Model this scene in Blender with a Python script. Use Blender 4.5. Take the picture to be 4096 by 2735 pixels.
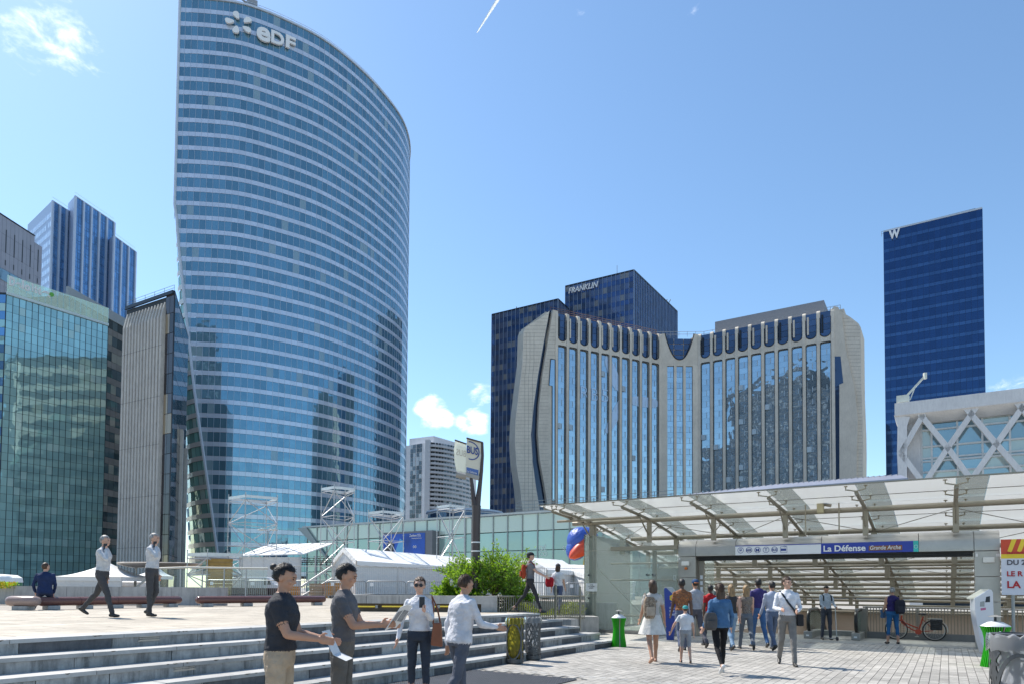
import bpy, math, random
from mathutils import Vector, Matrix, kdtree
random.seed(7)
R = math.radians
for o in list(bpy.data.objects): bpy.data.objects.remove(o)
SC = bpy.context.scene; COL = SC.collection
V = Vector
# ---------------------------------------------------------------- camera
F = 2731.0                      # focal length in photo pixels (photo 4096 wide)
CAMH = 1.55; PITCH = R(2.0); ROLL = 0.0075; CY = 2355 - F*math.tan(PITCH)
CM = Matrix.Rotation(R(90)+PITCH, 3, 'X') @ Matrix.Rotation(ROLL, 3, 'Z')
cd = bpy.data.cameras.new('camera'); co = bpy.data.objects.new('camera', cd); COL.objects.link(co)
cd.sensor_width = 36.0; cd.lens = 36.0*F/4096; cd.shift_y = (CY-1367.5)/4096
cd.clip_start = 0.1; cd.clip_end = 20000
co.matrix_world = Matrix.Translation((0, 0, CAMH)) @ CM.to_4x4()
SC.camera = co
# ---------------------------------------------------------------- light
SUN_AZ = R(-52); SUN_EL = R(52)
sd = V((math.sin(SUN_AZ)*math.cos(SUN_EL), math.cos(SUN_AZ)*math.cos(SUN_EL), math.sin(SUN_EL)))
sl = bpy.data.lights.new('sun', 'SUN'); so = bpy.data.objects.new('sun', sl); COL.objects.link(so)
sl.energy = 3.6; sl.angle = R(0.53); sl.color = (1, .94, .85)
so.rotation_euler = sd.to_track_quat('Z', 'Y').to_euler(); so.location = (-60, 40, 120)
W = bpy.data.worlds.new('World'); SC.world = W; W.use_nodes = True
def build_world():
    nt = W.node_tree; N = nt.nodes; L = nt.links
    for n in list(N): N.remove(n)
    out = N.new('ShaderNodeOutputWorld'); bg = N.new('ShaderNodeBackground'); bg.inputs[1].default_value = .108
    sky = N.new('ShaderNodeTexSky'); sky.sky_type = 'NISHITA'; sky.sun_disc = False
    sky.sun_elevation = SUN_EL; sky.sun_rotation = SUN_AZ; sky.altitude = 60
    sky.air_density = 1.05; sky.dust_density = .35; sky.ozone_density = 1.1
    tc = N.new('ShaderNodeTexCoord')
    # scattered fair-weather clouds over the whole sky (denser patches where the photograph shows them)
    nz = N.new('ShaderNodeTexNoise'); nz.inputs['Scale'].default_value = 5.5; nz.inputs['Detail'].default_value = 8; nz.inputs['Roughness'].default_value = .58
    mp = N.new('ShaderNodeMapping'); mp.inputs['Scale'].default_value = (1, 1, 2.1); mp.inputs['Location'].default_value = (3.1, .7, .2)
    L.new(tc.outputs['Generated'], mp.inputs[0]); L.new(mp.outputs[0], nz.inputs[0])
    def blob(px, py, c0, c1):
        d = (CM @ V(((px-2048)/F, (CY-py)/F, -1))).normalized()
        dot = N.new('ShaderNodeVectorMath'); dot.operation = 'DOT_PRODUCT'; dot.inputs[1].default_value = d
        L.new(tc.outputs['Generated'], dot.inputs[0])
        mr = N.new('ShaderNodeMapRange'); mr.interpolation_type = 'SMOOTHSTEP'
        mr.inputs[1].default_value = math.cos(R(c1)); mr.inputs[2].default_value = math.cos(R(c0))
        L.new(dot.outputs['Value'], mr.inputs[0]); return mr.outputs[0]
    def add(a, b, op='ADD'):
        m = N.new('ShaderNodeMath'); m.operation = op
        for i, x in enumerate((a, b)):
            if isinstance(x, (int, float)): m.inputs[i].default_value = x
            else: L.new(x, m.inputs[i])
        return m.outputs[0]
    acc = None
    for px, py, c0, c1, w in ((10, -30, .3, 6, .10), (110, 90, .3, 4.5, .05), (300, 260, 0, 5, .07), (1730, 1655, .5, 2.1, .25), (1900, 1690, .4, 1.8, .24), (1820, 1695, .2, 1.1, .18), (1935, 1565, .2, 1.6, .16), (4070, 1570, 0, 2.0, .15)):
        t = add(blob(px, py, c0, c1), w, 'MULTIPLY'); acc = t if acc is None else add(acc, t)
    n2 = N.new('ShaderNodeTexNoise'); n2.inputs['Scale'].default_value = 26; n2.inputs['Detail'].default_value = 9; n2.inputs['Roughness'].default_value = .62; n2.inputs['Distortion'].default_value = .4; L.new(mp.outputs[0], n2.inputs[0])
    tot = add(add(add(nz.outputs[0], .55, 'MULTIPLY'), add(n2.outputs[0], .45, 'MULTIPLY')), acc)
    mr = N.new('ShaderNodeMapRange'); mr.interpolation_type = 'SMOOTHSTEP'
    mr.inputs[1].default_value = .64; mr.inputs[2].default_value = .86; mr.inputs[4].default_value = .9
    L.new(tot, mr.inputs[0])
    mix = N.new('ShaderNodeMixRGB'); mix.inputs[2].default_value = (9.5, 9.6, 9.8, 1)
    tn = N.new('ShaderNodeMixRGB'); tn.blend_type = 'MULTIPLY'; tn.inputs[0].default_value = 1; tn.inputs[2].default_value = (.80, .94, 1.0, 1); L.new(sky.outputs[0], tn.inputs[1])
    L.new(mr.outputs[0], mix.inputs[0]); L.new(tn.outputs[0], mix.inputs[1])
    L.new(mix.outputs[0], bg.inputs[0]); L.new(bg.outputs[0], out.inputs[0])
build_world()
SC.view_settings.view_transform = 'Standard'; SC.view_settings.look = 'None'
SC.view_settings.exposure = 0.95; SC.view_settings.gamma = 1
SC.render.engine = 'CYCLES'
try:
    SC.cycles.max_bounces = 8; SC.cycles.transparent_max_bounces = 16; SC.cycles.caustics_reflective = False; SC.cycles.caustics_refractive = False
except Exception: pass
# ---------------------------------------------------------------- projection helpers (photo pixel -> place)
def ray(px, py): return CM @ V(((px-2048)/F, (CY-py)/F, -1))
def onz(px, py, z):
    d = ray(px, py); t = (z-CAMH)/d.z; return V((d.x*t, d.y*t, z))
def ony(px, py, Y):
    d = ray(px, py); t = Y/d.y; return V((d.x*t, Y, CAMH+d.z*t))
def onpl(px, py, p, n):
    d = ray(px, py); o = V((0, 0, CAMH)); t = (p-o).dot(n)/d.dot(n); return o+d*t
def lerp(a, b, t): return a+(b-a)*t
def interp(tab, x):
    if x <= tab[0][0]: return tab[0][1]
    for (a, u), (b, v) in zip(tab, tab[1:]):
        if x <= b: return u+(v-u)*(x-a)/(b-a)
    return tab[-1][1]
# ---------------------------------------------------------------- mesh helpers
class MB:
    def __init__(s): s.v = []; s.f = []; s.m = []
    def add(s, vs, fs, mi=0):
        n = len(s.v); s.v += [V(p) for p in vs]; s.f += [tuple(i+n for i in f) for f in fs]; s.m += [mi]*len(fs); return s
    def quad(s, a, b, c, d, mi=0): return s.add([a, b, c, d], [(0, 1, 2, 3)], mi)
    def bx(s, o, ex, ey, ez, mi=0):          # corner + three edges
        o = V(o); ex = V(ex); ey = V(ey); ez = V(ez)
        if ex.cross(ey).dot(ez) < 0: ex, ey = ey, ex
        return s.add([o, o+ex, o+ex+ey, o+ey, o+ez, o+ex+ez, o+ex+ey+ez, o+ey+ez],
            [(3, 2, 1, 0), (4, 5, 6, 7), (0, 1, 5, 4), (1, 2, 6, 5), (2, 3, 7, 6), (3, 0, 4, 7)], mi)
    def box(s, c, d, rz=0, mi=0):            # centre + size
        c = V(c); a = math.cos(rz); b = math.sin(rz); x = V((a, b, 0))*d[0]; y = V((-b, a, 0))*d[1]; z = V((0, 0, d[2]))
        return s.bx(c-x/2-y/2-z/2, x, y, z, mi)
    def bar(s, a, b, w, h=None, up=(0, 0, 1), mi=0):   # rectangular bar between two points
        a = V(a); b = V(b); h = h or w; d = (b-a).normalized(); x = d.cross(V(up))
        if x.length < 1e-4: x = d.cross(V((0, 1, 0)))
        x.normalize(); y = x.cross(d)
        return s.bx(a-x*w/2-y*h/2, x*w, y*h, b-a, mi)
    def tube(s, pts, r, n=8, mi=0, cap=True):
        pts = [V(p) for p in pts]; k = len(pts); rr = r if isinstance(r, (list, tuple)) else [r]*k
        T = []
        for i in range(k):
            a = pts[max(0, i-1)]; b = pts[min(k-1, i+1)]; T.append((b-a).normalized())
        x = T[0].cross(V((0, 0, 1)))
        if x.length < 1e-3: x = T[0].cross(V((0, 1, 0)))
        x.normalize(); vs = []; fs = []
        for i in range(k):
            x = (x-T[i]*x.dot(T[i]))
            x.normalize(); y = T[i].cross(x)
            for j in range(n):
                q = 2*math.pi*j/n; vs.append(pts[i]+(x*math.cos(q)+y*math.sin(q))*rr[i])
        for i in range(k-1):
            for j in range(n): fs.append((i*n+j, i*n+(j+1) % n, (i+1)*n+(j+1) % n, (i+1)*n+j))
        if cap: fs.append(tuple(range(n))[::-1]); fs.append(tuple((k-1)*n+j for j in range(n)))
        return s.add(vs, fs, mi)
    def lathe(s, prof, c=(0, 0, 0), n=16, sx=1, sy=1, mi=0):
        c = V(c); vs = []; fs = []; k = len(prof)
        for r, z in prof:
            for j in range(n):
                q = 2*math.pi*j/n; vs.append(c+V((r*sx*math.cos(q), r*sy*math.sin(q), z)))
        for i in range(k-1):
            for j in range(n): fs.append((i*n+j, i*n+(j+1) % n, (i+1)*n+(j+1) % n, (i+1)*n+j))
        fs.append(tuple(range(n))[::-1]); fs.append(tuple((k-1)*n+j for j in range(n)))
        return s.add(vs, fs, mi)
    def ell(s, c, r, nu=12, nv=8, mi=0, M=None):
        vs = []; fs = []; c = V(c)
        for i in range(nv+1):
            t = math.pi*i/nv
            for j in range(nu):
                q = 2*math.pi*j/nu; p = V((r[0]*math.sin(t)*math.cos(q), r[1]*math.sin(t)*math.sin(q), -r[2]*math.cos(t)))
                vs.append(c+(M @ p if M else p))
        for i in range(nv):
            for j in range(nu): fs.append((i*nu+j, i*nu+(j+1) % nu, (i+1)*nu+(j+1) % nu, (i+1)*nu+j))
        return s.add(vs, fs, mi)
    def poly(s, pts, ext=None, mi=0):        # planar polygon, extruded along ext
        pts = [V(p) for p in pts]; n = len(pts)
        if ext is None: return s.add(pts, [tuple(range(n))], mi)
        ext = V(ext); nn = V((0, 0, 0))
        for i in range(n): nn += pts[i].cross(pts[(i+1) % n])
        if nn.dot(ext) > 0: pts = pts[::-1]
        return s.add(pts+[p+ext for p in pts], [tuple(range(n)), tuple(range(2*n-1, n-1, -1))]+[(i, i+n, (i+1) % n+n, (i+1) % n) for i in range(n)], mi)
    def loft(s, rings, mi=0, cap=True, closed=True):
        n = len(rings[0]); vs = [p for r in rings for p in r]; fs = []
        for i in range(len(rings)-1):
            for j in range(n if closed else n-1): fs.append((i*n+j, i*n+(j+1) % n, (i+1)*n+(j+1) % n, (i+1)*n+j))
        if cap and closed: fs.append(tuple(range(n))[::-1]); fs.append(tuple((len(rings)-1)*n+j for j in range(n)))
        return s.add(vs, fs, mi)
    def mesh(s, name, mats, M=None, smooth=False):
        me = bpy.data.meshes.new(name)
        me.from_pydata([tuple(M @ p) if M else tuple(p) for p in s.v], [], s.f)
        for m in (mats if isinstance(mats, (list, tuple)) else [mats]): me.materials.append(m)
        if any(s.m): me.polygons.foreach_set('material_index', s.m)
        if smooth: me.polygons.foreach_set('use_smooth', [True]*len(s.f))
        return me
    def build(s, name, mats, parent=None, smooth=False, world=True, kind=None, bevel=0):
        Mi = WM[parent.name].inverted() if (parent and world) else None
        o = bpy.data.objects.new(name, s.mesh(name, mats, Mi, smooth)); COL.objects.link(o)
        if parent: o.parent = parent; WM[o.name] = WM[parent.name]
        else: WM[o.name] = Matrix.Identity(4)
        if kind: o['kind'] = kind
        if bevel:
            b = o.modifiers.new('bevel', 'BEVEL'); b.width = bevel; b.segments = 2; b.limit_method = 'ANGLE'; b.angle_limit = R(40)
        if smooth:
            try: o.data.set_sharp_from_angle(angle=R(42))
            except Exception: pass
        return o
WM = {}
def thing(name, label, cat, loc=(0, 0, 0), rz=0, group=None):
    o = bpy.data.objects.new(name, None); COL.objects.link(o); o.empty_display_size = .2
    o.location = loc; o.rotation_euler = (0, 0, rz); WM[o.name] = Matrix.Translation(V(loc)) @ Matrix.Rotation(rz, 4, 'Z')
    return tag(o, label, cat, group)
def tag(o, label, cat, group=None):
    o['label'] = label; o['category'] = cat
    if group: o['group'] = group
    return o
def struct(o): o['kind'] = 'structure'; return o
def solo(mb, name, mats, label, cat, group=None, **k): return tag(mb.build(name, mats, **k), label, cat, group)
_UB = {}
def unit_box(mat):
    if mat.name not in _UB:
        m = MB(); m.box((0, 0, 0), (1, 1, 1)); _UB[mat.name] = m.mesh('piece', mat)
    return _UB[mat.name]
_ub = MB(); _ub.box((0, 0, 0), (1, 1, 1))
def rect(c, U, w, Nn, t, h, Z=(0, 0, 1)):    # matrix of a unit box lying on a facade
    U = V(U)*w; Nn = V(Nn)*t; Z = V(Z)*h
    return Matrix(((U.x, Nn.x, Z.x, c[0]), (U.y, Nn.y, Z.y, c[1]), (U.z, Nn.z, Z.z, c[2]), (0, 0, 0, 1)))
def bmat(c, d, rz=0, rx=0):
    return Matrix.Translation(V(c)) @ Matrix.Rotation(rz, 4, 'Z') @ Matrix.Rotation(rx, 4, 'X') @ Matrix.Diagonal((d[0], d[1], d[2], 1))
def pieces(parent, name, items, mat, limit=300, rest=True):
    """items: unit-box matrices in world space; the largest in view become parts, the others one joined part"""
    if not items: return
    cam = V((0, 0, CAMH))
    def key(M):
        d = (M.translation-cam).length; a = [M.col[i].xyz.length for i in range(3)]; a.sort(); return -a[2]*a[1]/(d*d)
    if len(items) > limit: items = sorted(items, key=key)
    inv = WM[parent.name].inverted(); me = unit_box(mat)
    for M in items[:limit]:
        o = bpy.data.objects.new(name, me); o.parent = parent; o.matrix_local = inv @ M; COL.objects.link(o); WM[o.name] = M
    if len(items) > limit and rest:
        vs = []; fs = []; at = []
        bv = _ub.v; bf = _ub.f
        for M in items[limit:]:
            n = len(vs); MM = inv @ M
            vs += [tuple(MM @ p) for p in bv]; fs += [tuple(i+n for i in f) for f in bf]; at += [random.random()]*6
        r = bpy.data.meshes.new(name+'_field'); r.from_pydata(vs, [], fs); r.materials.append(mat)
        a = r.attributes.new('tone', 'FLOAT', 'FACE'); a.data.foreach_set('value', at)
        o = bpy.data.objects.new(name+'_field', r); o.parent = parent; COL.objects.link(o); o['kind'] = 'stuff'; WM[o.name] = WM[parent.name]
def copy_tree(o, parent=None):
    c = o.copy(); COL.objects.link(c); c.parent = parent
    for ch in list(o.children): copy_tree(ch, c)
    return c
# ---------------------------------------------------------------- materials
def nodes(name):
    m = bpy.data.materials.new(name); m.use_nodes = True
    return m, m.node_tree.nodes, m.node_tree.links, m.node_tree.nodes['Principled BSDF']
def pm(name, col, rough=.6, metal=0., var=.12, scale=3., bump=0., bscale=40., spec=.5, alpha=1., trans=0., tone=0., stain=0., coat=0.):
    m, N, L, B = nodes(name)
    B.inputs['Roughness'].default_value = rough; B.inputs['Metallic'].default_value = metal
    B.inputs['Specular IOR Level'].default_value = spec; B.inputs['Transmission Weight'].default_value = trans
    B.inputs['Alpha'].default_value = alpha; B.inputs['Coat Weight'].default_value = coat
    ge = N.new('ShaderNodeNewGeometry')
    nz = N.new('ShaderNodeTexNoise'); nz.inputs['Scale'].default_value = scale; nz.inputs['Detail'].default_value = 6; nz.inputs['Roughness'].default_value = .65
    L.new(ge.outputs['Position'], nz.inputs[0])
    mr = N.new('ShaderNodeMapRange'); mr.inputs[1].default_value = .3; mr.inputs[2].default_value = .7; mr.inputs[3].default_value = 1-var; mr.inputs[4].default_value = 1+var*.6
    L.new(nz.outputs[0], mr.inputs[0]); fac = mr.outputs[0]
    def mul(a, b):
        q = N.new('ShaderNodeMath'); q.operation = 'MULTIPLY'; L.new(a, q.inputs[0]); L.new(b, q.inputs[1]); return q.outputs[0]
    if tone:
        oi = N.new('ShaderNodeObjectInfo'); at = N.new('ShaderNodeAttribute'); at.attribute_name = 'tone'
        ad = N.new('ShaderNodeMath'); ad.operation = 'ADD'; L.new(oi.outputs['Random'], ad.inputs[0]); L.new(at.outputs['Fac'], ad.inputs[1])
        fr = N.new('ShaderNodeMath'); fr.operation = 'FRACT'; L.new(ad.outputs[0], fr.inputs[0])
        m2 = N.new('ShaderNodeMapRange'); m2.inputs[3].default_value = 1-tone; m2.inputs[4].default_value = 1+tone; L.new(fr.outputs[0], m2.inputs[0])
        fac = mul(fac, m2.outputs[0])
    if stain:
        mp = N.new('ShaderNodeMapping'); mp.inputs['Scale'].default_value = (2.5, 2.5, .35); L.new(ge.outputs['Position'], mp.inputs[0])
        n2 = N.new('ShaderNodeTexNoise'); n2.inputs['Scale'].default_value = 1.6; n2.inputs['Detail'].default_value = 8; L.new(mp.outputs[0], n2.inputs[0])
        m3 = N.new('ShaderNodeMapRange'); m3.inputs[1].default_value = .42; m3.inputs[2].default_value = .62; m3.inputs[3].default_value = 1; m3.inputs[4].default_value = 1-stain; L.new(n2.outputs[0], m3.inputs[0])
        fac = mul(fac, m3.outputs[0])
    mx = N.new('ShaderNodeVectorMath'); mx.operation = 'SCALE'; mx.inputs[0].default_value = col[:3]; L.new(fac, mx.inputs['Scale'])
    L.new(mx.outputs[0], B.inputs['Base Color'])
    if bump:
        nb = N.new('ShaderNodeTexNoise'); nb.inputs['Scale'].default_value = bscale; nb.inputs['Detail'].default_value = 4; L.new(ge.outputs['Position'], nb.inputs[0])
        bp = N.new('ShaderNodeBump'); bp.inputs['Strength'].default_value = bump; bp.inputs['Distance'].default_value = .4/bscale*4
        L.new(nb.outputs[0], bp.inputs['Height']); L.new(bp.outputs[0], B.inputs['Normal'])
    return m
def glassy(name, col, metal=.6, rough=.03, tone=.15, wave=.02, wscale=.35, blind=0., blindcol=(.5, .55, .55), spec=.6):
    """reflective facade glass: pane-to-pane tone, slightly wavy reflections, some panes with blinds drawn"""
    m, N, L, B = nodes(name)
    B.inputs['Roughness'].default_value = rough; B.inputs['Metallic'].default_value = metal; B.inputs['Specular IOR Level'].default_value = spec
    ge = N.new('ShaderNodeNewGeometry')
    oi = N.new('ShaderNodeObjectInfo'); at = N.new('ShaderNodeAttribute'); at.attribute_name = 'tone'
    ad = N.new('ShaderNodeMath'); L.new(oi.outputs['Random'], ad.inputs[0]); L.new(at.outputs['Fac'], ad.inputs[1])
    fr = N.new('ShaderNodeMath'); fr.operation = 'FRACT'; L.new(ad.outputs[0], fr.inputs[0])
    m2 = N.new('ShaderNodeMapRange'); m2.inputs[3].default_value = 1-tone; m2.inputs[4].default_value = 1+tone; L.new(fr.outputs[0], m2.inputs[0])
    mx = N.new('ShaderNodeVectorMath'); mx.operation = 'SCALE'; mx.inputs[0].default_value = col[:3]; L.new(m2.outputs[0], mx.inputs['Scale'])
    src = mx.outputs[0]
    if blind:
        c = N.new('ShaderNodeMath'); c.operation = 'MULTIPLY'; c.inputs[1].default_value = 7.31; L.new(fr.outputs[0], c.inputs[0])
        c2 = N.new('ShaderNodeMath'); c2.operation = 'FRACT'; L.new(c.outputs[0], c2.inputs[0])
        c3 = N.new('ShaderNodeMath'); c3.operation = 'LESS_THAN'; c3.inputs[1].default_value = blind; L.new(c2.outputs[0], c3.inputs[0])
        mi = N.new('ShaderNodeMixRGB'); mi.inputs[2].default_value = (*blindcol, 1); L.new(c3.outputs[0], mi.inputs[0]); L.new(src, mi.inputs[1]); src = mi.outputs[0]
        ml = N.new('ShaderNodeMath'); ml.operation = 'MULTIPLY'; ml.inputs[1].default_value = -metal*.55; L.new(c3.outputs[0], ml.inputs[0])
        ma = N.new('ShaderNodeMath'); ma.inputs[1].default_value = metal; L.new(ml.outputs[0], ma.inputs[0]); L.new(ma.outputs[0], B.inputs['Metallic'])
    L.new(src, B.inputs['Base Color'])
    if wave:
        nb = N.new('ShaderNodeTexNoise'); nb.inputs['Scale'].default_value = wscale; nb.inputs['Detail'].default_value = 2; L.new(ge.outputs['Position'], nb.inputs[0])
        bp = N.new('ShaderNodeBump'); bp.inputs['Strength'].default_value = 1; bp.inputs['Distance'].default_value = wave/wscale
        L.new(nb.outputs[0], bp.inputs['Height']); L.new(bp.outputs[0], B.inputs['Normal'])
    return m
def clear(name, tint=(.9, .97, .95), alpha=.18, rough=.02, milk=(.82, .88, .86)):
    """thin architectural glass: mostly see-through, mirrors a little more at grazing angles"""
    m, N, L, B = nodes(name); N.remove(B)
    out = [n for n in N if n.type == 'OUTPUT_MATERIAL'][0]
    tr = N.new('ShaderNodeBsdfTransparent'); tr.inputs[0].default_value = (*tint, 1)
    gl = N.new('ShaderNodeBsdfGlossy'); gl.inputs['Roughness'].default_value = rough; gl.inputs[0].default_value = (.95, 1, .98, 1)
    df = N.new('ShaderNodeBsdfTranslucent'); df.inputs[0].default_value = (*milk, 1)
    lw = N.new('ShaderNodeLayerWeight'); lw.inputs[0].default_value = .13
    d2 = N.new('ShaderNodeBsdfDiffuse'); d2.inputs[0].default_value = (*milk, 1); m0 = N.new('ShaderNodeMixShader'); m0.inputs[0].default_value = .75; L.new(d2.outputs[0], m0.inputs[1]); L.new(df.outputs[0], m0.inputs[2])
    m1 = N.new('ShaderNodeMixShader'); m1.inputs[0].default_value = alpha; L.new(tr.outputs[0], m1.inputs[1]); L.new(m0.outputs[0], m1.inputs[2])
    m2 = N.new('ShaderNodeMixShader'); L.new(lw.outputs['Fresnel'], m2.inputs[0]); L.new(m1.outputs[0], m2.inputs[1]); L.new(gl.outputs[0], m2.inputs[2])
    L.new(m2.outputs[0], out.inputs[0]); return m
def stone(name, c1, c2, rough=.75, scale=6, bump=.3, tone=.08, stain=.0, blot=.0):
    m, N, L, B = nodes(name); B.inputs['Roughness'].default_value = rough; B.inputs['Specular IOR Level'].default_value = .35
    ge = N.new('ShaderNodeNewGeometry'); nz = N.new('ShaderNodeTexNoise'); nz.inputs['Scale'].default_value = scale; nz.inputs['Detail'].default_value = 9; nz.inputs['Roughness'].default_value = .68
    L.new(ge.outputs['Position'], nz.inputs[0])
    cr = N.new('ShaderNodeValToRGB'); cr.color_ramp.elements[0].position = .32; cr.color_ramp.elements[1].position = .68
    cr.color_ramp.elements[0].color = (*c1, 1); cr.color_ramp.elements[1].color = (*c2, 1); L.new(nz.outputs[0], cr.inputs[0])
    oi = N.new('ShaderNodeObjectInfo'); at = N.new('ShaderNodeAttribute'); at.attribute_name = 'tone'
    ad = N.new('ShaderNodeMath'); L.new(oi.outputs['Random'], ad.inputs[0]); L.new(at.outputs['Fac'], ad.inputs[1])
    fr = N.new('ShaderNodeMath'); fr.operation = 'FRACT'; L.new(ad.outputs[0], fr.inputs[0])
    m2 = N.new('ShaderNodeMapRange'); m2.inputs[3].default_value = 1-tone; m2.inputs[4].default_value = 1+tone; L.new(fr.outputs[0], m2.inputs[0])
    fac = m2.outputs[0]
    if stain:
        mp = N.new('ShaderNodeMapping'); mp.inputs['Scale'].default_value = (3, 3, .5); L.new(ge.outputs['Position'], mp.inputs[0])
        n2 = N.new('ShaderNodeTexNoise'); n2.inputs['Scale'].default_value = 2.2; n2.inputs['Detail'].default_value = 9; n2.inputs['Roughness'].default_value = .7; L.new(mp.outputs[0], n2.inputs[0])
        m3 = N.new('ShaderNodeMapRange'); m3.inputs[1].default_value = .45; m3.inputs[2].default_value = .66; m3.inputs[3].default_value = 1; m3.inputs[4].default_value = 1-stain; L.new(n2.outputs[0], m3.inputs[0])
        q = N.new('ShaderNodeMath'); q.operation = 'MULTIPLY'; L.new(fac, q.inputs[0]); L.new(m3.outputs[0], q.inputs[1]); fac = q.outputs[0]
    if blot:
        n4 = N.new('ShaderNodeTexNoise'); n4.inputs['Scale'].default_value = .55; n4.inputs['Detail'].default_value = 7; n4.inputs['Roughness'].default_value = .7; L.new(ge.outputs['Position'], n4.inputs[0])
        m4 = N.new('ShaderNodeMapRange'); m4.inputs[1].default_value = .35; m4.inputs[2].default_value = .65; m4.inputs[3].default_value = 1-blot; m4.inputs[4].default_value = 1+blot*.4; L.new(n4.outputs[0], m4.inputs[0])
        v5 = N.new('ShaderNodeTexVoronoi'); v5.inputs['Scale'].default_value = 2.3; L.new(ge.outputs['Position'], v5.inputs[0])
        m5 = N.new('ShaderNodeMapRange'); m5.inputs[1].default_value = .03; m5.inputs[2].default_value = .075; m5.inputs[3].default_value = 1-blot*1.3; m5.inputs[4].default_value = 1; L.new(v5.outputs['Distance'], m5.inputs[0])
        for mm in (m4, m5):
            q = N.new('ShaderNodeMath'); q.operation = 'MULTIPLY'; L.new(fac, q.inputs[0]); L.new(mm.outputs[0], q.inputs[1]); fac = q.outputs[0]
    mx = N.new('ShaderNodeVectorMath'); mx.operation = 'SCALE'; L.new(cr.outputs[0], mx.inputs[0]); L.new(fac, mx.inputs['Scale']); L.new(mx.outputs[0], B.inputs['Base Color'])
    if bump:
        nb = N.new('ShaderNodeTexNoise'); nb.inputs['Scale'].default_value = scale*9; nb.inputs['Detail'].default_value = 5; L.new(ge.outputs['Position'], nb.inputs[0])
        bp = N.new('ShaderNodeBump'); bp.inputs['Strength'].default_value = bump; bp.inputs['Distance'].default_value = .01; L.new(nb.outputs[0], bp.inputs['Height']); L.new(bp.outputs[0], B.inputs['Normal'])
    return m
# ---------------------------------------------------------------- lettering
def text(name, body, o, U, Z, h, mat, parent=None, depth=.02, shear=0., bold=0., width=None, center=False, world=True):
    """extruded letters; o = left end of the baseline, U = reading direction, Z = up, h = cap height"""
    cu = bpy.data.curves.new('tmp', 'FONT'); cu.body = body; cu.size = 1; cu.shear = shear; cu.offset = bold; cu.fill_mode = 'BOTH'; cu.resolution_u = 4
    ob = bpy.data.objects.new('tmp', cu); me = bpy.data.meshes.new_from_object(ob)
    bpy.data.objects.remove(ob); bpy.data.curves.remove(cu)
    xs = [v.co.x for v in me.vertices]
    x0 = min(xs); ww = max(xs)-x0; sc = h/.729; sx = (width/ww) if width else sc
    U = V(U).normalized(); Z = V(Z).normalized(); Nn = U.cross(Z)
    o = V(o)-(U*ww*sx/2 if center else V((0, 0, 0)))
    mb = MB(); vs = [o+U*(v.co.x-x0)*sx+Z*v.co.y*sc+Nn*depth for v in me.vertices]
    n = len(vs); fs = [tuple(p.vertices) for p in me.polygons]
    ed = {}
    for f in fs:
        for i in range(len(f)):
            e = (f[i], f[(i+1) % len(f)]); ed[e] = ed.get(e, 0)+1
    side = [(b, a, a+n, b+n) for (a, b) in ed if (b, a) not in ed]
    mb.add(vs+[p-Nn*depth for p in vs], fs+side)
    bpy.data.meshes.remove(me)
    return mb.build(name, mat, parent, world=world)
# ================================================================ far buildings
AX = R(32.5); SU = V((math.sin(AX), math.cos(AX), 0)); SV = V((-math.cos(AX), math.sin(AX), 0)); ZZ = V((0, 0, 1))
def S(a, b, z=0): return SU*a+SV*b+ZZ*z          # site axes: a = along the steps, b = towards the plaza
def roofpt(px, py, z):                            # point of a roof edge of known height
    return onz(px, py, z)
M_conc = stone('pale_stone_cladding', (.60, .535, .45), (.72, .645, .545), .8, .35, 0, .06, .14)
M_dark = pm('dark_metal_frame', (.02, .025, .035), .4, .3, .1)
M_roof = pm('roof_gravel', (.25, .25, .25), .9)
M_white = pm('white_sign_letters', (.8, .8, .8), .45, var=.04)
M_rail = pm('grey_railing_metal', (.3, .31, .32), .4, .6)
M_body = pm('dark_interior_body', (.03, .04, .05), .7)

def facade(parent, A, B, z0, z1, ncol, rows, mp, msp, mull=None, mw=.08, md=.12, gap=.04, fr=.62, lim=300, bands=None, inset=.03, nm=('window_pane', 'spandrel_panel', 'mullion')):
    """curtain wall on the vertical plane A-B: every storey a row of panes over a row of spandrels"""
    A = V((A[0], A[1], 0)); B = V((B[0], B[1], 0)); U = (B-A); Wd = U.length; U.normalize(); Nn = U.cross(ZZ)
    if Nn.dot(-(A+B)/2) < 0: Nn = -Nn
    cw = Wd/ncol; fh = (z1-z0)/rows; P = []; Q = []; K = []
    for r in range(rows):
        zb = z0+r*fh
        for c in range(ncol):
            x = A+U*(c+.5)*cw+Nn*inset
            P.append(rect(x+ZZ*(zb+fh*(1-fr/2)), U, cw-gap, Nn, .06, fh*fr-gap))
            if fr < 1: Q.append(rect(x+ZZ*(zb+fh*(1-fr)/2), U, cw-gap, Nn, .08, fh*(1-fr)-gap))
    if mull:
        for c in range(ncol+1): K.append(rect(A+U*c*cw+Nn*md/2+ZZ*(z0+z1)/2, U, mw, Nn, md, z1-z0))
        pieces(parent, nm[2], K, mull, lim)
    pieces(parent, nm[0], P, mp, lim); pieces(parent, nm[1], Q, msp, lim)
def prism(pts, z0, z1):
    m = MB(); m.poly([V((p[0], p[1], z0)) for p in pts], ZZ*(z1-z0)); return m
def railing(parent, pts, h, mat, step=2.0, r=.04, rails=(1., .5), nm='roof_railing'):
    m = MB()
    for a, b in zip(pts, pts[1:]):
        a = V(a); b = V(b); n = max(1, int((b-a).length/step))
        for k in rails: m.bar(a+ZZ*h*k, b+ZZ*h*k, r, r)
        for i in range(n+1):
            p = lerp(a, b, i/n); m.bar(p, p+ZZ*h, r, r)
    return m.build(nm, mat, parent)

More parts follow.
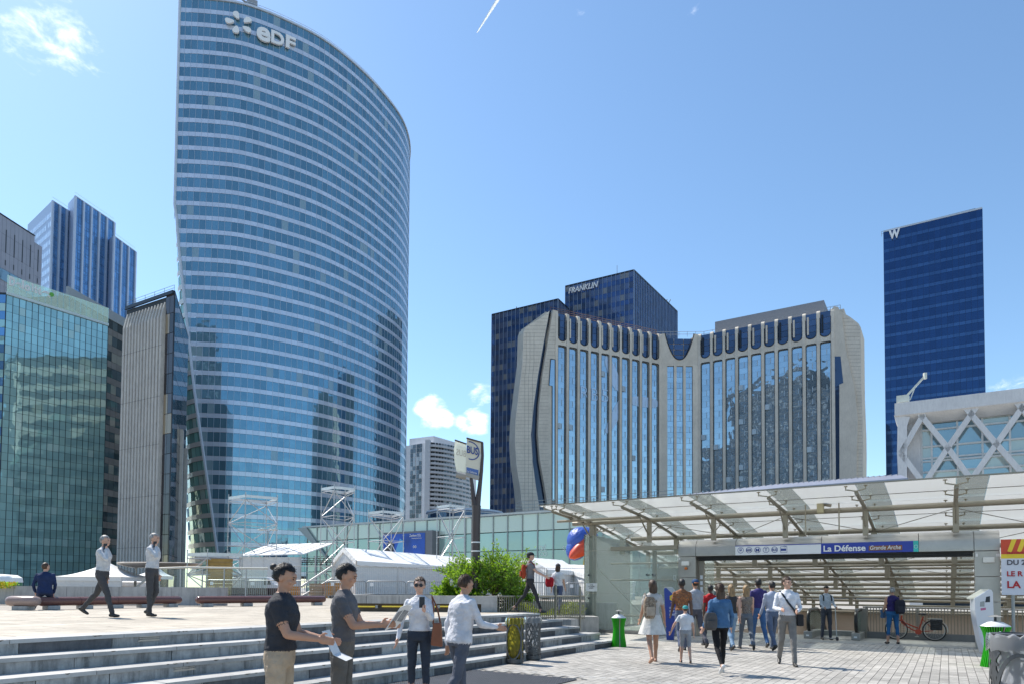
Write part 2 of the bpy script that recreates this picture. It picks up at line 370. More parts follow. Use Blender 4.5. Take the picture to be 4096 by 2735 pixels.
# ---------------------------------------------------------------- curved tower with the five-petal sign
def curved_tower():
    ZT = 148.0; FH = 3.5
    G_win = glassy('curved_tower_glass', (.165, .325, .42), .58, .03, .16, .014, .25, .035, (.28, .40, .45))
    G_sp = glassy('curved_tower_spandrel', (.62, .68, .78), .34, .2, .06, .004, .3)
    G_side = glassy('curved_tower_side_glass', (.25, .50, .46), .12, .05, .35, .03, .4, .1, (.45, .6, .55))
    G_sidesp = pm('curved_tower_side_spandrel', (.72, .69, .65), .35, .2, .06, tone=.06)
    M_trim = pm('curved_tower_trim', (.62, .66, .72), .4, .2)
    M_mul = pm('curved_tower_mullion', (.5, .56, .64), .4, .4)
    roof = [(720, -5), (850, 4), (980, 24), (1130, 80), (1300, 168), (1450, 290), (1550, 400), (1602, 472), (1630, 540)]
    pl = [roofpt(x, y, ZT) for x, y in roof]
    d = pl[-1]-pl[-2]
    pl += [pl[-1]+V((-.6, 9, 0)), pl[-1]+V((-3.2, 19, 0)), pl[-1]+V((-7.8, 29, 0))]
    # smooth, then resample at the 1.5 m module
    sm = []
    for i in range(len(pl)-1):
        p0 = pl[max(0, i-1)]; p1 = pl[i]; p2 = pl[i+1]; p3 = pl[min(len(pl)-1, i+2)]
        for k in range(12):
            t = k/12; sm.append(.5*((2*p1)+(p2-p0)*t+(2*p0-5*p1+4*p2-p3)*t*t+(3*p1-p0-3*p2+p3)*t**3))
    sm.append(pl[-1]); acc = [0]
    for a, b in zip(sm, sm[1:]): acc.append(acc[-1]+(b-a).length)
    TOT = acc[-1]
    def at(s):
        s = min(max(s, 0), TOT)
        for i in range(len(acc)-1):
            if s <= acc[i+1]: return lerp(sm[i], sm[i+1], (s-acc[i])/(acc[i+1]-acc[i]))
        return sm[-1]
    def pt(s, z): p = at(s); return V((p.x, p.y, z))
    def nrm(s):
        t = (at(s+.4)-at(s-.4)); n = t.cross(ZZ).normalized(); return n if n.y < 0 or n.x > 0 else -n
    edge = [(-20, 720), (430, 712), (860, 705), (1000, 713), (1200, 735), (1600, 780), (2000, 840), (2200, 868), (2400, 898)]
    left = [(860, 704.5), (1000, 707), (1200, 715), (1600, 728), (2000, 746), (2200, 757), (2400, 766)]
    def pyz(z): return 2345-(z-CAMH)*F/172.0
    def s_of_px(px, z):
        lo, hi = 0, 40
        for _ in range(30):
            mid = (lo+hi)/2; p = pt(mid, z); q = CM.transposed() @ (p-V((0, 0, CAMH)))
            if 2048-F*q.x/q.z < px: lo = mid
            else: hi = mid
        return lo
    def s0(z):
        y = pyz(z)
        if y < 880: return 0.0
        return s_of_px(interp(edge, y), z)
    T = thing('curved_glass_tower', 'tall curved blue glass tower with white band floors and a petal logo sign on top', 'tower', (at(20).x, at(20).y, 0))
    nfl = 41; P = []; Q = []; K = []; cut = MB(); cutp = MB()
    ncol = int(TOT/1.5); cw = TOT/ncol
    core = MB()
    back = [at(TOT), at(TOT)+V((-22, -4, 0)), at(40)+V((-34, 12, 0)), at(0)+V((-10, 14, 0))]
    for k in range(nfl):
        zt = ZT-k*FH; zb = zt-FH; zw0 = zb+1.15
        a_t, a_m, a_b = s0(zt), s0(zw0), s0(zb)
        smax = max(a_t, a_m, a_b)
        c0 = int(math.ceil(smax/cw-1e-6)) if smax > 0 else 0
        for c in range(c0, ncol):
            sa, sb = c*cw, (c+1)*cw; A = pt(sa, 0); B = pt(sb, 0); U = (B-A).normalized(); Nn = nrm((sa+sb)/2); mid = (A+B)/2
            P.append(rect(mid+Nn*.02+ZZ*(zw0+zt)/2, U, cw-.07, Nn, .06, zt-zw0-.06))
            Q.append(rect(mid+Nn*.04+ZZ*(zb+zw0)/2, U, cw-.05, Nn, .1, 1.15-.04))
        if smax > 0:
            sb = c0*cw; n = nrm(sb)*.05
            cutp.quad(pt(a_t, zt)+n, pt(sb, zt)+n, pt(sb, zw0+.04)+n, pt(a_m, zw0+.04)+n)
            cut.quad(pt(a_m, zw0)+n*1.6, pt(sb, zw0)+n*1.6, pt(sb, zb)+n*1.6, pt(a_b, zb)+n*1.6)
    for c in range(0, ncol+1):
        z0 = CAMH; n = nrm(c*cw)
        for z in [ZT-i*FH for i in range(nfl+1)]:
            if s0(z) > c*cw: z0 = z
            elif z0 > CAMH: break
        # mullion runs as far down as the facade goes at this column
        zz = ZT
        while zz > 4 and s0(zz) <= c*cw+1e-6: zz -= FH
        t = (at(c*cw+.4)-at(c*cw-.4)).normalized()
        K.append(rect(pt(c*cw, (ZT+zz)/2)+n*.06, t, .07, n, .12, ZT-zz))
    pieces(T, 'window_pane', P, G_win); pieces(T, 'spandrel_panel', Q, G_sp); pieces(T, 'mullion', K, M_mul)
    cutp.build('edge_panes', G_win, T, kind='stuff'); cut.build('edge_spandrels', G_sp, T, kind='stuff')
    # edge trim along the cut
    tr = MB(); tr.tube([pt(s0(ZT-k*FH), ZT-k*FH)+nrm(s0(ZT-k*FH)+.01)*.1 for k in range(nfl+1)], .35, 6); tr.build('edge_trim', M_trim, T)
    # slanted side face revealed by the cut
    NS = 6; sg = []; ss = []
    def side(z, t):
        C = pt(s0(z), z); y = pyz(z); w = max(0.0, interp(edge, y)-interp(left, y))
        Y = C.y+.13*w; D = ony(interp(left, y), y, Y); D.z = z
        p = lerp(C, D, t); b = math.sin(math.pi*t)*w*.012; return p+V((-.6, -.8, 0))*b
    # inner body behind the panes
    for k in range(nfl):
        zt = ZT-k*FH; zb = zt-FH; st = s0(zt); sb = s0(zb)
        for i in range(0, 30):
            pass
    rings = []
    for k in range(nfl+1):
        z = ZT-k*FH; s = s0(z); n = 28
        rings.append([pt(lerp(s+2.2, TOT, i/n), z)-nrm(lerp(s+2.2, TOT, i/n))*.25 for i in range(n+1)]+[V((b.x, b.y, z)) for b in back[1:3]]+[side(z, 1)+V((3.0, 2.5, 0))])
    core.loft(rings); core.build('inner_body', M_body, T)
    for k in range(nfl):
        zt = ZT-k*FH; zb = zt-FH; zw = zb+1.15
        if pyz(zt) < 900: continue
        for j in range(NS):
            t0, t1 = 1-math.cos(math.pi/2*j/NS), 1-math.cos(math.pi/2*(j+1)/NS); t0, t1 = (j/NS)**1.25, ((j+1)/NS)**1.25
            g = .005
            m = MB(); m.quad(side(zt, t1-g), side(zt, t0+g), side(zw, t0+g), side(zw, t1-g)); m.build('side_window_pane', G_side, T)
            m = MB(); o = V((-.1, -.25, 0)); m.quad(side(zw, t1)+o, side(zw, t0)+o, side(zb, t0)+o, side(zb, t1)+o); m.build('side_spandrel', G_sidesp, T)
    bk = MB(); bk.loft([[side(ZT-k*FH, t)+V((.25, .45, 0)) for t in (.0, .25, .5, .75, 1)] for k in range(16, nfl+1)], closed=False); bk.build('side_backing', M_body, T)
    # roof edge, cradle
    m = MB(); n = 40
    for i in range(n):
        a, b = TOT*i/n, TOT*(i+1)/n
        m.bar(pt(a, ZT+.3)+nrm(a)*.1, pt(b, ZT+.3)+nrm(b)*.1, .5, .5); m.bar(pt(a, ZT+1.6)-nrm(a)*.4, pt(b, ZT+1.6)-nrm(b)*.4, .07, .07)
        m.bar(pt(a, ZT+.4)-nrm(a)*.4, pt(a, ZT+1.6)-nrm(a)*.4, .06, .06)
    m.build('roof_edge', M_trim, T)
    sc = s_of_px(995, ZT); m = MB(); c = pt(sc, ZT); m.box(c+V((0, 2, 1.6)), (2.6, 2.2, 2.6), .4); m.bar(c+V((-1, 1.5, 2.2)), c+V((-5.5, -.5, 4.5)), .35); m.build('roof_cradle', pm('cradle_grey', (.3, .32, .35), .6), T)
    # sign
    def glyph(ch, px, py, hpx, wpx):
        z = (py and 0)
        s = s_of_px(px, ZT-10); p = at(s); dist = p.y
        zz = ony(px, py, dist).z; t = (at(s+1)-at(s-.2)).normalized(); n = nrm(s+1)
        text('sign_letter', ch, V((p.x, p.y, zz))+n*.35, t, ZZ, hpx*dist/F, M_white, T, .5, bold=.03, width=wpx*dist/F*1.08)
    glyph('e', 1024, 161, 80, 50); glyph('D', 1081, 175, 52, 48); glyph('F', 1139, 194, 52, 37)
    s = s_of_px(958, ZT-7); p = at(s); cz = ony(958, 103, p.y).z; t = (at(s+.5)-at(s-.5)).normalized(); n = nrm(s)
    for k in range(5):
        a0 = R(100-72*k); m = MB(); pts = []
        for i in range(14):
            q = 2*math.pi*i/14; lx = 1.95+.95*math.cos(q); ly = .62*math.sin(q)*(1+.35*math.cos(q))
            ly += .35*math.sin((lx-1)/1.9*math.pi*.8)
            x = lx*math.cos(a0)-ly*math.sin(a0); y = lx*math.sin(a0)+ly*math.cos(a0)
            pts.append(V((p.x, p.y, cz))+n*.9+t*x*1.15+ZZ*(y*1.0))
        m.poly(pts, -n*.5); m.build('sign_petal', M_white, T)
curved_tower()

# ---------------------------------------------------------------- teal office block, left
def teal_block():
    ZT = 61.0
    G = glassy('teal_block_glass', (.36, .60, .60), .42, .02, .12, .024, .22, .05, (.42, .62, .60))
    Gs = glassy('teal_block_joint', (.12, .22, .24), .5, .1, .1, .0)
    A = roofpt(28, 1098, ZT); B = roofpt(434, 1232, ZT); A.z = B.z = 0; d = (B-A).normalized(); n = V((d.y, -d.x, 0))
    T = thing('teal_office_block', 'teal mirror glass office block at the left edge with a name sign on its parapet', 'office building', (A.x, A.y, 0))
    C = A+V((-14, -1.5, 0)); Dp = B-n*16
    prism([A-n*.3, B-n*.3, Dp, C-n*14, C+V((0, .3, 0))], -2, ZT-3.5).build('inner_body', M_body, T)
    facade(T, A, B, .0, ZT-4, 17, 18, G, G, M_dark, .09, .10, .05, .52)
    facade(T, C, A, .0, ZT-4, 9, 18, glassy('teal_block_corner_glass', (.16, .36, .62), .6, .03, .1, .01), G, M_dark, .09, .10, .05, .52)
    # glass parapet
    par = clear('teal_parapet_glass', (.62, .85, .84), .16)
    Wd = (B-A).length; K = [rect(A+d*Wd*(i+.5)/17+n*.08+ZZ*(ZT-2), d, Wd/17-.06, n, .06, 3.8) for i in range(17)]
    pieces(T, 'parapet_pane', K, par)
    m = MB(); m.bar(A+ZZ*(ZT-3.7)+n*.2, B+ZZ*(ZT-3.7)+n*.2, .3, .5); m.build('parapet_base', pm('parapet_rail', (.55, .65, .66), .4), T)
    for ch, x0, x1, y0, y1 in (('D', 36, 56, 1105, 1140), ('e', 60, 82, 1125, 1148), ('l', 86, 93, 1120, 1155), ('o', 96, 118, 1135, 1160), ('i', 125, 131, 1132, 1165), ('t', 134, 147, 1140, 1170), ('t', 149, 162, 1146, 1176), ('e', 166, 198, 1158, 1182)):
        p = onpl(x0, y1, A+n*.5, n); q = onpl(x1, y1, A+n*.5, n); h = (y1-y0)*p.y/F
        text('sign_letter', ch, p, d, ZZ, h*(1 if ch in 'Dlit' else 1.3), pm('grey_sign', (.72, .72, .72), .5, .0) if ch == 'D' else bpy.data.materials['grey_sign'], T, .3, bold=.05, width=(q-p).length)
    p = onpl(205, 1180, A+n*.6, n); m = MB(); m.tube([p, p+n*.3], .42, 12); m.build('sign_dot', pm('green_dot', (.12, .4, .05), .5), T)
teal_block()

# ---------------------------------------------------------------- banded dark block between
def banded_block():
    ZT = 56.0
    A = roofpt(380, 1225, ZT)+V((0, 6, 0)); A = ony(425, 1268, 158); B = ony(520, 1300, 166); ZT = A.z
    T = thing('banded_office_block', 'dark narrow office block with brownish bands behind the teal glass block', 'office building', (A.x, A.y, 0))
    g = glassy('banded_glass', (.10, .14, .16), .35, .06, .4, .01, .4, .18, (.35, .34, .30)); s = pm('banded_spandrel', (.25, .225, .21), .5, .1, .15, .3, tone=.1)
    d = (B-A).normalized(); n = V((d.y, -d.x, 0)); A2 = A-d*12; B2 = B+d*8
    prism([A2-n*.3, B2-n*.3, B2-n*20, A2-n*20], -2, ZT).build('inner_body', M_body, T)
    facade(T, A2, B2, 0, ZT, 16, 17, g, s, None, gap=.06, fr=.6)
    m = MB(); m.bar(A2+V((0, 0, .9-A2.z+ZT)), B2+V((0, 0, .9-B2.z+ZT)), .6, 2.2); m.build('roof_band', pm('roof_band_grey', (.4, .42, .44), .6), T)
banded_block()

# ---------------------------------------------------------------- ribbed concrete block
def ribbed_block():
    ZT = 53.0
    A = roofpt(507, 1236, ZT); B = roofpt(668, 1182, ZT); C = roofpt(697, 1170, ZT); D = ony(752, 1300, 140.)
    for p in (A, B, C, D): p.z = 0
    d = (B-A).normalized(); n = d.cross(ZZ); n = n if n.dot(-A) > 0 else -n
    T = thing('ribbed_tower_block', 'grey concrete tower block of tall vertical ribs left of the curved tower', 'tower block', A)
    mc = stone('ribbed_concrete', (.46, .44, .41), (.56, .54, .50), .8, .4, 0, .05, .25)
    md = glassy('ribbed_dark_glass', (.05, .045, .05), .2, .04, .5, .01, .4, .08, (.3, .24, .16))
    prism([A, C-n*.2, D, D+(A-C)], -2, ZT-.3).build('core', M_body, T)
    nr = 13; w = (B-A).length/nr
    for i in range(nr):
        p = A+d*w*i; m = MB(); ww = w*.86; rings = []
        for z, o, k in ((0, .75, 1), (ZT*.35, .75, 1), (ZT*.68, .75, 1), (ZT-4.0, .75, 1), (ZT-2.6, .45, .75), (ZT-1.2, .12, .5)):
            c = p+d*w/2; rings.append([c-d*ww*k/2+ZZ*z, c-d*ww*k*.32+n*o+ZZ*z, c+d*ww*k*.32+n*o+ZZ*z, c+d*ww*k/2+ZZ*z])
        m.loft(rings); m.build('concrete_rib', mc, T)
    facade(T, A-n*.05, A+(D-C), 0, ZT-1, 9, 15, md, pm('ribbed_back_band', (.50, .44, .38), .6), None, gap=.05, fr=.5, inset=-.03, lim=60, nm=('rear_window_pane', 'rear_band', 'mullion'))  # unseen rear face, added in pale bands to brighten the teal block's reflection
    jo = MB()
    for q in (.16, .33, .5, .66, .83): jo.bar(A+n*.745+ZZ*ZT*q, B+n*.745+ZZ*ZT*q, .03, .06)
    jo.build('panel_joints', pm('joint_dark', (.16, .16, .16), .9), T)
    ew = (C-B).length; sd_ = (D-C); sw = sd_.length; sd_.normalize(); sn = sd_.cross(ZZ); sn = sn if sn.dot(-C) > 0 else -sn; Pn = []
    for r in range(15):
        fh = ZT/15
        for c in range(2): Pn.append(rect(B+d*ew*(c+.5)/2+n*.1+ZZ*(fh*(r+.5)), d, ew/2-.08, n, .1, fh-.1))
        for c in range(6): Pn.append(rect(C+sd_*sw*(c+.5)/6+sn*.1+ZZ*(fh*(r+.5)), sd_, sw/6-.08, sn, .1, fh-.1))
    pieces(T, 'end_window_pane', Pn, md)
    m = MB(); m.bar(A+n*.2+ZZ*ZT, C+n*.2+ZZ*ZT, .3, .6); m.bar(C+ZZ*ZT, D+ZZ*ZT, .3, .6); m.build('roof_edge', M_dark, T)
    for t, k in ((.55, .6), (.9, .56)):
        mm = MB(); mm.bx(C+sd_*sw*t+sn*.15, sd_*1.6, sn*.5, ZZ*ZT*k); mm.build('white_fin', mc, T)
    railing(T, [A+ZZ*(ZT+.3), C+ZZ*(ZT+.3)], 1.0, M_rail, 2.5, .05)
ribbed_block()

# ---------------------------------------------------------------- concrete block, far upper left
def slit_block():
    ZT = 101.; A = ony(-30, 905, 196); B = ony(166, 985, 214)
    T = thing('slit_window_block', 'pale grey panelled block with thin slits and rounded windows, top left corner', 'office building', (A.x, A.y, 0))
    mp = stone('lavender_panels', (.45, .46, .53), (.5, .51, .58), .6, .3, 0, .03)
    zt = A.z; d = V((B.x-A.x, B.y-A.y, 0)); Wd = d.length; d.normalize(); n = V((d.y, -d.x, 0)); Z1 = zt+0.5; z2 = B.z
    A0 = V((A.x, A.y, 0)); B0 = V((B.x, B.y, 0))
    prism([A0-n*.4, B0-n*.4, B0-n*18, A0-n*18], -2, z2-1).build('core', M_body, T)
    nc = 12; cw = Wd/nc; items = []
    for c in range(nc):
        top = z2-.3 if c > 9 else z2+1.5
        rows = 7; h = 5.2
        for r in range(rows):
            items.append(rect(A0+d*(c+.5)*cw+ZZ*(top-h*(r+.5)), d, cw-.09, n, .5, h-.06))
    pieces(T, 'wall_panel', items, mp)
    dk = pm('slit_dark', (.05, .06, .07), .5); sl = []
    for c in range(0, nc, 2):
        x = A0+d*(c+1)*cw+n*.28
        sl.append(rect(x+ZZ*(z2-5.5), d, .3, n, .06, 7)); sl.append(rect(x+ZZ*(z2-12), d, .3, n, .06, 1.6))
    pieces(T, 'slit', sl, dk)
    gw = glassy('slit_block_glass', (.32, .45, .5), .5, .08, .08, .0)
    for c in range(0, nc, 2):
        for zz in (z2-16.0, z2-23.5):
            x = A0+d*(c+1)*cw+n*.3+ZZ*zz; pts = []
            for i in range(16):
                q = 2*math.pi*i/16; cx = math.copysign(abs(math.cos(q))**.45, math.cos(q))*1.9; cz = math.copysign(abs(math.sin(q))**.45, math.sin(q))*1.7
                pts.append(x+d*cx+ZZ*cz)
            m = MB(); m.poly(pts, n*.15); m.build('rounded_window', gw, T)
    m = MB(); m.bar(A0+ZZ*(z2+1.7), A0+d*cw*10+ZZ*(z2+1.7), .8, .3); m.build('roof_edge', M_dark, T)
slit_block()

# ---------------------------------------------------------------- stepped blue tower, far left
def blue_tower():
    T = None; G = glassy('blue_tower_glass', (.16, .33, .58), .55, .04, .18, .004, .2); Gp = pm('blue_tower_fin', (.5, .58, .72), .5, .1)  # distance haze is put into the colours of this tower as lighter blues
    Gl = glassy('blue_tower_side_glass', (.62, .75, .9), .25, .1, .1, 0); Gb = pm('blue_tower_side_band', (.36, .47, .66), .5, .1)
    ZT = 172.
    Bc = ony(298, 786, 300); ZT = Bc.z
    T = thing('stepped_blue_tower', 'haze-tinted blue glass tower with stepped top and pale vertical fins, far left', 'tower', (Bc.x, Bc.y, 0))
    def slab(A, B, zt, nc, nr, bv):
        d = (B-A); d.z = 0; d.normalize(); n = V((d.y, -d.x, 0)); a = V((A.x, A.y, 0)); b = V((B.x, B.y, 0))
        prism([a-n*.3, b-n*.3, b+bv, a+bv], 20, zt).build('inner_body', Gb, T)
        facade(T, a, b, zt-nr*4.1, zt, nc, nr, G, glassy('x', (.2, .38, .62), .5, .06, .1, 0) if False else G, None, gap=.16, fr=.7, lim=110)
        K = []; w = (b-a).length
        for i in range(0, nc+1, 2): K.append(rect(a+d*w*i/nc+n*.35+ZZ*(zt-nr*2.05), d, .9, n, .7, nr*4.1))
        pieces(T, 'vertical_fin', K, Gp)
        m = MB(); m.bar(a+ZZ*(zt+.2), b+ZZ*(zt+.2), .6, .4); m.bar(a+ZZ*(zt+1.8), b+ZZ*(zt+1.8), .1, .1); m.build('roof_edge', Gp, T)
        return a, b, n, d
    # right block
    slab(ony(300, 786, 300), ony(456, 858, 322), ZT, 10, 30, V((-7, 6, 0)))
    slab(ony(454, 940, 316), ony(541, 980, 331), ony(454, 945, 316).z, 6, 24, V((-6, 5, 0)))
    zt = ony(209, 805, 296).z; a, b, n, d = slab(ony(209, 803, 296), ony(280, 834, 305), zt, 5, 28, V((-25, 20, 0)))
    # pale side face
    e = a+V((-25, 20, 0)); dd = (a-e).normalized(); w = (a-e).length; nn = V((dd.y, -dd.x, 0)); nn = nn if nn.dot(-a) > 0 else -nn; P = []
    for r in range(26):
        for c in range(16):
            if (r*7+c*3) % 23 == 0: continue
            P.append(rect(e+dd*w*(c+.5)/16+nn*.1+ZZ*(zt-6-r*4.1), dd, w/16-.7, nn, .2, 2.2))
    pieces(T, 'side_window', P, Gl)
    m = MB(); p1 = ony(290, 800, 302); q = V((p1.x, p1.y, 0)); m.bx(q+ZZ*40, d*2, V((-3, 4, 0)), ZZ*(ZT-43)); m.build('recess_wall', Gp, T)
blue_tower()

# ---------------------------------------------------------------- white apartment tower with curved balconies
def apartment():
    mw = stone('apartment_white', (.62, .63, .66), (.7, .71, .73), .75, .3, 0, .03); g = glassy('apartment_glass', (.10, .12, .14), .3, .06, .5, 0, .4, .25, (.4, .42, .44)); dk = pm('apartment_dark_panel', (.07, .07, .08), .6)
    Y = 330.; C = ony(1692, 1782, Y); zt = C.z; fl = 17; z0 = ony(1692, 2075, Y).z; fh = (zt-z0)/fl
    T = thing('white_apartment_tower', 'white apartment tower with curved rows of balconies beside the curved tower', 'apartment block', (C.x, Y, 0))
    def pl(px, Yy): p = ony(px, 1900, Yy); return V((p.x, p.y, 0))
    Lf = pl(1622, 330); Lc = pl(1690, 324)
    # left flank with paired windows
    d = (Lc-Lf).normalized(); n = V((d.y, -d.x, 0)); n = n if n.y < 0 else -n
    back = [pl(1905, 372), pl(1640, 360)]
    curve = [pl(1707, 322), pl(1740, 322.6), pl(1775, 325), pl(1810, 329), pl(1850, 335.5), pl(1892, 345)]
    prism([Lf, Lc, curve[0]]+curve[1:]+back, z0-20, zt).build('wall', mw, T)
    up = MB(); up.poly([V((p.x, p.y, zt)) for p in (pl(1636, 338), pl(1733, 331), pl(1860, 352), pl(1700, 362))], ZZ*5.2); up.build('roof_storey', mw, T)
    P = []
    for k in range(fl):
        z = z0+fh*(k+.55)
        for t in (.36, .52, .72, .88): P.append(rect(lerp(Lf, Lc, t)+n*.05+ZZ*z, d, 1.5, n, .25, 1.9))
        e = (curve[1]-curve[0]).normalized(); nn = V((e.y, -e.x, 0)); nn = nn if nn.y < 0 else -nn
        P.append(rect(lerp(curve[0], curve[1], .2)+nn*.06+ZZ*z, e, 2.2, nn, .2, 1.9))
        for a, b in zip(curve, curve[1:]):
            e = (b-a).normalized(); nn = V((e.y, -e.x, 0)); nn = nn if nn.y < 0 else -nn; w = (b-a).length
            for j in range(3):
                if a is curve[0] and j == 0: continue
                P.append(rect(lerp(a, b, (j+.5)/3)+nn*.04+ZZ*z, e, w/3*.72, nn, .16, 2.1))
    pieces(T, 'window', P, g)
    m = MB(); e = curve[1]-curve[0]
    pm_ = []
    for k in range(fl):
        z = z0+fh*(k+.55); e1 = e.normalized(); nn = V((e1.y, -e1.x, 0)); nn = nn if nn.y < 0 else -nn
        pm_.append(rect(lerp(curve[0], curve[1], .62)+nn*.07+ZZ*z, e1, 2.2, nn, .2, 2.2))
    pieces(T, 'dark_panel', pm_, dk)
    for k in range(fl):
        m = MB(); z = z0+fh*k; pts = curve
        q = [V((p.x, p.y, z)) for p in pts]; off = V((-.3, -1.7, 0))
        m.poly(q+[p+off for p in q[::-1]], ZZ*.3); m.build('balcony_slab', mw, T)
        m = MB(); out = [p+off for p in q]
        for a, b in zip(out, out[1:]): m.bx(a+ZZ*.3, b-a, V((0, .12, 0)), ZZ*.75)
        m.build('balcony_front', mw, T)
    p = pl(1699, 320); m = MB(); m.bx(p+ZZ*(z0-10), V((2.4, 0, 0)), V((0, 6, 0)), ZZ*(zt-z0+11)); m.build('corner_pier', mw, T)
apartment()

# ---------------------------------------------------------------- two dark office slabs behind the hotel
def dark_slabs():
    Gd = glassy('dark_slab_glass', (.05, .11, .24), .5, .03, .3, .008, .3); Gs = glassy('dark_slab_spandrel', (.045, .09, .21), .55, .04, .15, .008, .3)
    Gw = glassy('dark_slab_window', (.08, .11, .19), .4, .05, .4, .008, .3, .2, (.20, .20, .21)); mu = pm('dark_slab_mullion', (.28, .33, .42), .4, .5)
    def tower(name, label, pts, H, nc1, nc2, nr, low=True):
        A, C, B = [roofpt(x, y, H) for x, y in pts]
        T = thing(name, label, 'office tower', (C.x, C.y, 0))
        n = V((0, 1, 0)); d1 = (C-A).normalized(); d2 = (B-C).normalized()
        prism([A+d1*.3, C+V((0, .5, 0)), B-d2*.3, A+(B-C)], -2, H-.4).build('inner_body', M_body, T)
        facade(T, A, C, 0, H, nc1, nr, Gw, Gs, mu, .14, .3, .05, .55)
        facade(T, C, B, 0, H, nc2, nr, Gd, Gs, mu, .14, .3, .05, .55)
        m = MB(); m.bar(A, C, .5, .5); m.bar(C, B, .5, .5); m.build('roof_edge', M_dark, T)
        return T, A, C, B
    T, A, C, B = tower('dark_office_slab', 'dark blue glass office tower with a slanted white name sign behind the hotel', ((2262, 1147), (2535, 1082), (2708, 1247)), 120., 16, 28, 29)
    d = (C-A).normalized(); n = d.cross(ZZ); n = n if n.y < 0 else -n
    p = onpl(2275, 1176, A+n*.7, n); q = onpl(2393, 1148, A+n*.7, n)
    text('sign_letters', 'FRANKLIN', p, d, ZZ, 23*p.y/F, M_white, T, .3, shear=.25, width=(V((q.x-p.x, q.y-p.y, 0))).length, bold=.01)
    m = MB(); q = roofpt(2478, 1095, 120.); m.tube([q+V((0, 6, 0)), q+V((0, 6, 6))], .1, 6)
    for x in (2668, 2682): q = roofpt(x, 1225, 120.); m.tube([q+V((0, 4, 0)), q+V((.2, 4, 3)), q+V((1.0, 4, 4.5))], .2, 6)
    m.build('roof_antenna', M_rail, T)
    T, A, C, B = tower('dark_lower_slab', 'lower dark blue glass office slab behind the hotel left end', ((1968, 1260), (2232, 1198), (2300, 1262)), 111., 16, 12, 27)
    m = MB()
    for x in (2066, 2104): q = roofpt(x, 1238, 111.); m.tube([q+V((0, 6, 0)), q+V((0, 6, 3.5))], .18, 6)
    q = roofpt(2084, 1234, 111.); m.box(q+V((0, 7, .8)), (4, 2, 1.6)); m.build('roof_antenna', M_rail, T)
dark_slabs()

# ---------------------------------------------------------------- tall blue tower on the right with one letter
def w_tower():
    H = 115.; A = roofpt(3534, 930, H); B = roofpt(3929, 836, H)
    G = glassy('right_tower_glass', (.022, .065, .17), .62, .03, .1, .006, .25); Gs = glassy('right_tower_band', (.05, .115, .25), .6, .06, .1, .004, .25); mu = pm('right_tower_mullion', (.02, .05, .14), .4, .5)
    T = thing('dark_blue_tower', 'deep blue glass slab tower on the right with a single white letter sign', 'tower', (A.x, A.y, 0))
    d = (B-A).normalized(); n = d.cross(ZZ); n = n if n.y < 0 else -n
    prism([A-n*.3, B-n*.3, B-n*22, A-n*22], -2, H-.4).build('inner_body', M_body, T)
    facade(T, A, B, 0, H, 17, 34, G, Gs, mu, .1, .08, .05, .68)
    p = onpl(3556, 958, A+n*.4, n); q = onpl(3600, 946, A+n*.4, n)
    text('sign_letter', 'W', p, d, ZZ, 33*p.y/F, M_white, T, .3, bold=.05, width=V((q.x-p.x, q.y-p.y, 0)).length)
    m = MB(); m.bar(A+ZZ*.2, B+ZZ*.2, .4, .5); m.build('roof_edge', pm('roof_edge_pale', (.5, .55, .62), .5), T)
    railing(T, [A+V((1, 3, .2)), B+V((0, 3, .2))], 1.6, M_rail, 3, .09)
w_tower()
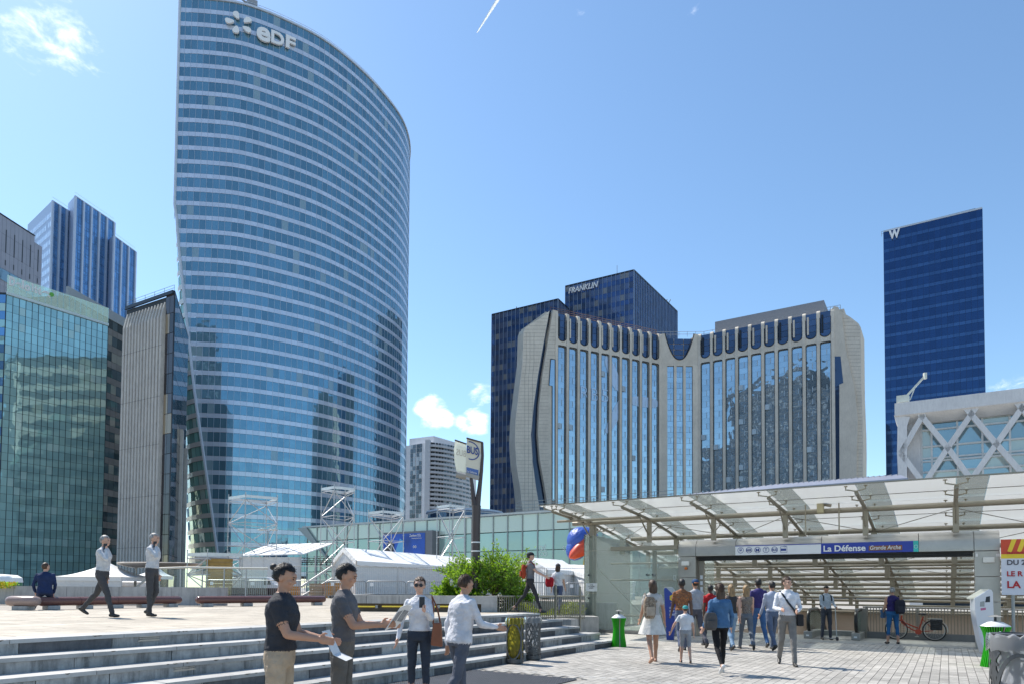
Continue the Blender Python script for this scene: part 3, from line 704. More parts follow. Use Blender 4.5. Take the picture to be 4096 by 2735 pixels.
# ================================================================ hotel with the V plan
def hotel():
    H = 69.5
    A0 = roofpt(2212, 1240, H); A1 = roofpt(2643, 1333, H); B0 = roofpt(2812, 1331, H); B1 = roofpt(3345, 1228, H)
    T = thing('stone_hotel', 'pale stone hotel with a V plan, tall glass strips and rounded top openings', 'hotel', (A1.x, A1.y, 0))
    G = glassy('hotel_glass', (.42, .53, .60), .8, .02, .10, .016, .2); Gt = glassy('hotel_top_glass', (.06, .10, .18), .5, .04, .25, .01); Gd = glassy('hotel_dark_slot', (.03, .045, .08), .4, .06, .1, .004)
    Mf = pm('hotel_window_frame', (.42, .49, .54), .4, .2); Mk = pm('hotel_black_trim', (.015, .018, .025), .4, .2); Mj = pm('hotel_panel_joint', (.28, .26, .235), .9)
    ST = []; panes = []; wins = []; frames = []; joints = []; trims = []
    FL = 2.93
    def setup(A, B):
        d = (B-A); w = d.length; d.normalize(); n = d.cross(ZZ); n = n if n.dot(-A) > 0 else -n; return A.copy(), d, n, w
    def wing(A, B, xs, slot, tall, tops, seed):
        """xs: pixel (left,right) of first and last bay; slot: px y of slot bottom first/last; tall: px y of tall window top"""
        A, d, n, w = setup(A, B); A = V((A.x, A.y, 0))
        def uz(px, py): p = onpl(px, py, A, n); return (p-A).dot(d), p.z
        nb = 10; u0 = uz(xs[0], 1500)[0]; u1 = uz(xs[1], 1500)[0]; pitch = (u1-u0)/(nb-1) if False else None
        us = [uz(x, 1500)[0] for x in xs]                     # left edges of first / last bay
        pit = (us[1]-us[0])/(nb-1); bw = pit*.765
        zs = uz(xs[0], slot)[1]; zt = uz(xs[0], tall)[1]
        P = lambda u, z, o=0: A+d*u+n*o+ZZ*z
        rnd = random.Random(seed); dep = .9
        for i in range(nb):
            a = us[0]+pit*i; b = a+bw; rr = bw/2; r2 = .5
            # lintel with U-shaped top and rounded lower corners
            top = [(a+rr-rr*math.cos(math.pi*k/12), zs+rr-rr*math.sin(math.pi*k/12)) for k in range(13)]
            bot = [(b, zt-r2)]+[(b-r2+r2*math.cos(math.pi/2*k/4), zt-r2+r2*math.sin(math.pi/2*k/4)) for k in range(1, 5)]+[(a+r2-r2*math.sin(math.pi/2*k/4), zt-r2+r2*math.cos(math.pi/2*k/4)) for k in range(0, 5)]
            m = MB(); m.poly([P(u, z) for u, z in top+bot], -n*dep); m.build('lintel_block', M_conc, T)
            # black trims round the opening
            tr = MB(); tr.tube([P(u, z, .02) for u, z in [(a, H-2)]+top+[(b, H-2)]], .11, 5); tr.tube([P(u, z, .02) for u, z in [(b, 4), (b, zt-r2)]+bot[1:]+[(a, zt-r2), (a, 4)]], .11, 5)
            tr.build('opening_trim', Mk, T)
            # tall strip of panes, one storey each: a solid glass panel and a glazed one with a casement
            z = zt; k = 0
            while z > 6:
                c = (a+b)/2
                panes.append(rect(P(c, z-FL*.25, -.45), d, bw-.03, n, .08, FL*.5-.025))
                lw = bw*.58
                panes.append(rect(P(a+lw/2, z-FL*.75, -.45), d, lw-.03, n, .08, FL*.5-.025)); panes.append(rect(P(a+lw+(bw-lw)/2, z-FL*.75, -.45), d, bw-lw-.03, n, .08, FL*.5-.025))
                frames.append(rect(P(a+lw, z-FL*.72, -.38), d, .16, n, .1, FL*.46))
                if rnd.random() < .05:
                    wins.append(rect(P(a+bw*.24, z-FL*.72, -.15), d, bw*.45, (n*.95+d*.3).normalized(), .1, FL*.46))
                z -= FL
            # dark glazed slot
            c = (a+b)/2
            for q in range(4): panes_top.append(rect(P(c, zs+.3+(H-.7-zs)*(q+.5)/4, -.55), d, bw+.1, n, .08, (H-.7-zs)/4-.08))
            m = MB(); m.bx(P(a+bw*.12, zs+1.2, -.5), d*bw*.16, n*.3, ZZ*(H-zs-2.4)); m.build('slot_mullion', M_conc if i % 3 else Mk, T)
        # piers between the bays, rounded over the top
        for i in range(nb+1):
            a = us[0]+pit*i-(pit-bw); b = us[0]+pit*i
            if i == 0: a = b-.75
            if i == nb: b = a+.75
            m = MB(); m.bx(P(a, 0, -dep), d*(b-a), n*(dep+.12), ZZ*(zt+2)); m.build('pier', M_conc, T)
            m = MB(); r = .9; rings = []
            prof = [(0.10, zt+2.0), (.10, H-r)]+[(.10-r+r*math.cos(math.pi/2*k/4), H-r+r*math.sin(math.pi/2*k/4)) for k in range(1, 5)]+[(-dep, H), (-dep, zt+2.0)]
            m.poly([P(a, z, o) for o, z in prof], d*(b-a)); m.build('pier_head', M_conc, T)
            joints.append(rect(P((a+b)/2, zt*.5, .125), d, .05, n, .02, zt))
        body = MB(); body.poly([P(us[0]-3, 0, -.9), P(us[0]+pit*nb+2, 0, -.9), P(us[0]+pit*nb+2, 0, -14), P(us[0]-3, 0, -14)], ZZ*(H-.45)); body.build('inner_body', M_conc, T)
        return A, d, n, us, pit, bw, zs, zt, P, uz
    panes_top = []
    L = wing(A0, A1, (2231, 2606), 1361, 1379, None, 3)
    A, d, n, us, pit, bw, zs, zt, P, uz = L
    # left flank: front pier, curved dark slot, rounded outer wall (traced in the plane of the wing, with depth)
    def shape(name, pts, off, dep, mat):
        m = MB(); m.poly([onpl(x, y, A+n*off, n) for x, y in pts], -n*dep); return m.build(name, mat, T)
    slotR = [(2212, 1240), (2198, 1330), (2183, 1420), (2170, 1500), (2157, 1620), (2152, 1736), (2160, 1840), (2178, 1940), (2200, 2080)]
    slotL = [(2198, 1244), (2182, 1330), (2166, 1420), (2152, 1500), (2135, 1620), (2124, 1736), (2130, 1840), (2143, 1940), (2166, 2080)]
    shape('flank_wall', slotR+[(2232, 2080), (2232, 1245)], 0, .9, M_conc)
    shape('dark_slot', slotL+slotR[::-1], -.9, .5, Gd)
    outer = [(2196, 1246), (2160, 1274), (2120, 1298), (2100, 1312), (2094, 1330), (2092, 1380), (2090, 1450), (2076, 1560), (2062, 1680), (2060, 1770), (2066, 1860), (2082, 1960), (2094, 2080)]
    shape('outer_wall', outer+slotL[::-1], -.3, 3, M_conc)
    dk = [(2088, 1430), (2072, 1540), (2056, 1680), (2051, 1771), (2056, 1850), (2070, 1950), (2084, 2080)]
    shape('outer_dark_slot', dk+[(2110, 2080), (2110, 1450)], -4, .5, Gd)
    shape('outer_edge', [(x-9, y) for x, y in dk]+dk[::-1], -3.8, .8, M_conc)
    # small stepped side window
    shape('side_window', [(2203, 1435), (2221, 1437), (2220, 2000), (2209, 2000), (2209, 1542), (2196, 1540)], .05, .2, G)
    m = MB(); m.tube([onpl(x, y, A+n*.1, n) for x, y in ((2203, 1435), (2221, 1437), (2220, 2060))], .1, 5); m.tube([onpl(x, y, A+n*.1, n) for x, y in ((2203, 1435), (2196, 1540), (2209, 1542), (2209, 2060))], .1, 5); m.build('side_window_trim', Mk, T)
    # stone courses drawn as shallow joints on the flanks
    Rr = wing(B0, B1, (2803, 3281), 1433, 1452, None, 5)
    A2, d2, n2, us2, pit2, bw2, zs2, zt2, P2, uz2 = Rr
    def shape2(name, pts, off, dep, mat):
        m = MB(); m.poly([onpl(x, y, A2+n2*off, n2) for x, y in pts], -n2*dep); return m.build(name, mat, T)
    shape2('flank_wall', [(3322, 1242), (3336, 1226), (3352, 1228), (3368, 1262), (3384, 1400), (3420, 1560), (3432, 1680), (3428, 1800), (3424, 2080), (3318, 2080)], 0, .9, M_conc)
    shape2('end_wall', [(3340, 1236), (3352, 1240), (3400, 1268), (3434, 1294), (3443, 1310), (3446, 1560), (3452, 1720), (3453, 1800), (3450, 2080), (3405, 2080)], -.5, 9, M_conc)
    shape2('side_window', [(3336, 1424), (3362, 1424), (3373, 1530), (3357, 1536), (3358, 2080), (3338, 2080)], .05, .2, Gt)
    # centre bay with the big parabolic opening
    C0 = P(us[0]+pit*10, 0); C1 = P2(us2[0]-(pit2-bw2), 0); C0 = V((C0.x, C0.y, 0)); C1 = V((C1.x, C1.y, 0)); dc = (C1-C0); wc = dc.length; dc.normalize(); nc = dc.cross(ZZ); nc = nc if nc.y < 0 else -nc
    PC = lambda u, z, o=0: C0+dc*u+nc*o+ZZ*z
    def uc(px, py): p = onpl(px, py, C0, nc); return (p-C0).dot(dc), p.z
    zb = uc(2720, 1438)[1]; uL = uc(2660, 1340)[0]; uR = uc(2776, 1340)[0]; ztc = uc(2720, 1458)[1]; um = (uL+uR)/2; hw = (uR-uL)/2
    par = [(um+hw*t, zb+(H-zb)*abs(t)**2.2) for t in [i/10 for i in range(-10, 11)]]
    m = MB(); m.poly([PC(0, H-.2), *[PC(u, z) for u, z in par], PC(wc, H-.2), PC(wc, ztc-.3), PC(0, ztc-.3)], -nc*.9); m.build('centre_lintel', M_conc, T)
    m = MB(); m.tube([PC(u, z, .02) for u, z in par], .14, 5); m.build('opening_trim', Mk, T)
    for i in range(3):
        for q in range(4): panes_top.append(rect(PC(uL+hw*2*(i+.5)/3, zb+(H-1-zb)*(q+.5)/4, -.9), dc, hw*2/3-.2, nc, .08, (H-1-zb)/4-.15))
    xs = ((2669, 2696), (2706, 2733), (2743, 2771)); prev = 0
    for k, (x0, x1) in enumerate(xs+((None, None),)):
        a, b = (uc(x0, 1600)[0], uc(x1, 1600)[0]) if x0 else (wc, wc)
        m = MB(); m.bx(PC(prev, 0, -.9), dc*(a-prev), nc*.98, ZZ*ztc); m.build('pier', M_conc, T); prev = b
        if not x0: break
        z = ztc-.3; ww = b-a; c = (a+b)/2
        while z > 6:
            panes.append(rect(PC(c, z-FL*.25, -.4), dc, ww-.06, nc, .08, FL*.5-.05)); panes.append(rect(PC(a+ww*.29, z-FL*.75, -.4), dc, ww*.58-.06, nc, .08, FL*.5-.05)); panes.append(rect(PC(a+ww*.79, z-FL*.75, -.4), dc, ww*.42-.06, nc, .08, FL*.5-.05))
            frames.append(rect(PC(a+ww*.58, z-FL*.72, -.33), dc, .14, nc, .1, FL*.46)); z -= FL
    m = MB(); m.poly([PC(-1, 0, -1.2), PC(wc+1, 0, -1.2), PC(wc+1, 0, -12), PC(-1, 0, -12)], ZZ*(H-1)); m.build('inner_body', M_conc, T)
    pieces(T, 'window_pane', panes, G); pieces(T, 'top_window_pane', panes_top, Gt); pieces(T, 'window_frame', frames, Mf, 240); pieces(T, 'open_casement', wins, Mf)
    # stone courses: shallow recessed-looking joints over piers and flanks
    jo = MB()
    for z in [6+1.02*i for i in range(62)]:
        for X, a, b, o in ((P, us[0]-.75-(0), us[0]-.05, .125),):
            pass
    for k in range(60):
        y = 1260+k*14.5
        xl = interp([(yy, xx) for xx, yy in outer], y)+2; xr = interp([(yy, xx) for xx, yy in slotL], y)-2
        jo.bar(onpl(xl, y, A-n*.29, n), onpl(xr, y, A-n*.29, n), .03, .05)
        xl = interp([(yy, xx) for xx, yy in slotR], y)+2
        if y > 1300: jo.bar(onpl(xl, y, A+n*.01, n), onpl(2194 if y > 1440 else 2226, y, A+n*.01, n), .03, .05)
        if 1270 < y: jo.bar(onpl(interp([(1228, 3356), (1400, 3388), (1560, 3424), (2080, 3428)], y), y, A2-n2*.49, n2), onpl(interp([(1236, 3352), (1310, 3440), (1800, 3450), (2080, 3447)], y), y, A2-n2*.49, n2), .03, .05)
    for x in (2105, 2120, 2136): jo.tube([onpl(x-6 if y > 1500 else x, y, A-n*.29, n) for y in range(1330, 2060, 60)], .03, 4)
    jo.build('stone_joints', Mj, T, kind='stuff')
    # pale petals and letters laid on the left wing glass
    Md = pm('pane_mark', (.50, .62, .78), .25, .2, .03)
    for pts in (((2412, 1425), (2440, 1418), (2496, 1550), (2490, 1566), (2472, 1566), (2446, 1540)), ((2512, 1578), (2620, 1590), (2637, 1610), (2630, 1632), (2520, 1622)), ((2470, 1596), (2492, 1596), (2488, 1650), (2440, 1735), (2412, 1728))):
        cx = sum(p[0] for p in pts)/len(pts); cy = sum(p[1] for p in pts)/len(pts); q = []
        k = len(pts)
        for i in range(k):
            a, b, c = pts[i-1], pts[i], pts[(i+1) % k]
            for t in (0, .25, .5, .75, 1):
                p1 = (lerp(a[0], b[0], .5+t/2*.0+.0), 0)
                m1 = ((a[0]+b[0])/2, (a[1]+b[1])/2); m2 = ((b[0]+c[0])/2, (b[1]+c[1])/2)
                q.append(((1-t)**2*m1[0]+2*t*(1-t)*b[0]+t*t*m2[0], (1-t)**2*m1[1]+2*t*(1-t)*b[1]+t*t*m2[1]))
        m = MB(); m.poly([onpl(x, y, A-n*.34, n) for x, y in q], -n*.02); m.build('pane_petal', Md, T)
    for ch, x0, x1, y1 in (('R', 2322, 2356, 1592), ('B', 2366, 2392, 1600), ('5', 2406, 2434, 1604)):
        p = onpl(x0, y1, A-n*.33, n); q = onpl(x1, y1, A-n*.33, n); text('pane_letter', ch, p, d, ZZ, 55*p.y/F, Md, T, .02, width=V((q.x-p.x, q.y-p.y, 0)).length, bold=-.015)
    # roof railings and plant room
    railing(T, [P(us[0]-1, H, -2), P(us[0]+pit*10, H, -2)], 1.5, pm('rust_railing', (.2, .13, .11), .6, .2), 2.2, .09, (1, .66, .33))
    railing(T, [P(us[0]+pit*10, H, -3), P2(us2[0], H, -3), P2(us2[0]+pit2*10+1, H, -3)], 1.4, M_rail, 2.2, .08, (1, .5))
    m = MB(); q0 = onpl(2860, 1330, A2-n2*5, n2); q1 = onpl(3296, 1240, A2-n2*5, n2); q0.z = q1.z = 0; m.poly([q0, q1, q1-n2*7, q0-n2*7], ZZ*0.01)
    m = MB(); hz = H+4.2; m.bx(V((q0.x, q0.y, H-1)), V((q1.x-q0.x, q1.y-q0.y, 0)), -n2*8, ZZ*(hz-H+1)); m.build('plant_room', pm('plant_room_panel', (.24, .25, .28), .6), T)
hotel()

# ---------------------------------------------------------------- lattice-fronted building on the right
def lattice():
    ZT = 23.5; A = roofpt(3578, 1612, ZT); B = roofpt(4096, 1549, ZT); d = (B-A).normalized(); B = A+d*34; n = d.cross(ZZ); n = n if n.y < 0 else -n
    A = V((A.x, A.y, 0)); P = lambda u, z, o=0: A+d*u+n*o+ZZ*z
    T = thing('lattice_front_building', 'white stone building with crossed diagonal struts over its windows on the right', 'building', A)
    mc = stone('lattice_stone', (.62, .61, .61), (.72, .71, .70), .7, .6, 0, .04, .12); g = glassy('lattice_glass', (.30, .42, .47), .45, .05, .2, .006, .4, .3, (.52, .60, .57)); mf = pm('lattice_window_frame', (.72, .74, .74), .5)
    def uz(px, py, o=0): p = onpl(px, py, A+n*o, n); return (p-A).dot(d), p.z
    zp = uz(3800, 1688)[1]-.1; zb0 = ZT-1.45
    m = MB(); m.bx(P(0, zb0, -8), d*34, n*8, ZZ*1.45); m.build('roof_parapet', mc, T)
    m = MB(); m.poly([P(0, zb0, 0), P(34, zb0, 0), P(34, zb0-.9, -1.6), P(1.4, zb0-.9, -1.6)]); m.build('soffit', mc, T)
    gz = -2.2
    m = MB(); m.bx(P(1.4, -1, -9), d*32, n*6.6, ZZ*(zb0)); m.build('inner_body', M_body, T)
    m = MB(); m.bx(P(1.2, -1, -9), d*1.3, n*7.4, ZZ*(zb0+.2)); m.build('end_wall', mc, T)
    # glazing grid
    P_ = []; cols = []; u = 2.6; k = 0; ws = (1.0, 2.45, 2.25)
    while u < 33:
        w = ws[k % 3] if k < 1 else (2.5 if k % 2 else 2.35); cols.append((u, w)); u += w; k += 1
    rows = []; z = zb0-.8; hs = (.85, 1.95, 1.35, .35, 1.25, 1.95, 1.6)
    k = 0
    while z > 5: rows.append((z, hs[k % 7])); z -= hs[k % 7]; k += 1
    Fh = []
    for (uu, w) in cols:
        for (zz, h) in rows: P_.append(rect(P(uu+w/2, zz-h/2, gz), d, w-.1, n, .08, h-.1))
        Fh.append(rect(P(uu, (rows[0][0]+rows[-1][0])/2, gz+.1), d, .2, n, .2, rows[0][0]-rows[-1][0]+1))
    for (zz, h) in rows: Fh.append(rect(P(18, zz, gz+.12), d, 31, n, .2, .2))
    pieces(T, 'window_pane', P_, g); pieces(T, 'window_bar', Fh, mf)
    # crossed struts: crossing points measured on the photo
    def strut(p, q):
        a = onpl(p[0], p[1], A-n*.5, n); b = onpl(q[0], q[1], A-n*.5, n)
        m = MB(); m.bar(a, b, .56, .6, up=n); m.build('diagonal_strut', mc, T)
    tops = [(3695, 1655), (3883, 1635), (4083, 1612)]; mids = [(3604, 1812), (3791, 1790), (3985, 1775), (4190, 1752)]; bots = [(3696, 1935), (3885, 1918), (4095, 1900), (4300, 1880)]
    strut(tops[0], mids[0]); strut((3674, 1648), mids[1])
    strut((3725, 1640), mids[0]) if False else None
    strut((3905, 1628), mids[1]); strut((3862, 1630), mids[2]); strut((4108, 1602), mids[2]); strut((4062, 1604), mids[3])
    strut((3716, 1646), mids[0]) if False else None
    for a, b in ((0, 0), (1, 0), (1, 1), (2, 1), (2, 2), (3, 2), (3, 3)): strut(mids[a], bots[b])
    # flared stone end pier
    m = MB(); a = lambda x, y: onpl(x, y, A-n*.2, n)
    m.poly([a(3576, 1660), a(3590, 1700), a(3588, 1812), a(3594, 1950), (a(3628, 1950)), a(3628, 1700), a(3640, 1665)], -n*5); m.build('end_pier', mc, T)
    # roof cradle crane
    mk = pm('cradle_cream', (.55, .58, .52), .5); m = MB(); c = onpl(3612, 1600, A-n*2, n); m.box(c+V((0, 0, .1)), (1.3, 1.2, .8), math.atan2(d.y, d.x)); q = onpl(3700, 1502, A-n*2, n); m.bar(c+V((.3, 0, .4)), q, .18, .2); m.bar(onpl(3640, 1598, A-n*2, n), lerp(c, q, .55), .1); m.box(q, (.3, .3, .7)); m.build('roof_cradle', mk, T)
lattice()

# ---------------------------------------------------------------- long glass shopping hall with the billboard
def glass_hall():
    ZT = 11.55; A = roofpt(1500, 2091, ZT); B = roofpt(2184, 2047, ZT); d = (B-A).normalized(); n = d.cross(ZZ); n = n if n.y < 0 else -n
    A = V((A.x, A.y, 0)); P = lambda u, z, o=0: A+d*u+n*o+ZZ*z
    def uz(px, py, o=0): p = onpl(px, py, A+n*o, n); return (p-A).dot(d), p.z
    u0 = uz(1232, 2107)[0]; u1 = uz(2420, 2030)[0]+8
    T = thing('glass_shopping_hall', 'long low glass hall with pale green panels and a blue billboard behind the white tents', 'shopping hall', P(0, 0))
    g = glassy('hall_glass', (.34, .50, .48), .3, .12, .12, .006, .3); gu = glassy('hall_upper_panel', (.55, .66, .60), .15, .25, .06, 0); mm = pm('hall_mullion', (.33, .38, .38), .5, .3)
    m = MB(); m.bx(P(u0+1, -1, -20), d*(u1-u0), n*19.6, ZZ*(ZT+.6)); m.build('inner_body', pm('hall_inner', (.10, .13, .13), .8), T)
    ub = uz(1725, 2100)[0]; P1 = []; P2 = []; K = []
    w = 2.35; k = int((u1-u0)/w)
    for i in range(k):
        c = u0+(i+.5)*w
        for zz, h, arr in ((ZT-1.2, 2.2, P2), (ZT-3.6, 2.5, P1), (ZT-6.1, 2.45, P1), (ZT-8.6, 2.45, P1), (ZT-10.8, 1.9, P1)):
            arr.append(rect(P(c, zz, 0), d, w-.07, n, .1, h-.07))
        K.append(rect(P(u0+i*w, ZT/2, .08), d, .12, n, .2, ZT))
    pieces(T, 'glass_panel', P1, g); pieces(T, 'upper_panel', P2, gu); pieces(T, 'mullion', K, mm)
    m = MB(); m.bar(P(u0-1, ZT+.1, .1), P(u1, ZT+.1, .1), .6, .25); m.build('roof_edge', pm('hall_edge', (.5, .55, .55), .5), T)
    m = MB(); m.poly([P(u0-2.2, ZT, .2), P(u0, ZT, .2), P(u0+5, ZT-5, .15), P(u0+5, ZT-5.3, .15)], n*.2); m.build('raking_beam', mm, T)
    # lettering stuck inside the panes
    ml = pm('hall_letters', (.62, .72, .70), .5)
    for s, x, y, h in (('DÉ', 2158, 2200, 20), ('CO', 2158, 2222, 18), ('ST', 2250, 2200, 18), ('BR', 2272, 2198, 16)):
        p = onpl(x, y, A+n*.07, n); text('window_lettering', s, p, d, ZZ, h*p.y/F, ml, T, .02)
    # rails on the roof
    railing(T, [P(uz(2030, 2050)[0], ZT+.2, -2), P(uz(2184, 2045)[0], ZT+.2, -2), P(u1, ZT+.2, -2)], 1.7, M_rail, 2.4, .06, (1, .75, .5, .25))
    # billboard box
    ba, zb = uz(1528, 2240, 1.5); bb, zt = uz(1703, 2128, 1.5); hz = zt-zb+1.0
    Bt = thing('phone_billboard', 'blue advertising billboard with two phones, mounted on the glass hall', 'billboard', P(ba, zb-1, 1.5))
    m = MB(); m.bx(P(ba, zb-1, .1), d*(bb-ba+1.2), n*1.38, ZZ*(hz+.3)); m.build('billboard_box', pm('billboard_case', (.18, .19, .21), .5), Bt)
    mb_ = pm('billboard_blue', (.015, .10, .52), .4, var=.5, scale=.25); m = MB(); m.bx(P(ba+.1, zb-1, 1.5), d*(bb-ba-.2), n*.03, ZZ*hz); m.build('billboard_panel', mb_, Bt)
    for pts, c in ((((1540, 2200), (1556, 2160), (1577, 2175), (1572, 2225), (1545, 2225)), (.02, .02, .04)), (((1575, 2222), (1600, 2152), (1612, 2160), (1618, 2192), (1608, 2228)), (.12, .42, .75))):
        m = MB(); m.poly([onpl(x, y, A+n*1.56, n) for x, y in pts], n*.03); m.build('printed_phone', pm('phone_print', c, .3), Bt)
    for s, x, y, h in (('Zenfone 5|5z', 1638, 2145, 11), ('Des cameras qui pensent pour vous', 1647, 2153, 4), ('00', 1652, 2190, 11), ('ASUS', 1541, 2141, 5)):
        p = onpl(x, y, A+n*1.56, n); text('billboard_lettering', s, p, d, ZZ, h*p.y/F, M_white, Bt, .02, width=(60 if 'Zen' in s else 52 if 'Des' in s else 18 if s == '00' else 22)*p.y/F)
glass_hall()
# ---------------------------------------------------------------- round roof pavilion behind the hall
def round_pavilion():
    c = ony(1860, 2030, 128); T = thing('round_roof_pavilion', 'low round white roof pavilion with a ring of dark windows above the glass hall', 'pavilion', (c.x, c.y, 10))
    mw = pm('pavilion_white', (.55, .58, .64), .6); g = glassy('pavilion_glass', (.05, .09, .16), .4, .05, .3)
    m = MB(); m.lathe([(10.2, 0), (10.2, 1.4), (6.9, 2.3), (6.9, 4.9), (7.3, 5.0), (7.2, 5.35), (5, 5.6), (.1, 5.7)], c*1+V((0, 0, 10.6-c.z)), 48, 1.0, 1.0); m.build('drum', mw, T, smooth=True)
    K = []
    for i in range(30):
        q = math.pi+math.pi*(i+.5)/30; nn = V((math.cos(q), math.sin(q), 0)); 
        K.append(rect(V((c.x, c.y, 10.6+3.7))+nn*6.92, ZZ.cross(nn), .62, nn, .1, 1.9))
    pieces(T, 'window', K, g)
    m = MB()
    for i in range(40):
        q0 = math.pi+math.pi*i/40; q1 = math.pi+math.pi*(i+1)/40; a = V((c.x+9.6*math.cos(q0), c.y+9.6*math.sin(q0), 12.2)); b = V((c.x+9.6*math.cos(q1), c.y+9.6*math.sin(q1), 12.2))
        m.bar(a+ZZ*.9, b+ZZ*.9, .06, .06); m.bar(a, a+ZZ*.9, .05, .05)
    m.build('terrace_railing', M_rail, T)
round_pavilion()
# vapour trail high in the sky
m = MB(); a = ony(1908, 132, 6000); b = ony(2000, -14, 6000); off = (b-a).cross(V((0, 1, 0))).normalized()
m.tube([a, lerp(a, b, .3), b], [4, 8, 15], 6)
solo(m, 'vapour_trail', clear('vapour', (.95, .97, 1), .75, .9, (1, 1, 1)), 'thin white vapour trail at the top of the sky', 'vapour trail')

# ---------------------------------------------------------------- gridded block behind the viewpoint, mirrored in the hotel glass
def mirrored_block():
    T = thing('gridded_office_block', 'dark gridded office block behind the viewpoint, seen only mirrored in the hotel glass', 'office building', (-135, -45, 0))
    mw = stone('mirrored_wall', (.07, .08, .095), (.10, .11, .13), .7, .3, 0); g = glassy('mirrored_glass', (.07, .09, .12), .3, .08, .5, .01, .4, .2, (.3, .3, .3)); P = []
    for x0, x1, H in ((-170, -104, 140.), (-206, -171, 104.), (-103.5, -88, 122.)):
        A = V((x0, -42, 0)); B = V((x1, -42, 0)); w = x1-x0; k = max(4, int(w/3.3)); r = int(H/4)
        prism([A, B, B-Y_*18, A-Y_*18], -2, H).build('wall', mw, T)
        for i in range(r):
            for c in range(k): P.append(rect(A+V((w*(c+.5)/k, .05, 4*i+2.1)), (1, 0, 0), w/k*.7, (0, 1, 0), .2, 2.2))
    pieces(T, 'window_pane', P, g)
Y_ = V((0, 1, 0))
mirrored_block()
# ================================================================ ground, plaza, steps
B_ST0 = 7.72; TREAD = .445; RISE = .18; NST = 5; PLZ = RISE*NST; B_TOP = B_ST0+TREAD*(NST-1)
FRONT = 23.0
def ab(p): return p.dot(SU), p.dot(SV)
def fp(px, py, a=FRONT):                       # pixel -> (b, z) on a plane parallel to the station front
    p = onpl(px, py, S(a, 0), SU); return p.dot(SV), p.z
M_asph = stone('ground_paving_far', (.30, .29, .27), (.38, .36, .33), .85, .4, .2)
M_brick = stone('paving_brick', (.32, .305, .28), (.42, .40, .365), .8, 5, .25, .15, .0, .24)
M_joint = stone('paving_sand_joint', (.24, .225, .20), (.32, .30, .27), .95, 8, .2)
M_slab = stone('plaza_slab', (.40, .355, .29), (.50, .45, .375), .75, 2.2, .2, .08, .0, .22)
M_coping = stone('step_coping', (.36, .36, .35), (.47, .465, .45), .7, 4, .25, .12, .0, .25)
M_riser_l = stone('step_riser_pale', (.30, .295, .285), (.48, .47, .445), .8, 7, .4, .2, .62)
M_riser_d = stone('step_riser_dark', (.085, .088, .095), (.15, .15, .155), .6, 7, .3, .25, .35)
M_steel = pm('brushed_steel', (.42, .40, .37), .38, .75, .12, 2.5, .05, 60)
M_tube = pm('canopy_tube_paint', (.30, .27, .215), .42, .35, .1, 3)
M_floor = stone('station_floor', (.30, .295, .27), (.38, .37, .34), .7, 2, .15)
PIT = (25.7, 44.0, -7.0, 5.9)
bR = fp(3898, 2300)[0]; bRo = fp(4003, 2300)[0]; bL = fp(2783, 2300)[0]; bLo = fp(2712, 2300)[0]; bGl = fp(2338, 2300)[0]
PIT = (26.4, 44.0, bRo-5, bL)
m = MB(); E = 3000; a0, a1, b0, b1 = PIT
for q in ((-E, a0, -E, E), (a1, E, -E, E), (a0, a1, -E, b0), (a0, a1, b1, E)):
    m.quad(S(q[0], q[2], -.03), S(q[1], q[2], -.03), S(q[1], q[3], -.03), S(q[0], q[3], -.03))
for p in m.v: pass
gr = struct(m.build('ground', M_asph))
m = MB(); m.quad(S(4, -9, 0), S(22.75, -9, 0), S(22.75, B_ST0, 0), S(4, B_ST0, 0)); gp = struct(m.build('brick_pavement', M_joint))
# bricks: rows run along the steps
gc = ab(onz(2310, 2718, 0))                     # corner of the steel grating
items = []; rw = .145; bl = .29
for i in range(int((B_ST0+9)/rw)):
    b = -9+(i+.5)*rw
    for j in range(int(14/bl)):
        a = 9.2+(j+.5)*bl+(bl/2 if i % 2 else 0)+random.uniform(-.004, .004)
        if a > 22.55: continue
        if gc[0]-2.6 < a < gc[0]+.1 and b > gc[1]-.1: continue
        p = S(a, b); 
        if p.y < 8 or abs(p.x/p.y) > .80: continue
        items.append(rect(S(a, b, .004+random.uniform(0, .003)), SU, bl-.010, SV, rw-.010, .02))
pieces(gp, 'paving_brick', items, M_brick)
# steel grating and slot drains
m = MB(); a, b = gc
m.quad(S(a-2.5, b, .006), S(a, b, .006), S(a, B_ST0-.05, .006), S(a-2.5, B_ST0-.05, .006)); Tg = struct(m.build('grating_bed', pm('grating_bed', (.05, .05, .05), .9)))
K = []
for i in range(int((B_ST0-.1-b)/.045)): K.append(rect(S(a-1.25, b+.02+i*.045, .014), SU, 2.48, SV, .016, .014))
for i in range(26): K.append(rect(S(a-.02-i*.1, (b+B_ST0)/2-.02, .016), SU, .012, SV, B_ST0-b-.1, .012))
pieces(Tg, 'grating_bar', K, pm('grating_steel', (.20, .20, .21), .5, .6))
for a, b0_, b1_, nm in ((ab(onz(2300, 2703, 0))[0], -5, B_ST0-.3, 'a'), (22.66, bRo, bLo, 'b')):
    m = MB(); m.quad(S(a-.05, b0_, .0075), S(a+.05, b0_, .0075), S(a+.05, b1_, .0075), S(a-.05, b1_, .0075)); dr = struct(m.build('slot_drain', pm('drain_dark', (.04, .04, .04), .9)))
    pieces(dr, 'drain_bar', [rect(S(a, b0_+.1+i*.2, .012), SU, .085, SV, .11, .01) for i in range(int((b1_-b0_)/.2)-1)], M_coping)
m = MB(); m.quad(S(22.75, bRo-5, .0), S(PIT[0], bRo-5, .0), S(PIT[0], bLo+.2, .0), S(22.75, bLo+.2, .0)); struct(m.build('station_floor', M_floor))
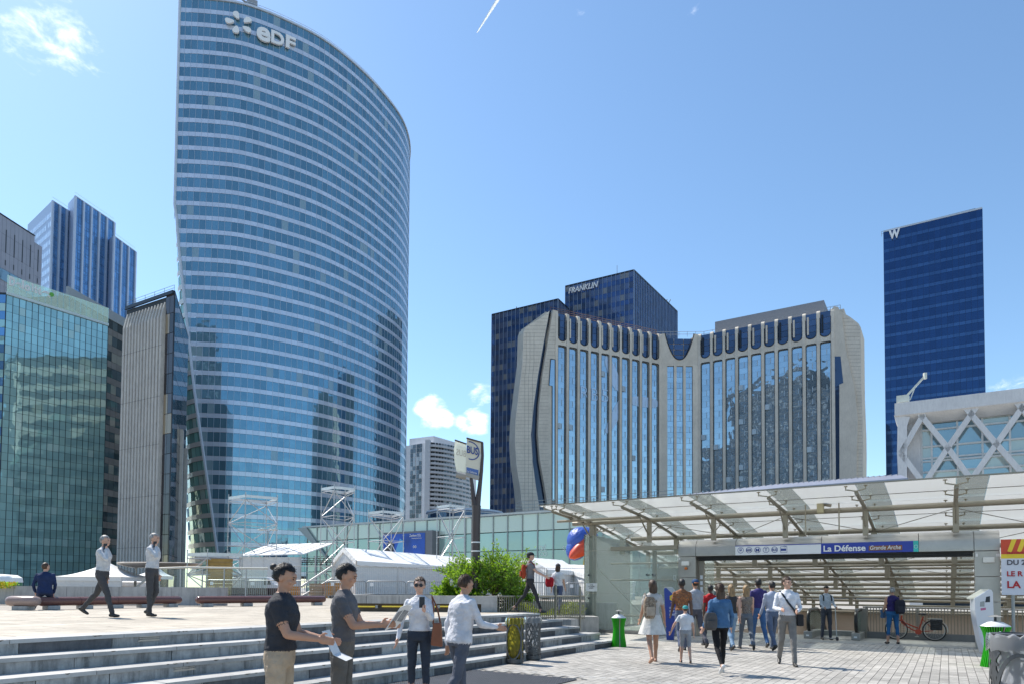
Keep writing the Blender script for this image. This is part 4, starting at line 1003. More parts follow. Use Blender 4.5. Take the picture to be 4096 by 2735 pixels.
m = MB(); m.quad(S(22.75, bLo+.2, -.004), S(34, bLo+.2, -.004), S(34, B_ST0+4, -.004), S(22.75, B_ST0+4, -.004)); m.quad(S(17.0, B_ST0, -.008), S(22.75, B_ST0, -.008), S(22.75, 12, -.008), S(17, 12, -.008)); struct(m.build('side_pavement', M_floor))
# raised plaza
ENDS = (17.5, 17.4, 17.0, 16.85, 16.35)
m = MB(); m.poly([S(-30, B_TOP+.02, -.02), S(16.3, B_TOP+.02, -.02), S(19.5, 12.2, -.02), S(30, 12.2, -.02), S(60, 12, -.02), S(90, 60, -.02), S(60, 95, -.02), S(-30, 60, -.02)], ZZ*(PLZ+.0)); pz = struct(m.build('plaza', stone('plaza_joint', (.30, .27, .23), (.40, .36, .31), .95, 5, .2)))
items = []; sa, sb = 1.25, .78
for i in range(14):
    for j in range(16):
        a = -1+(j+.5)*sa+(sa*.5 if i % 2 else 0); b = B_TOP+.5+(i+.5)*sb
        if a > 15.9 and b < 12: continue
        items.append(rect(S(a, b, PLZ-.015+.001*random.random()), SU, sa-.014, SV, sb-.014, .02))
pieces(pz, 'plaza_slab', items, M_slab)
st = thing('stone_steps', 'wide flight of five worn grey stone steps up to the plaza', 'steps', S(10, B_ST0, 0))
rl = []; rd = []; tr = []
rs = random.Random(5)
for k in range(NST):
    b = B_ST0+TREAD*k; z = RISE*k; a = 1.0+rs.random()*.6; end = ENDS[k]
    while a < end-.05:
        L = min(rs.choice((.95, 1.1, .8, 1.25)), end-a)
        if end-a-L < .3: L = end-a
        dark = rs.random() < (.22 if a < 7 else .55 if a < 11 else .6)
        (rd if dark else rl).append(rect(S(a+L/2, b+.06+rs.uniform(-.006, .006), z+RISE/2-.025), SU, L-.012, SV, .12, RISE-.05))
        a += L
    a = 1.0+rs.random()*.6; dp = TREAD+.05 if k < NST-1 else .5
    while a < end-.05:
        L = min(rs.choice((1.1, 1.35, .9)), end-a)
        if end-a-L < .3: L = end-a
        tr.append(rect(S(a+L/2, b+dp/2-.02, z+RISE-.025+rs.uniform(0, .003)), SU, L-.008, SV, dp, .05)); a += L
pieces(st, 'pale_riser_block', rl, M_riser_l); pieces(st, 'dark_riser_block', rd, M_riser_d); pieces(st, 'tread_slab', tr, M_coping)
m = MB()
for k in range(NST): m.bx(S(.5, B_ST0+TREAD*k+.1, 0), SU*(ENDS[k]-.55), SV*(2.4-TREAD*k), ZZ*(RISE*(k+1)-.06))
m.build('step_core', M_riser_d, st)
ch = MB(); rc = random.Random(9)
for i in range(150):
    k = rc.randrange(NST); a = rc.uniform(2.5, ENDS[k]-.3); b = B_ST0+TREAD*k-.02; z = RISE*(k+1); w = rc.uniform(.02, .10); hh = rc.uniform(.008, .028); n = 7
    top = [S(a-w/2+w*j/(n-1), b-.003, z+.001) for j in range(n)]; bot = [S(a-w/2+w*j/(n-1)+rc.uniform(-.004, .004), b-.003, z-hh*math.sin(math.pi*(j+.0)/(n-1))*rc.uniform(.5, 1)-.001) for j in range(n)]
    inn = [S(a-w/2+w*j/(n-1), b+hh*.8*math.sin(math.pi*j/(n-1))*rc.uniform(.6, 1.1)+.001, z+.003) for j in range(n)]
    ch.loft([inn, top, bot], closed=False)
ch.build('chipped_nosing', stone('chip_grit', (.12, .115, .105), (.22, .21, .19), .95, 20), st)
# vents and recessed plates in the risers
for px, py, w, h in ((596, 2547, 72, 20), (738, 2665, 72, 24)):
    k = 4 if py < 2600 else 2
    p = onpl(px, py, S(0, B_ST0+TREAD*k), SV); a = p.dot(SU); m = MB()
    for i in range(4): m.bx(S(a-.14, B_ST0+TREAD*k-.012, p.z-.035+i*.022), SU*.28, SV*.02, ZZ*.008)
    m.bx(S(a-.16, B_ST0+TREAD*k-.01, p.z-.05), SU*.32, SV*.01, ZZ*.012); m.bx(S(a-.16, B_ST0+TREAD*k-.01, p.z+.05), SU*.32, SV*.01, ZZ*.012)
    m.build('riser_vent', M_steel, st)

# ================================================================ station entrance
def station():
    T = thing('station_entrance', 'steel portal of the metro station entrance with lettered header under the glass canopy', 'station entrance', S(FRONT, 1))
    zH0 = fp(3300, 2212)[1]; zH1 = fp(3300, 2138)[1]
    ring = lambda b: [S(FRONT, b, zH0), S(FRONT, b, zH1-.28), S(FRONT+.05, b, zH1-.14), S(FRONT+.16, b, zH1-.04), S(FRONT+.32, b, zH1), S(FRONT+1.0, b, zH1), S(FRONT+1.0, b, zH0)]
    js = [bLo, bL, fp(2942, 2200)[0], fp(3285, 2200)[0], fp(3674, 2190)[0], bR, bRo]
    for i, (x, y) in enumerate(zip(js, js[1:])):
        m = MB(); r0, r1 = ring(x-.008), ring(y+.008); m.loft([r1, r0]); m.build('header_panel', M_steel, T, smooth=True)
    for (x, y) in ((bLo, bL), (bR, bRo)):
        zs = [0, .75, 1.3, 2.0, zH0-.012]
        for z0, z1 in zip(zs, zs[1:]):
            m = MB(); lo, hi = min(x, y), max(x, y); m.bx(S(FRONT+.01, lo+.008, z0+.006), SU*.6, SV*(hi-lo-.016), ZZ*(z1-z0-.012)); m.build('pillar_panel', M_steel, T, bevel=.006)
    # shutter box
    m = MB(); mk = pm('shutter_black', (.03, .03, .03), .5, .3, .3)
    for i in range(3): m.bx(S(FRONT+.12+.04*i, bR+.02, zH0-.05*(i+1)), SU*.3, SV*(bL-bR-.05), ZZ*.042)
    m.build('roller_shutter', mk, T)
    # station sign
    zs0, zs1 = fp(3300, 2212)[1], fp(3300, 2171)[1]
    mw = pm('sign_white', (.72, .74, .78), .3, var=.02); mb = pm('sign_blue', (.012, .035, .33), .3, var=.03); mn = pm('sign_navy', (.02, .05, .26), .35, var=0); mt = pm('sign_teal', (.03, .45, .42), .35); mo = pm('sign_brown', (.22, .08, .025), .4)
    def board(nm, x0, x1, z0, z1, mat, o=.03):
        m = MB(); m.bx(S(FRONT-o, x1, z0), SU*.025, SV*(x0-x1), ZZ*(z1-z0)); return m.build(nm, mat, T)
    q = [fp(x, 2190)[0] for x in (2942, 3285, 3654, 3674)]
    board('sign_board_white', q[0], q[1]+.004, zs0, zs1, mw); board('sign_board_blue', q[1], q[2]+.004, zs0, zs1, mb); board('sign_board_teal', q[2], q[3], zs0, zs1, mt)
    board('sign_top_strip', q[0], q[1]+.004, zs1-.025, zs1, mb, .036)
    def wr(s, px, py, hpx, mat, wpx=None, shear=0, bold=0., nm='sign_lettering', o=.04):
        b, z = fp(px, py); sc = S(FRONT, b).length*0+onpl(px, py, S(FRONT, 0), SU).y/F
        w = None
        if wpx: w = abs(fp(px+wpx, py)[0]-b)
        text(nm, s, S(FRONT-o, b, z), -SV, ZZ, hpx*sc, mat, T, .008, shear, bold, width=w)
    wr('La Défense', 3295, 2204, 24, mw, 168, bold=.025)
    bb = [fp(3476, 2203), fp(3609, 2174)]; board('sign_brown_plate', bb[0][0], bb[1][0], bb[0][1]+.02, bb[1][1]-.03, mo, .042)
    wr('Grande Arche', 3481, 2197, 17, mw, 123, .18, .005, o=.056)
    def ringm(px, py, r, nm='sign_roundel', mat=mn):
        b, z = fp(px, py); m = MB(); n = 24; o = V((0, 0, 0)); c = S(FRONT-.034, b, z)
        for i in range(n):
            t0, t1 = 2*math.pi*i/n, 2*math.pi*(i+1)/n
            f = lambda t, rr: c-SV*rr*math.cos(t)+ZZ*rr*math.sin(t)
            m.quad(f(t0, r), f(t1, r), f(t1, r*.86), f(t0, r*.86))
        m.build(nm, mat, T)
    for px, s, w, h in ((2963.5, '', 0, 0), (2997, 'RER', 19, 10), (3031, 'M', 14, 13), (3065, 'T', 11, 13), (3099, 'BUS', 20, 10)):
        py = 2199-(px-2963)*.018
        ringm(px, py, .098)
        if s: wr(s, px-w/2, py+h/2, h, mn, w, bold=.01)
    b, z = fp(2963.5, 2199); m = MB(); m.bx(S(FRONT-.036, b-.035, z-.03), SU*.004, SV*.07, ZZ*.085); m.build('train_pictogram', mn, T); m = MB(); m.bx(S(FRONT-.042, b-.022, z+.005), SU*.004, SV*.044, ZZ*.025); m.build('train_window', mw, T)
    b, z = fp(3136, 2196); m = MB()
    for o in ((-.1, -.1, .2, .008), (-.1, .092, .2, .008), (-.1, -.1, .008, .2), (.092, -.1, .008, .2)): m.bx(S(FRONT-.036, b+o[0], z+o[1]), SU*.004, SV*o[2], ZZ*o[3])
    m.bx(S(FRONT-.036, b-.07, z-.04), SU*.004, SV*.16, ZZ*.07); m.build('coach_pictogram', mn, T); wr('Car', 3136, 2186, 6, mn, 10)
    ringm(3664, 2184, .05, 'sign_emblem', mw)
    # wall lamps and small notices on the pillars
    for px, py in ((2744, 2252), (3955, 2238)):
        b, z = fp(px, py); m = MB(); m.bx(S(FRONT-.1, b-.135, z-.075), SU*.1, SV*.27, ZZ*.15); m.build('wall_lamp', pm('lamp_white', (.75, .74, .70), .4), T, bevel=.02)
    b, z = fp(2745, 2272); m = MB(); m.lathe([(.03, -.04), (.05, -.03), (.05, .02), (.02, .05)], S(FRONT-.05, b, z), 10); m.build('orange_beacon', pm('beacon_orange', (.6, .16, .02), .4), T, smooth=True)
    for px, py, w, h, c in ((3907, 2218, .05, .09, .7), (3992, 2218, .09, .08, .7), (2718, 2233, .06, .07, .7)):
        b, z = fp(px, py); m = MB(); m.bx(S(FRONT-.006, b-w/2, z-h/2), SU*.004, SV*w, ZZ*h); m.build('paper_scrap', pm('paper', (c, c, c), .8), T)
    m = MB(); b = bL-.16; m.bx(S(FRONT+.3, b-.02, .9), SU*.12, SV*.16, ZZ*1.75); m.build('shutter_guide', pm('guide_bronze', (.30, .27, .22), .5, .3), T)
    for z in (1.05, 1.55, 1.75, 1.95):
        m = MB(); m.bx(S(FRONT+.292, b+.01, z), SU*.006, SV*.09, ZZ*.13); m.build('notice', mw, T)
station()

# ---------------------------------------------------------------- glass canopy
def canopy():
    SL = .1466; ZC = fp(3465, 2034)[1]
    zt = lambda a: ZC-(a-FRONT)*SL                     # centre line of the purlins
    T = thing('glass_canopy', 'large sloping glass canopy on steel tubes over the station entrance', 'canopy', S(FRONT, 1))
    ribs_px = (2364, 2600, 2860, 3148, 3466, 3823); rb = [fp(x, 2060)[0] for x in ribs_px]
    sp = (rb[0]-rb[-1])/(len(rb)-1); rb = [rb[0]-sp*i for i in range(9)]
    aF = FRONT-2.75; aB = 43.6; NK = 8; st_ = 2.9
    def zg(a): return 4.245-.0709*(a-FRONT) if a < FRONT else 4.245-SL*(a-FRONT)   # glass surface
    bl = fp(2155, 2020, aF)[0]; b_end = rb[-1]
    # panes: a clear strip beside every rib, a fritted one over the rest of the bay
    mf = clear('fritted_glass', (.95, .98, .97), .66, .1, (.97, .98, .97)); mc = clear('canopy_clear_glass', (.85, .89, .89), .3, .03)
    edges = [bl]+rb; frit = []; clr = []; aa = [aF]+[FRONT+st_*k for k in range(0, NK)]
    for i, (x, y) in enumerate(zip(edges, edges[1:])):
        w = x-y
        for a0_, a1_ in zip(aa, aa[1:]):
            c = (a0_+a1_)/2; Ud = SU*(a1_-a0_)+ZZ*(zg(a1_)-zg(a0_)); L = Ud.length-.015; Ud.normalize(); Nn = SV.cross(Ud); Nn = Nn if Nn.z > 0 else -Nn
            wc = w*.30 if i else 0
            if wc: clr.append(rect(S(c, x-wc/2, (zg(a0_)+zg(a1_))/2), Ud, L, SV, wc-.012, .016, Nn))
            frit.append(rect(S(c, x-wc-(w-wc)/2, (zg(a0_)+zg(a1_))/2), Ud, L, SV, w-wc-.012, .016, Nn))
    pieces(T, 'fritted_pane', frit, mf); pieces(T, 'clear_pane', clr, mc)
    m = MB(); m.bar(S(aF, bl, zg(aF)), S(aF, b_end, zg(aF)), .03, .04); m.build('front_edge_strip', M_tube, T)
    tubes = [(k, .085) for k in range(0, NK)]+[(k+.5, .055) for k in range(3, NK-1)]
    for k, r in tubes:
        a = FRONT+st_*k; m = MB(); x0 = rb[0]+(.75 if k < 1 else -.4 if k < 2.6 else .1); m.tube([S(a, x0, zt(a)), S(a, b_end, zt(a))], r, 10); m.build('purlin_tube', M_tube, T, smooth=True)
    a = FRONT-1.05; m = MB(); m.tube([S(a, rb[0]+.85, zg(a)-.27), S(a, rb[1]-.1, zg(a)-.27)], .05, 8); m.build('front_purlin', M_tube, T, smooth=True)
    for i, b in enumerate([bl-.35]+rb):
        m = MB(); a1_ = aB-1 if i else FRONT+1.2
        m.tube([S(aF+.35, b, zg(aF+.35)-.17), S(FRONT, b, zg(FRONT)-.17), S(a1_, b, zg(a1_)-.17)], .055, 8); m.build('rib_tube', M_tube, T, smooth=True)
        # glass fixings: cross arms carrying discs
        fx = MB()
        for k in range(-1, 7 if i else 1):
            for h in (0, .5):
                a = FRONT+st_*(k+h)+(.45 if k < 0 else .25)
                if a < aF+.2 or a > aB-2: continue
                z = zg(a)-.17
                for sb in (-1, 1):
                    fx.bar(S(a, b, z+.03), S(a-.12, b+sb*.24, z+.07), .035, .03); fx.tube([S(a-.12, b+sb*.24, z+.05), S(a-.12, b+sb*.24, z+.16)], .018, 6); fx.tube([S(a-.12, b+sb*.24, z+.145), S(a-.12, b+sb*.24, z+.17)], .05, 8)
        fx.build('glass_fixing', M_tube, T)
    zH1 = fp(3300, 2138)[1]
    for i, b in enumerate(rb[:8]):
        m = MB(); z0 = zH1-.05 if i else .0
        m.bx(S(FRONT-.05 if i else FRONT, b-.075, z0), SU*.12, SV*.15, ZZ*(zt(FRONT)-z0)); m.build('post', M_tube, T, bevel=.01)
        for k in range(1, NK):
            a = FRONT+st_*k; m = MB(); m.bx(S(a-.06, b-.09, zt(a)-.62), SU*.12, SV*.18, ZZ*.62); m.tube([S(a, b, zt(a)-.05), S(a-1.2, b, zg(a-1.2)-.17)], .02, 5); m.build('strut', M_tube, T)
        m = MB()
        for s in (-1, 1): m.tube([S(FRONT, b, zt(FRONT)-.55), S(FRONT+s*1.0, b, zg(FRONT+s)-.17)], .022, 6)
        m.tube([S(FRONT-1.0, b, zg(FRONT-1)-.17), S(FRONT-.25, b, zH1+.3)], .018, 5); m.build('brace_rod', M_tube, T)
    cb = MB()
    for k in range(0, NK-1):
        a = FRONT+st_*k
        for i in range(0, 7):
            if (i+k) % 2: cb.tube([S(a, rb[i], zt(a)-.1), S(a+st_, rb[i+1], zt(a+st_)-.05)], .012, 4)
            else: cb.tube([S(a+st_, rb[i], zt(a+st_)-.05), S(a, rb[i+1], zt(a)-.1)], .012, 4)
    for a in (FRONT-1.5, FRONT+1.4): cb.tube([S(a, rb[0], zg(a)-.08), S(a, rb[7], zg(a)-.08)], .01, 4)
    cb.build('tension_cables', pm('cable', (.2, .19, .17), .5, .6), T)
    # lower frames seen through the opening
    for k in range(2, NK):
        a = FRONT+st_*k+.3; m = MB(); m.tube([S(a, rb[0]-.4, zt(a)-.6), S(a, b_end, zt(a)-.6)], .05, 8); m.build('lower_tube', M_tube, T, smooth=True)
    # loudspeaker on its rail
    ml = pm('speaker_cream', (.42, .38, .24), .5); b, z = fp(3282, 2022, FRONT-.2); m = MB(); m.bx(S(FRONT-.3, b-.10, z-.24), SU*.2, SV*.2, ZZ*.5); m.build('canopy_speaker', ml, T, bevel=.05)
    m = MB(); m.tube([S(FRONT-.15, b-.1, z+.05), S(FRONT-.15, b-.3, z+.0)], .05, 8)
    for px in (3222, 3356): bb = fp(px, 2050, FRONT-.2)[0]; m.tube([S(FRONT-.2, bb, zH1), S(FRONT-.2, bb, z+.22)], .022, 6)
    m.tube([S(FRONT-.2, fp(3222, 2050, FRONT-.2)[0], z+.2), S(FRONT-.2, fp(3356, 2050, FRONT-.2)[0], z+.2)], .02, 6); m.build('speaker_rail', M_tube, T)
    # slatted metal roof of the hall behind the canopy
    return zt, rb
ZTC, RIBS = canopy()
def back_roof():
    T0 = ony(2560, 1993, 46); T1 = ony(3590, 1893, 40); d = (T1-T0)
    m = MB(); pts = []
    mt = pm('ribbed_zinc', (.36, .37, .42), .45, .5, .1, 1.0)
    A = S(37, RIBS[1]-1.5, 0); 
    a = V((T0.x, T0.y, 0)); b = V((T1.x, T1.y, 0)); n = (b-a).cross(ZZ).normalized(); n = n if n.y < 0 else -n
    _r = [ony(2540, 1999, 52), ony(3100, 1936, 48), ony(3600, 1897, 44)]
    prof = lambda t: lerp(_r[0], _r[1], t*2) if t < .5 else lerp(_r[1], _r[2], t*2-1)
    rings = []; K = 14
    for i in range(K+1):
        t = i/K; p = prof(t); h = p.z+.5*math.sin(math.pi*min(1, t*1.0))*0
        c = V((p.x, p.y, p.z)); rings.append([c+V((0, -1.0, -1.4)), c+V((0, -.9, -.35)), c, c+V((0, 3, .12)), c+V((0, 9, .1)), c+V((0, 9, -1.6))])
    m.loft(rings); T = solo(m, 'zinc_roof', mt, 'low ribbed zinc roof showing above the glass canopy', 'roof', smooth=False)
    mm = MB()
    for i in range(46):
        t = (i+.5)/46; p = prof(t); mm.bar(p+V((0, -.05, .03)), p+V((0, 3, .15)), .06, .05)
    mm.build('roof_seam', mt, T)
back_roof()

# ---------------------------------------------------------------- pit, escalator, railing
mbei = pm('beige_panel', (.48, .37, .29), .6, 0, .06, 1.5)
m = MB(); a0, a1, b0, b1 = PIT
m.quad(S(a0, b0, -5), S(a1, b0, -5), S(a1, b1, -5), S(a0, b1, -5))
pit = struct(m.build('escalator_pit', M_floor))
for nm, p, e in (('pit_wall', S(a1, b0-2, -5), SV*(b1-b0+8)), ('pit_wall', S(a0, b1, -5), SU*(a1-a0)), ('pit_wall', S(a0, b0, -5), SU*(a1-a0)), ('pit_wall', S(a0, b0, -5), SV*(b1-b0))):
    w = MB(); q = e.cross(ZZ).normalized()*.1; h = 5.33 if e.dot(SV) > 9 and (p-S(a1, b0-2, -5)).length < .1 else 4.97
    w.bx(p, e, q, ZZ*h); w.build('pit_wall', mbei, pit)
m = MB(); m.bx(S(a1-.2, b0-2, .33), SU*.5, SV*(b1-b0+8), ZZ*.22); m.build('pit_beam', M_tube, pit)
def escalator():
    bx0, bx1 = fp(3236, 2540, 24.6)[0], fp(3426, 2540, 24.6)[0]
    T = thing('escalator', 'escalator head with black looped handrails and glass sides inside the entrance', 'escalator', S(24.600, (bx0+bx1)/2))
    mr = pm('handrail_rubber', (.012, .012, .013), .35); ms = pm('escalator_steel', (.32, .31, .29), .45, .6); g = clear('escalator_glass', (.82, .92, .9), .15)
    for b in (bx0, bx1):
        pts = [S(25.050, b, .24)]+[S(24.75-.30*math.sin(t), b, .58-.36*math.cos(t)) for t in [math.pi*i/10 for i in range(0, 11)]]+[S(26.300, b, .95), S(27.100, b, .78), S(32.200, b, -2.1)]
        m = MB(); m.tube(pts, .055, 8); m.build('handrail', mr, T, smooth=True)
        m = MB(); m.poly([S(24.650, b-.01, .3), S(24.500, b-.01, .58), S(24.700, b-.01, .88), S(26.300, b-.01, .9), S(27.100, b-.01, .7), S(32.100, b-.01, -2.1), S(32.100, b-.01, -2.6), S(26.900, b-.01, .2), S(25.300, b-.01, .26)], SV*.02); m.build('glass_side', g, T)
        m = MB(); m.bx(S(24.350, b-.13, 0), SU*.75, SV*.26, ZZ*.24); m.poly([S(25.100, b-.13, 0), S(25.100, b-.13, .24), S(26.900, b-.13, .2), S(32.100, b-.13, -2.7), S(32.100, b-.13, -3.0), S(26.7, b-.13, -.1)], SV*.26); m.build('skirt', ms, T, bevel=.02)
        m = MB(); m.bx(S(24.345, b-.04, .08), SU*.006, SV*.09, ZZ*.05); m.build('maker_plate', M_white, T)
    m = MB(); m.bx(S(24.400, bx1, .004), SU*1.9, SV*(bx0-bx1), ZZ*.01); m.build('comb_plate', ms, T)
    for i in range(14):
        m = MB(); m.bx(S(26.400+i*.38, bx1+.1, -.02-i*.22), SU*.4, SV*(bx0-bx1-.2), ZZ*.2); m.build('moving_step', ms, T)
    return bx0, bx1
EB0, EB1 = escalator()
def pit_rail():
    a = 26.0; b0 = bR-.02; b1 = EB1-.16; h0 = .22; h1 = fp(3600, 2428, a)[1]
    T = thing('entrance_railing', 'steel bar railing behind the red bicycle in the station entrance', 'railing', S(a, (b0+b1)/2))
    mr = pm('railing_bronze', (.27, .24, .20), .45, .4)
    n = 34; K = [rect(S(a, lerp(b1, b0, (i+.5)/n), (h0+h1)/2), SU, .022, SV, .026, h1-h0) for i in range(n)]
    pieces(T, 'baluster', K, mr)
    m = MB(); m.tube([S(a, b1+.1, h1), S(a, b0-3, h1)], .032, 8); m.build('top_rail', M_steel, T, smooth=True)
    m = MB(); m.bx(S(a-.05, b0-3, 0), SU*.12, SV*(b1-b0+3), ZZ*h0); m.build('kerb_plate', pm('kerb_grey', (.17, .17, .17), .6), T)
    for b in (b1, (b0+b1)/2):
        m = MB(); m.bx(S(a-.02, b-.025, 0), SU*.05, SV*.05, ZZ*h1); m.build('post', mr, T)
    K = [rect(S(a, b0-.3-.12*i, (h0+h1)/2), SU, .022, SV, .026, h1-h0) for i in range(20)]; pieces(T, 'baluster', K, mr)
    m = MB(); m.bx(S(a-.15, b1-.02, 0), SU*.6, SV*.34, ZZ*(h1-.05)); m.build('end_panel', pm('end_panel_bronze', (.25, .225, .19), .5, .3), T)
pit_rail()
# ---------------------------------------------------------------- glass lift shelter left of the portal
def shelter():
    T = thing('glass_shelter', 'green tinted glass lift shelter on the left of the station portal', 'glass shelter', S(FRONT, (bGl+bLo)/2))
    g = clear('shelter_glass', (.94, .98, .97), .20, .02); zt_ = fp(2500, 2200)[1]
    bm = fp(2600, 2300)[0]; a = FRONT-.05
    for (x, y) in ((bGl, bm), (bm, bLo)):
        for z0, z1 in ((.1, 1.42), (1.44, zt_)):
            m = MB(); m.bx(S(a, y+.012, z0), SU*.02, SV*(x-y-.024), ZZ*(z1-z0)); m.build('glass_pane', g, T)
    m = MB(); m.bx(S(a, bm+.9, zt_+.03), SU*.02, SV*(bGl-bm-.9), ZZ*.55); m.build('glass_pane', g, T)
    m = MB(); m.bx(S(a+.02, bGl-.02, .1), SU*4.6, SV*.02, ZZ*(zt_+.55)); m.build('side_pane', g, T)
    m = MB(); m.bx(S(a+4.4, bLo, .1), SU*.02, SV*(bGl-bLo-.1), ZZ*(zt_-.1)); m.build('back_pane', g, T)
    m = MB(); m.bx(S(a-.06, bLo, zt_), SU*.35, SV*(bGl-bLo-1.1), ZZ*.14); m.build('top_beam', M_tube, T)
    m = MB(); m.bx(S(a-.02, bLo, 0), SU*.12, SV*(bGl-bLo), ZZ*.1); m.build('base_rail', M_steel, T)
    m = MB(); m.tube([S(a+.3, bGl-.28, 0), S(a+.3, bGl-.28, ZTC(FRONT))], .085, 10); m.build('corner_post', M_tube, T, smooth=True)
    for b in (bm-.02, bLo-.35):
        m = MB(); m.bx(S(a+.6, b, 0), SU*.1, SV*.14, ZZ*zt_); m.build('inner_post', M_tube, T)
    for z in (.55, 1.95, 2.6):
        m = MB(); m.tube([S(a+2.2, bLo, z), S(a+2.2, bGl-.1, z+.0)], .04, 8); m.build('inner_rail', M_tube, T, smooth=True)
    m = MB(); m.bx(S(a+2.4, bLo+.25, 0), SU*1.4, SV*1.5, ZZ*2.4); m.build('lift_car', pm('lift_grey', (.40, .42, .40), .5, .3), T)
    m = MB(); m.bx(S(a+2.39, bLo+.55, .05), SU*.02, SV*.9, ZZ*2.05); m.build('lift_door', M_steel, T)
    b, z = fp(2642, 2305, a); m = MB(); m.bx(S(a+1.5, b-.04, z-.1), SU*.01, SV*.1, ZZ*.2); m.build('number_plate', M_white, T); text('number', '5', S(a+1.49, b+.035, z-.05), -SV, ZZ, .1, M_dark, T, .004)
    m = MB(); m.tube([S(a+.5, bGl-.4, 2.3), S(a+.5, bm+.2, .4)], .012, 5); m.build('brace_cable', M_tube, T)
    fx = MB()
    for b in (bGl-.2, bm+.1, bm-.12):
        for z in (.5, 1.25, 2.1): fx.tube([S(a-.03, b, z), S(a+.25, b, z)], .03, 8)
    fx.build('point_fixings', M_dark, T)
    b0, z0 = fp(2345, 2363, a); b1, z1 = fp(2389, 2331, a); m = MB(); m.bx(S(a-.03, b1, z0), SU*.02, SV*(b0-b1), ZZ*(z1-z0)); m.build('notice_board', pm('notice_white', (.7, .7, .68), .5), T)
    for i, s in enumerate(('ACCÈS', 'À LA TOITURE', 'INTERDIT')):
        w = (.13, .27, .17)[i]; text('notice_lettering', s, S(a-.035, (b0+b1)/2, z1-.075-.06*i), -SV, ZZ, .034, M_dark, T, .003, width=w, center=True, bold=.02)
shelter()
def works_sign():
    a = FRONT-.35; b0, zt = fp(4003, 2156, a); zb = fp(4003, 2377, a)[1]; w = 2.6
    T = thing('works_sign', 'red, yellow and white roadworks notice board beside the right pillar', 'notice board', S(a, b0-1, 0))
    H = zt-zb; z3 = zb+H*.655; z4 = zb+H*.76+.02
    mr = pm('works_red', (.55, .06, .02), .4); my = pm('works_yellow', (.75, .55, .03), .4); mw = pm('works_white', (.62, .64, .72), .4, var=.03); mg = pm('works_grey', (.08, .08, .11), .5); mred = pm('works_text_red', (.42, .015, .025), .5)
    for nm, z0, z1, mat in (('white_panel', zb, z3, mw), ('yellow_band', z3, z4-.06, my), ('red_band', z4-.06, zt, mr)):
        m = MB(); m.bx(S(a, b0-w, z0), SU*.03, SV*w, ZZ*(z1-z0)); m.build(nm, mat, T)
    for i in range(9):
        b = b0-.14-i*.21; m = MB(); zz = z4+.02; m.poly([S(a-.004, b, zz), S(a-.004, b-.07, zz-.03), S(a-.004, b-.10, zz), S(a-.004, b-.21, zt), S(a-.004, b-.10, zt)], SU*.003); m.build('yellow_stripe', my, T)
    for s, px, py, h, mat in (('TRAVAUX D', 4025, 2214, 9, mred), ('DU 2', 4028, 2257, 20, mg), ('LE R', 4028, 2302, 20, mred), ('LA', 4029, 2349, 28, mred)):
        b, z = fp(px, py, a); sc = onpl(px, py, S(a, 0), SU).y/F; text('works_lettering', s, S(a-.008, b, z), -SV, ZZ, h*sc, mat, T, .004, bold=.03)
    for b in (b0-.25, b0-1.6):
        m = MB(); m.tube([S(a+.1, b, 0), S(a+.1, b, zb)], .04, 8); m.build('post', M_rail, T, smooth=True)
works_sign()
# ================================================================ things on the plaza and the pavement
M_alu = pm('scaffold_steel', (.46, .47, .48), .42, .6, .1, 4)
M_tarp = pm('white_tarp', (.78, .78, .77), .7, 0, .05, 1.2, .15, 3)
M_gconc = stone('board_marked_concrete', (.36, .355, .35), (.46, .455, .44), .85, 3, .3, .05, .3)
X1 = V((1, 0, 0)); Y1 = V((0, 1, 0))
# ---- low concrete wall behind the benches
pw = onz(450, 2418, PLZ); xw0 = onz(-150, 2417, PLZ).x; xw1 = ony(897, 2400, pw.y).x; zw = ony(400, 2344, pw.y).z
T = thing('low_concrete_wall', 'low board marked concrete wall behind the log benches', 'wall', (xw0, pw.y, PLZ))
k = int((xw1-xw0)/.92)+1
for i in range(k):
    m = MB(); w = (xw1-xw0)/k; m.bx(V((xw0+w*i+.006, pw.y, PLZ)), X1*(w-.012), Y1*.3, ZZ*(zw-PLZ)); m.build('wall_panel', M_gconc, T)
m = MB(); m.bx(V((xw0, pw.y+.02, PLZ)), X1*(xw1-xw0), Y1*.26, ZZ*(zw-PLZ-.02)); m.build('wall_core', M_gconc, T)
# ---- log benches in polished red granite
M_gran = stone('red_granite', (.10, .045, .04), (.20, .10, .085), .22, 60, .0, .06)
def log_bench(px0, py0, px1, py1, label, segs, knob=True):
    A = onz(px0, py0, PLZ); B = onz(px1, py1, PLZ); d = (B-A); L = d.length; d.normalize(); s = d.cross(ZZ)
    T = thing('log_bench', label, 'bench', A, 0, 'log benches on the plaza')
    r = .125; zc = PLZ+.225
    for i in range(segs):
        a = L*i/segs; b = L*(i+1)/segs-.01; m = MB(); rings = []
        prof = [(a, .6), (a+.02, .9), (a+.06, 1), (b-.06, 1), (b-.02, .9), (b, .6)] if i in (0, segs-1) else [(a, 1), (b, 1)]
        if i == 0: prof = [(a, .55), (a+.03, .85), (a+.09, 1), (b, 1)]
        if i == segs-1: prof = [(a, 1), (b-.09, 1), (b-.03, .85), (b, .55)]
        for t, k in prof: rings.append([A+d*t+ZZ*(zc-PLZ)+(s*math.cos(q)*1.25+ZZ*math.sin(q))*r*k for q in [2*math.pi*j/16 for j in range(16)]])
        m.loft(rings); m.build('granite_log', M_gran, T, smooth=True)
    n = segs+1
    for i in range(n):
        p = A+d*lerp(.35, L-.35, i/(n-1)); m = MB(); m.bx(p-d*.16-s*.15, d*.32, s*.3, ZZ*.11); m.build('foot', M_gconc, T, bevel=.01)
    return T
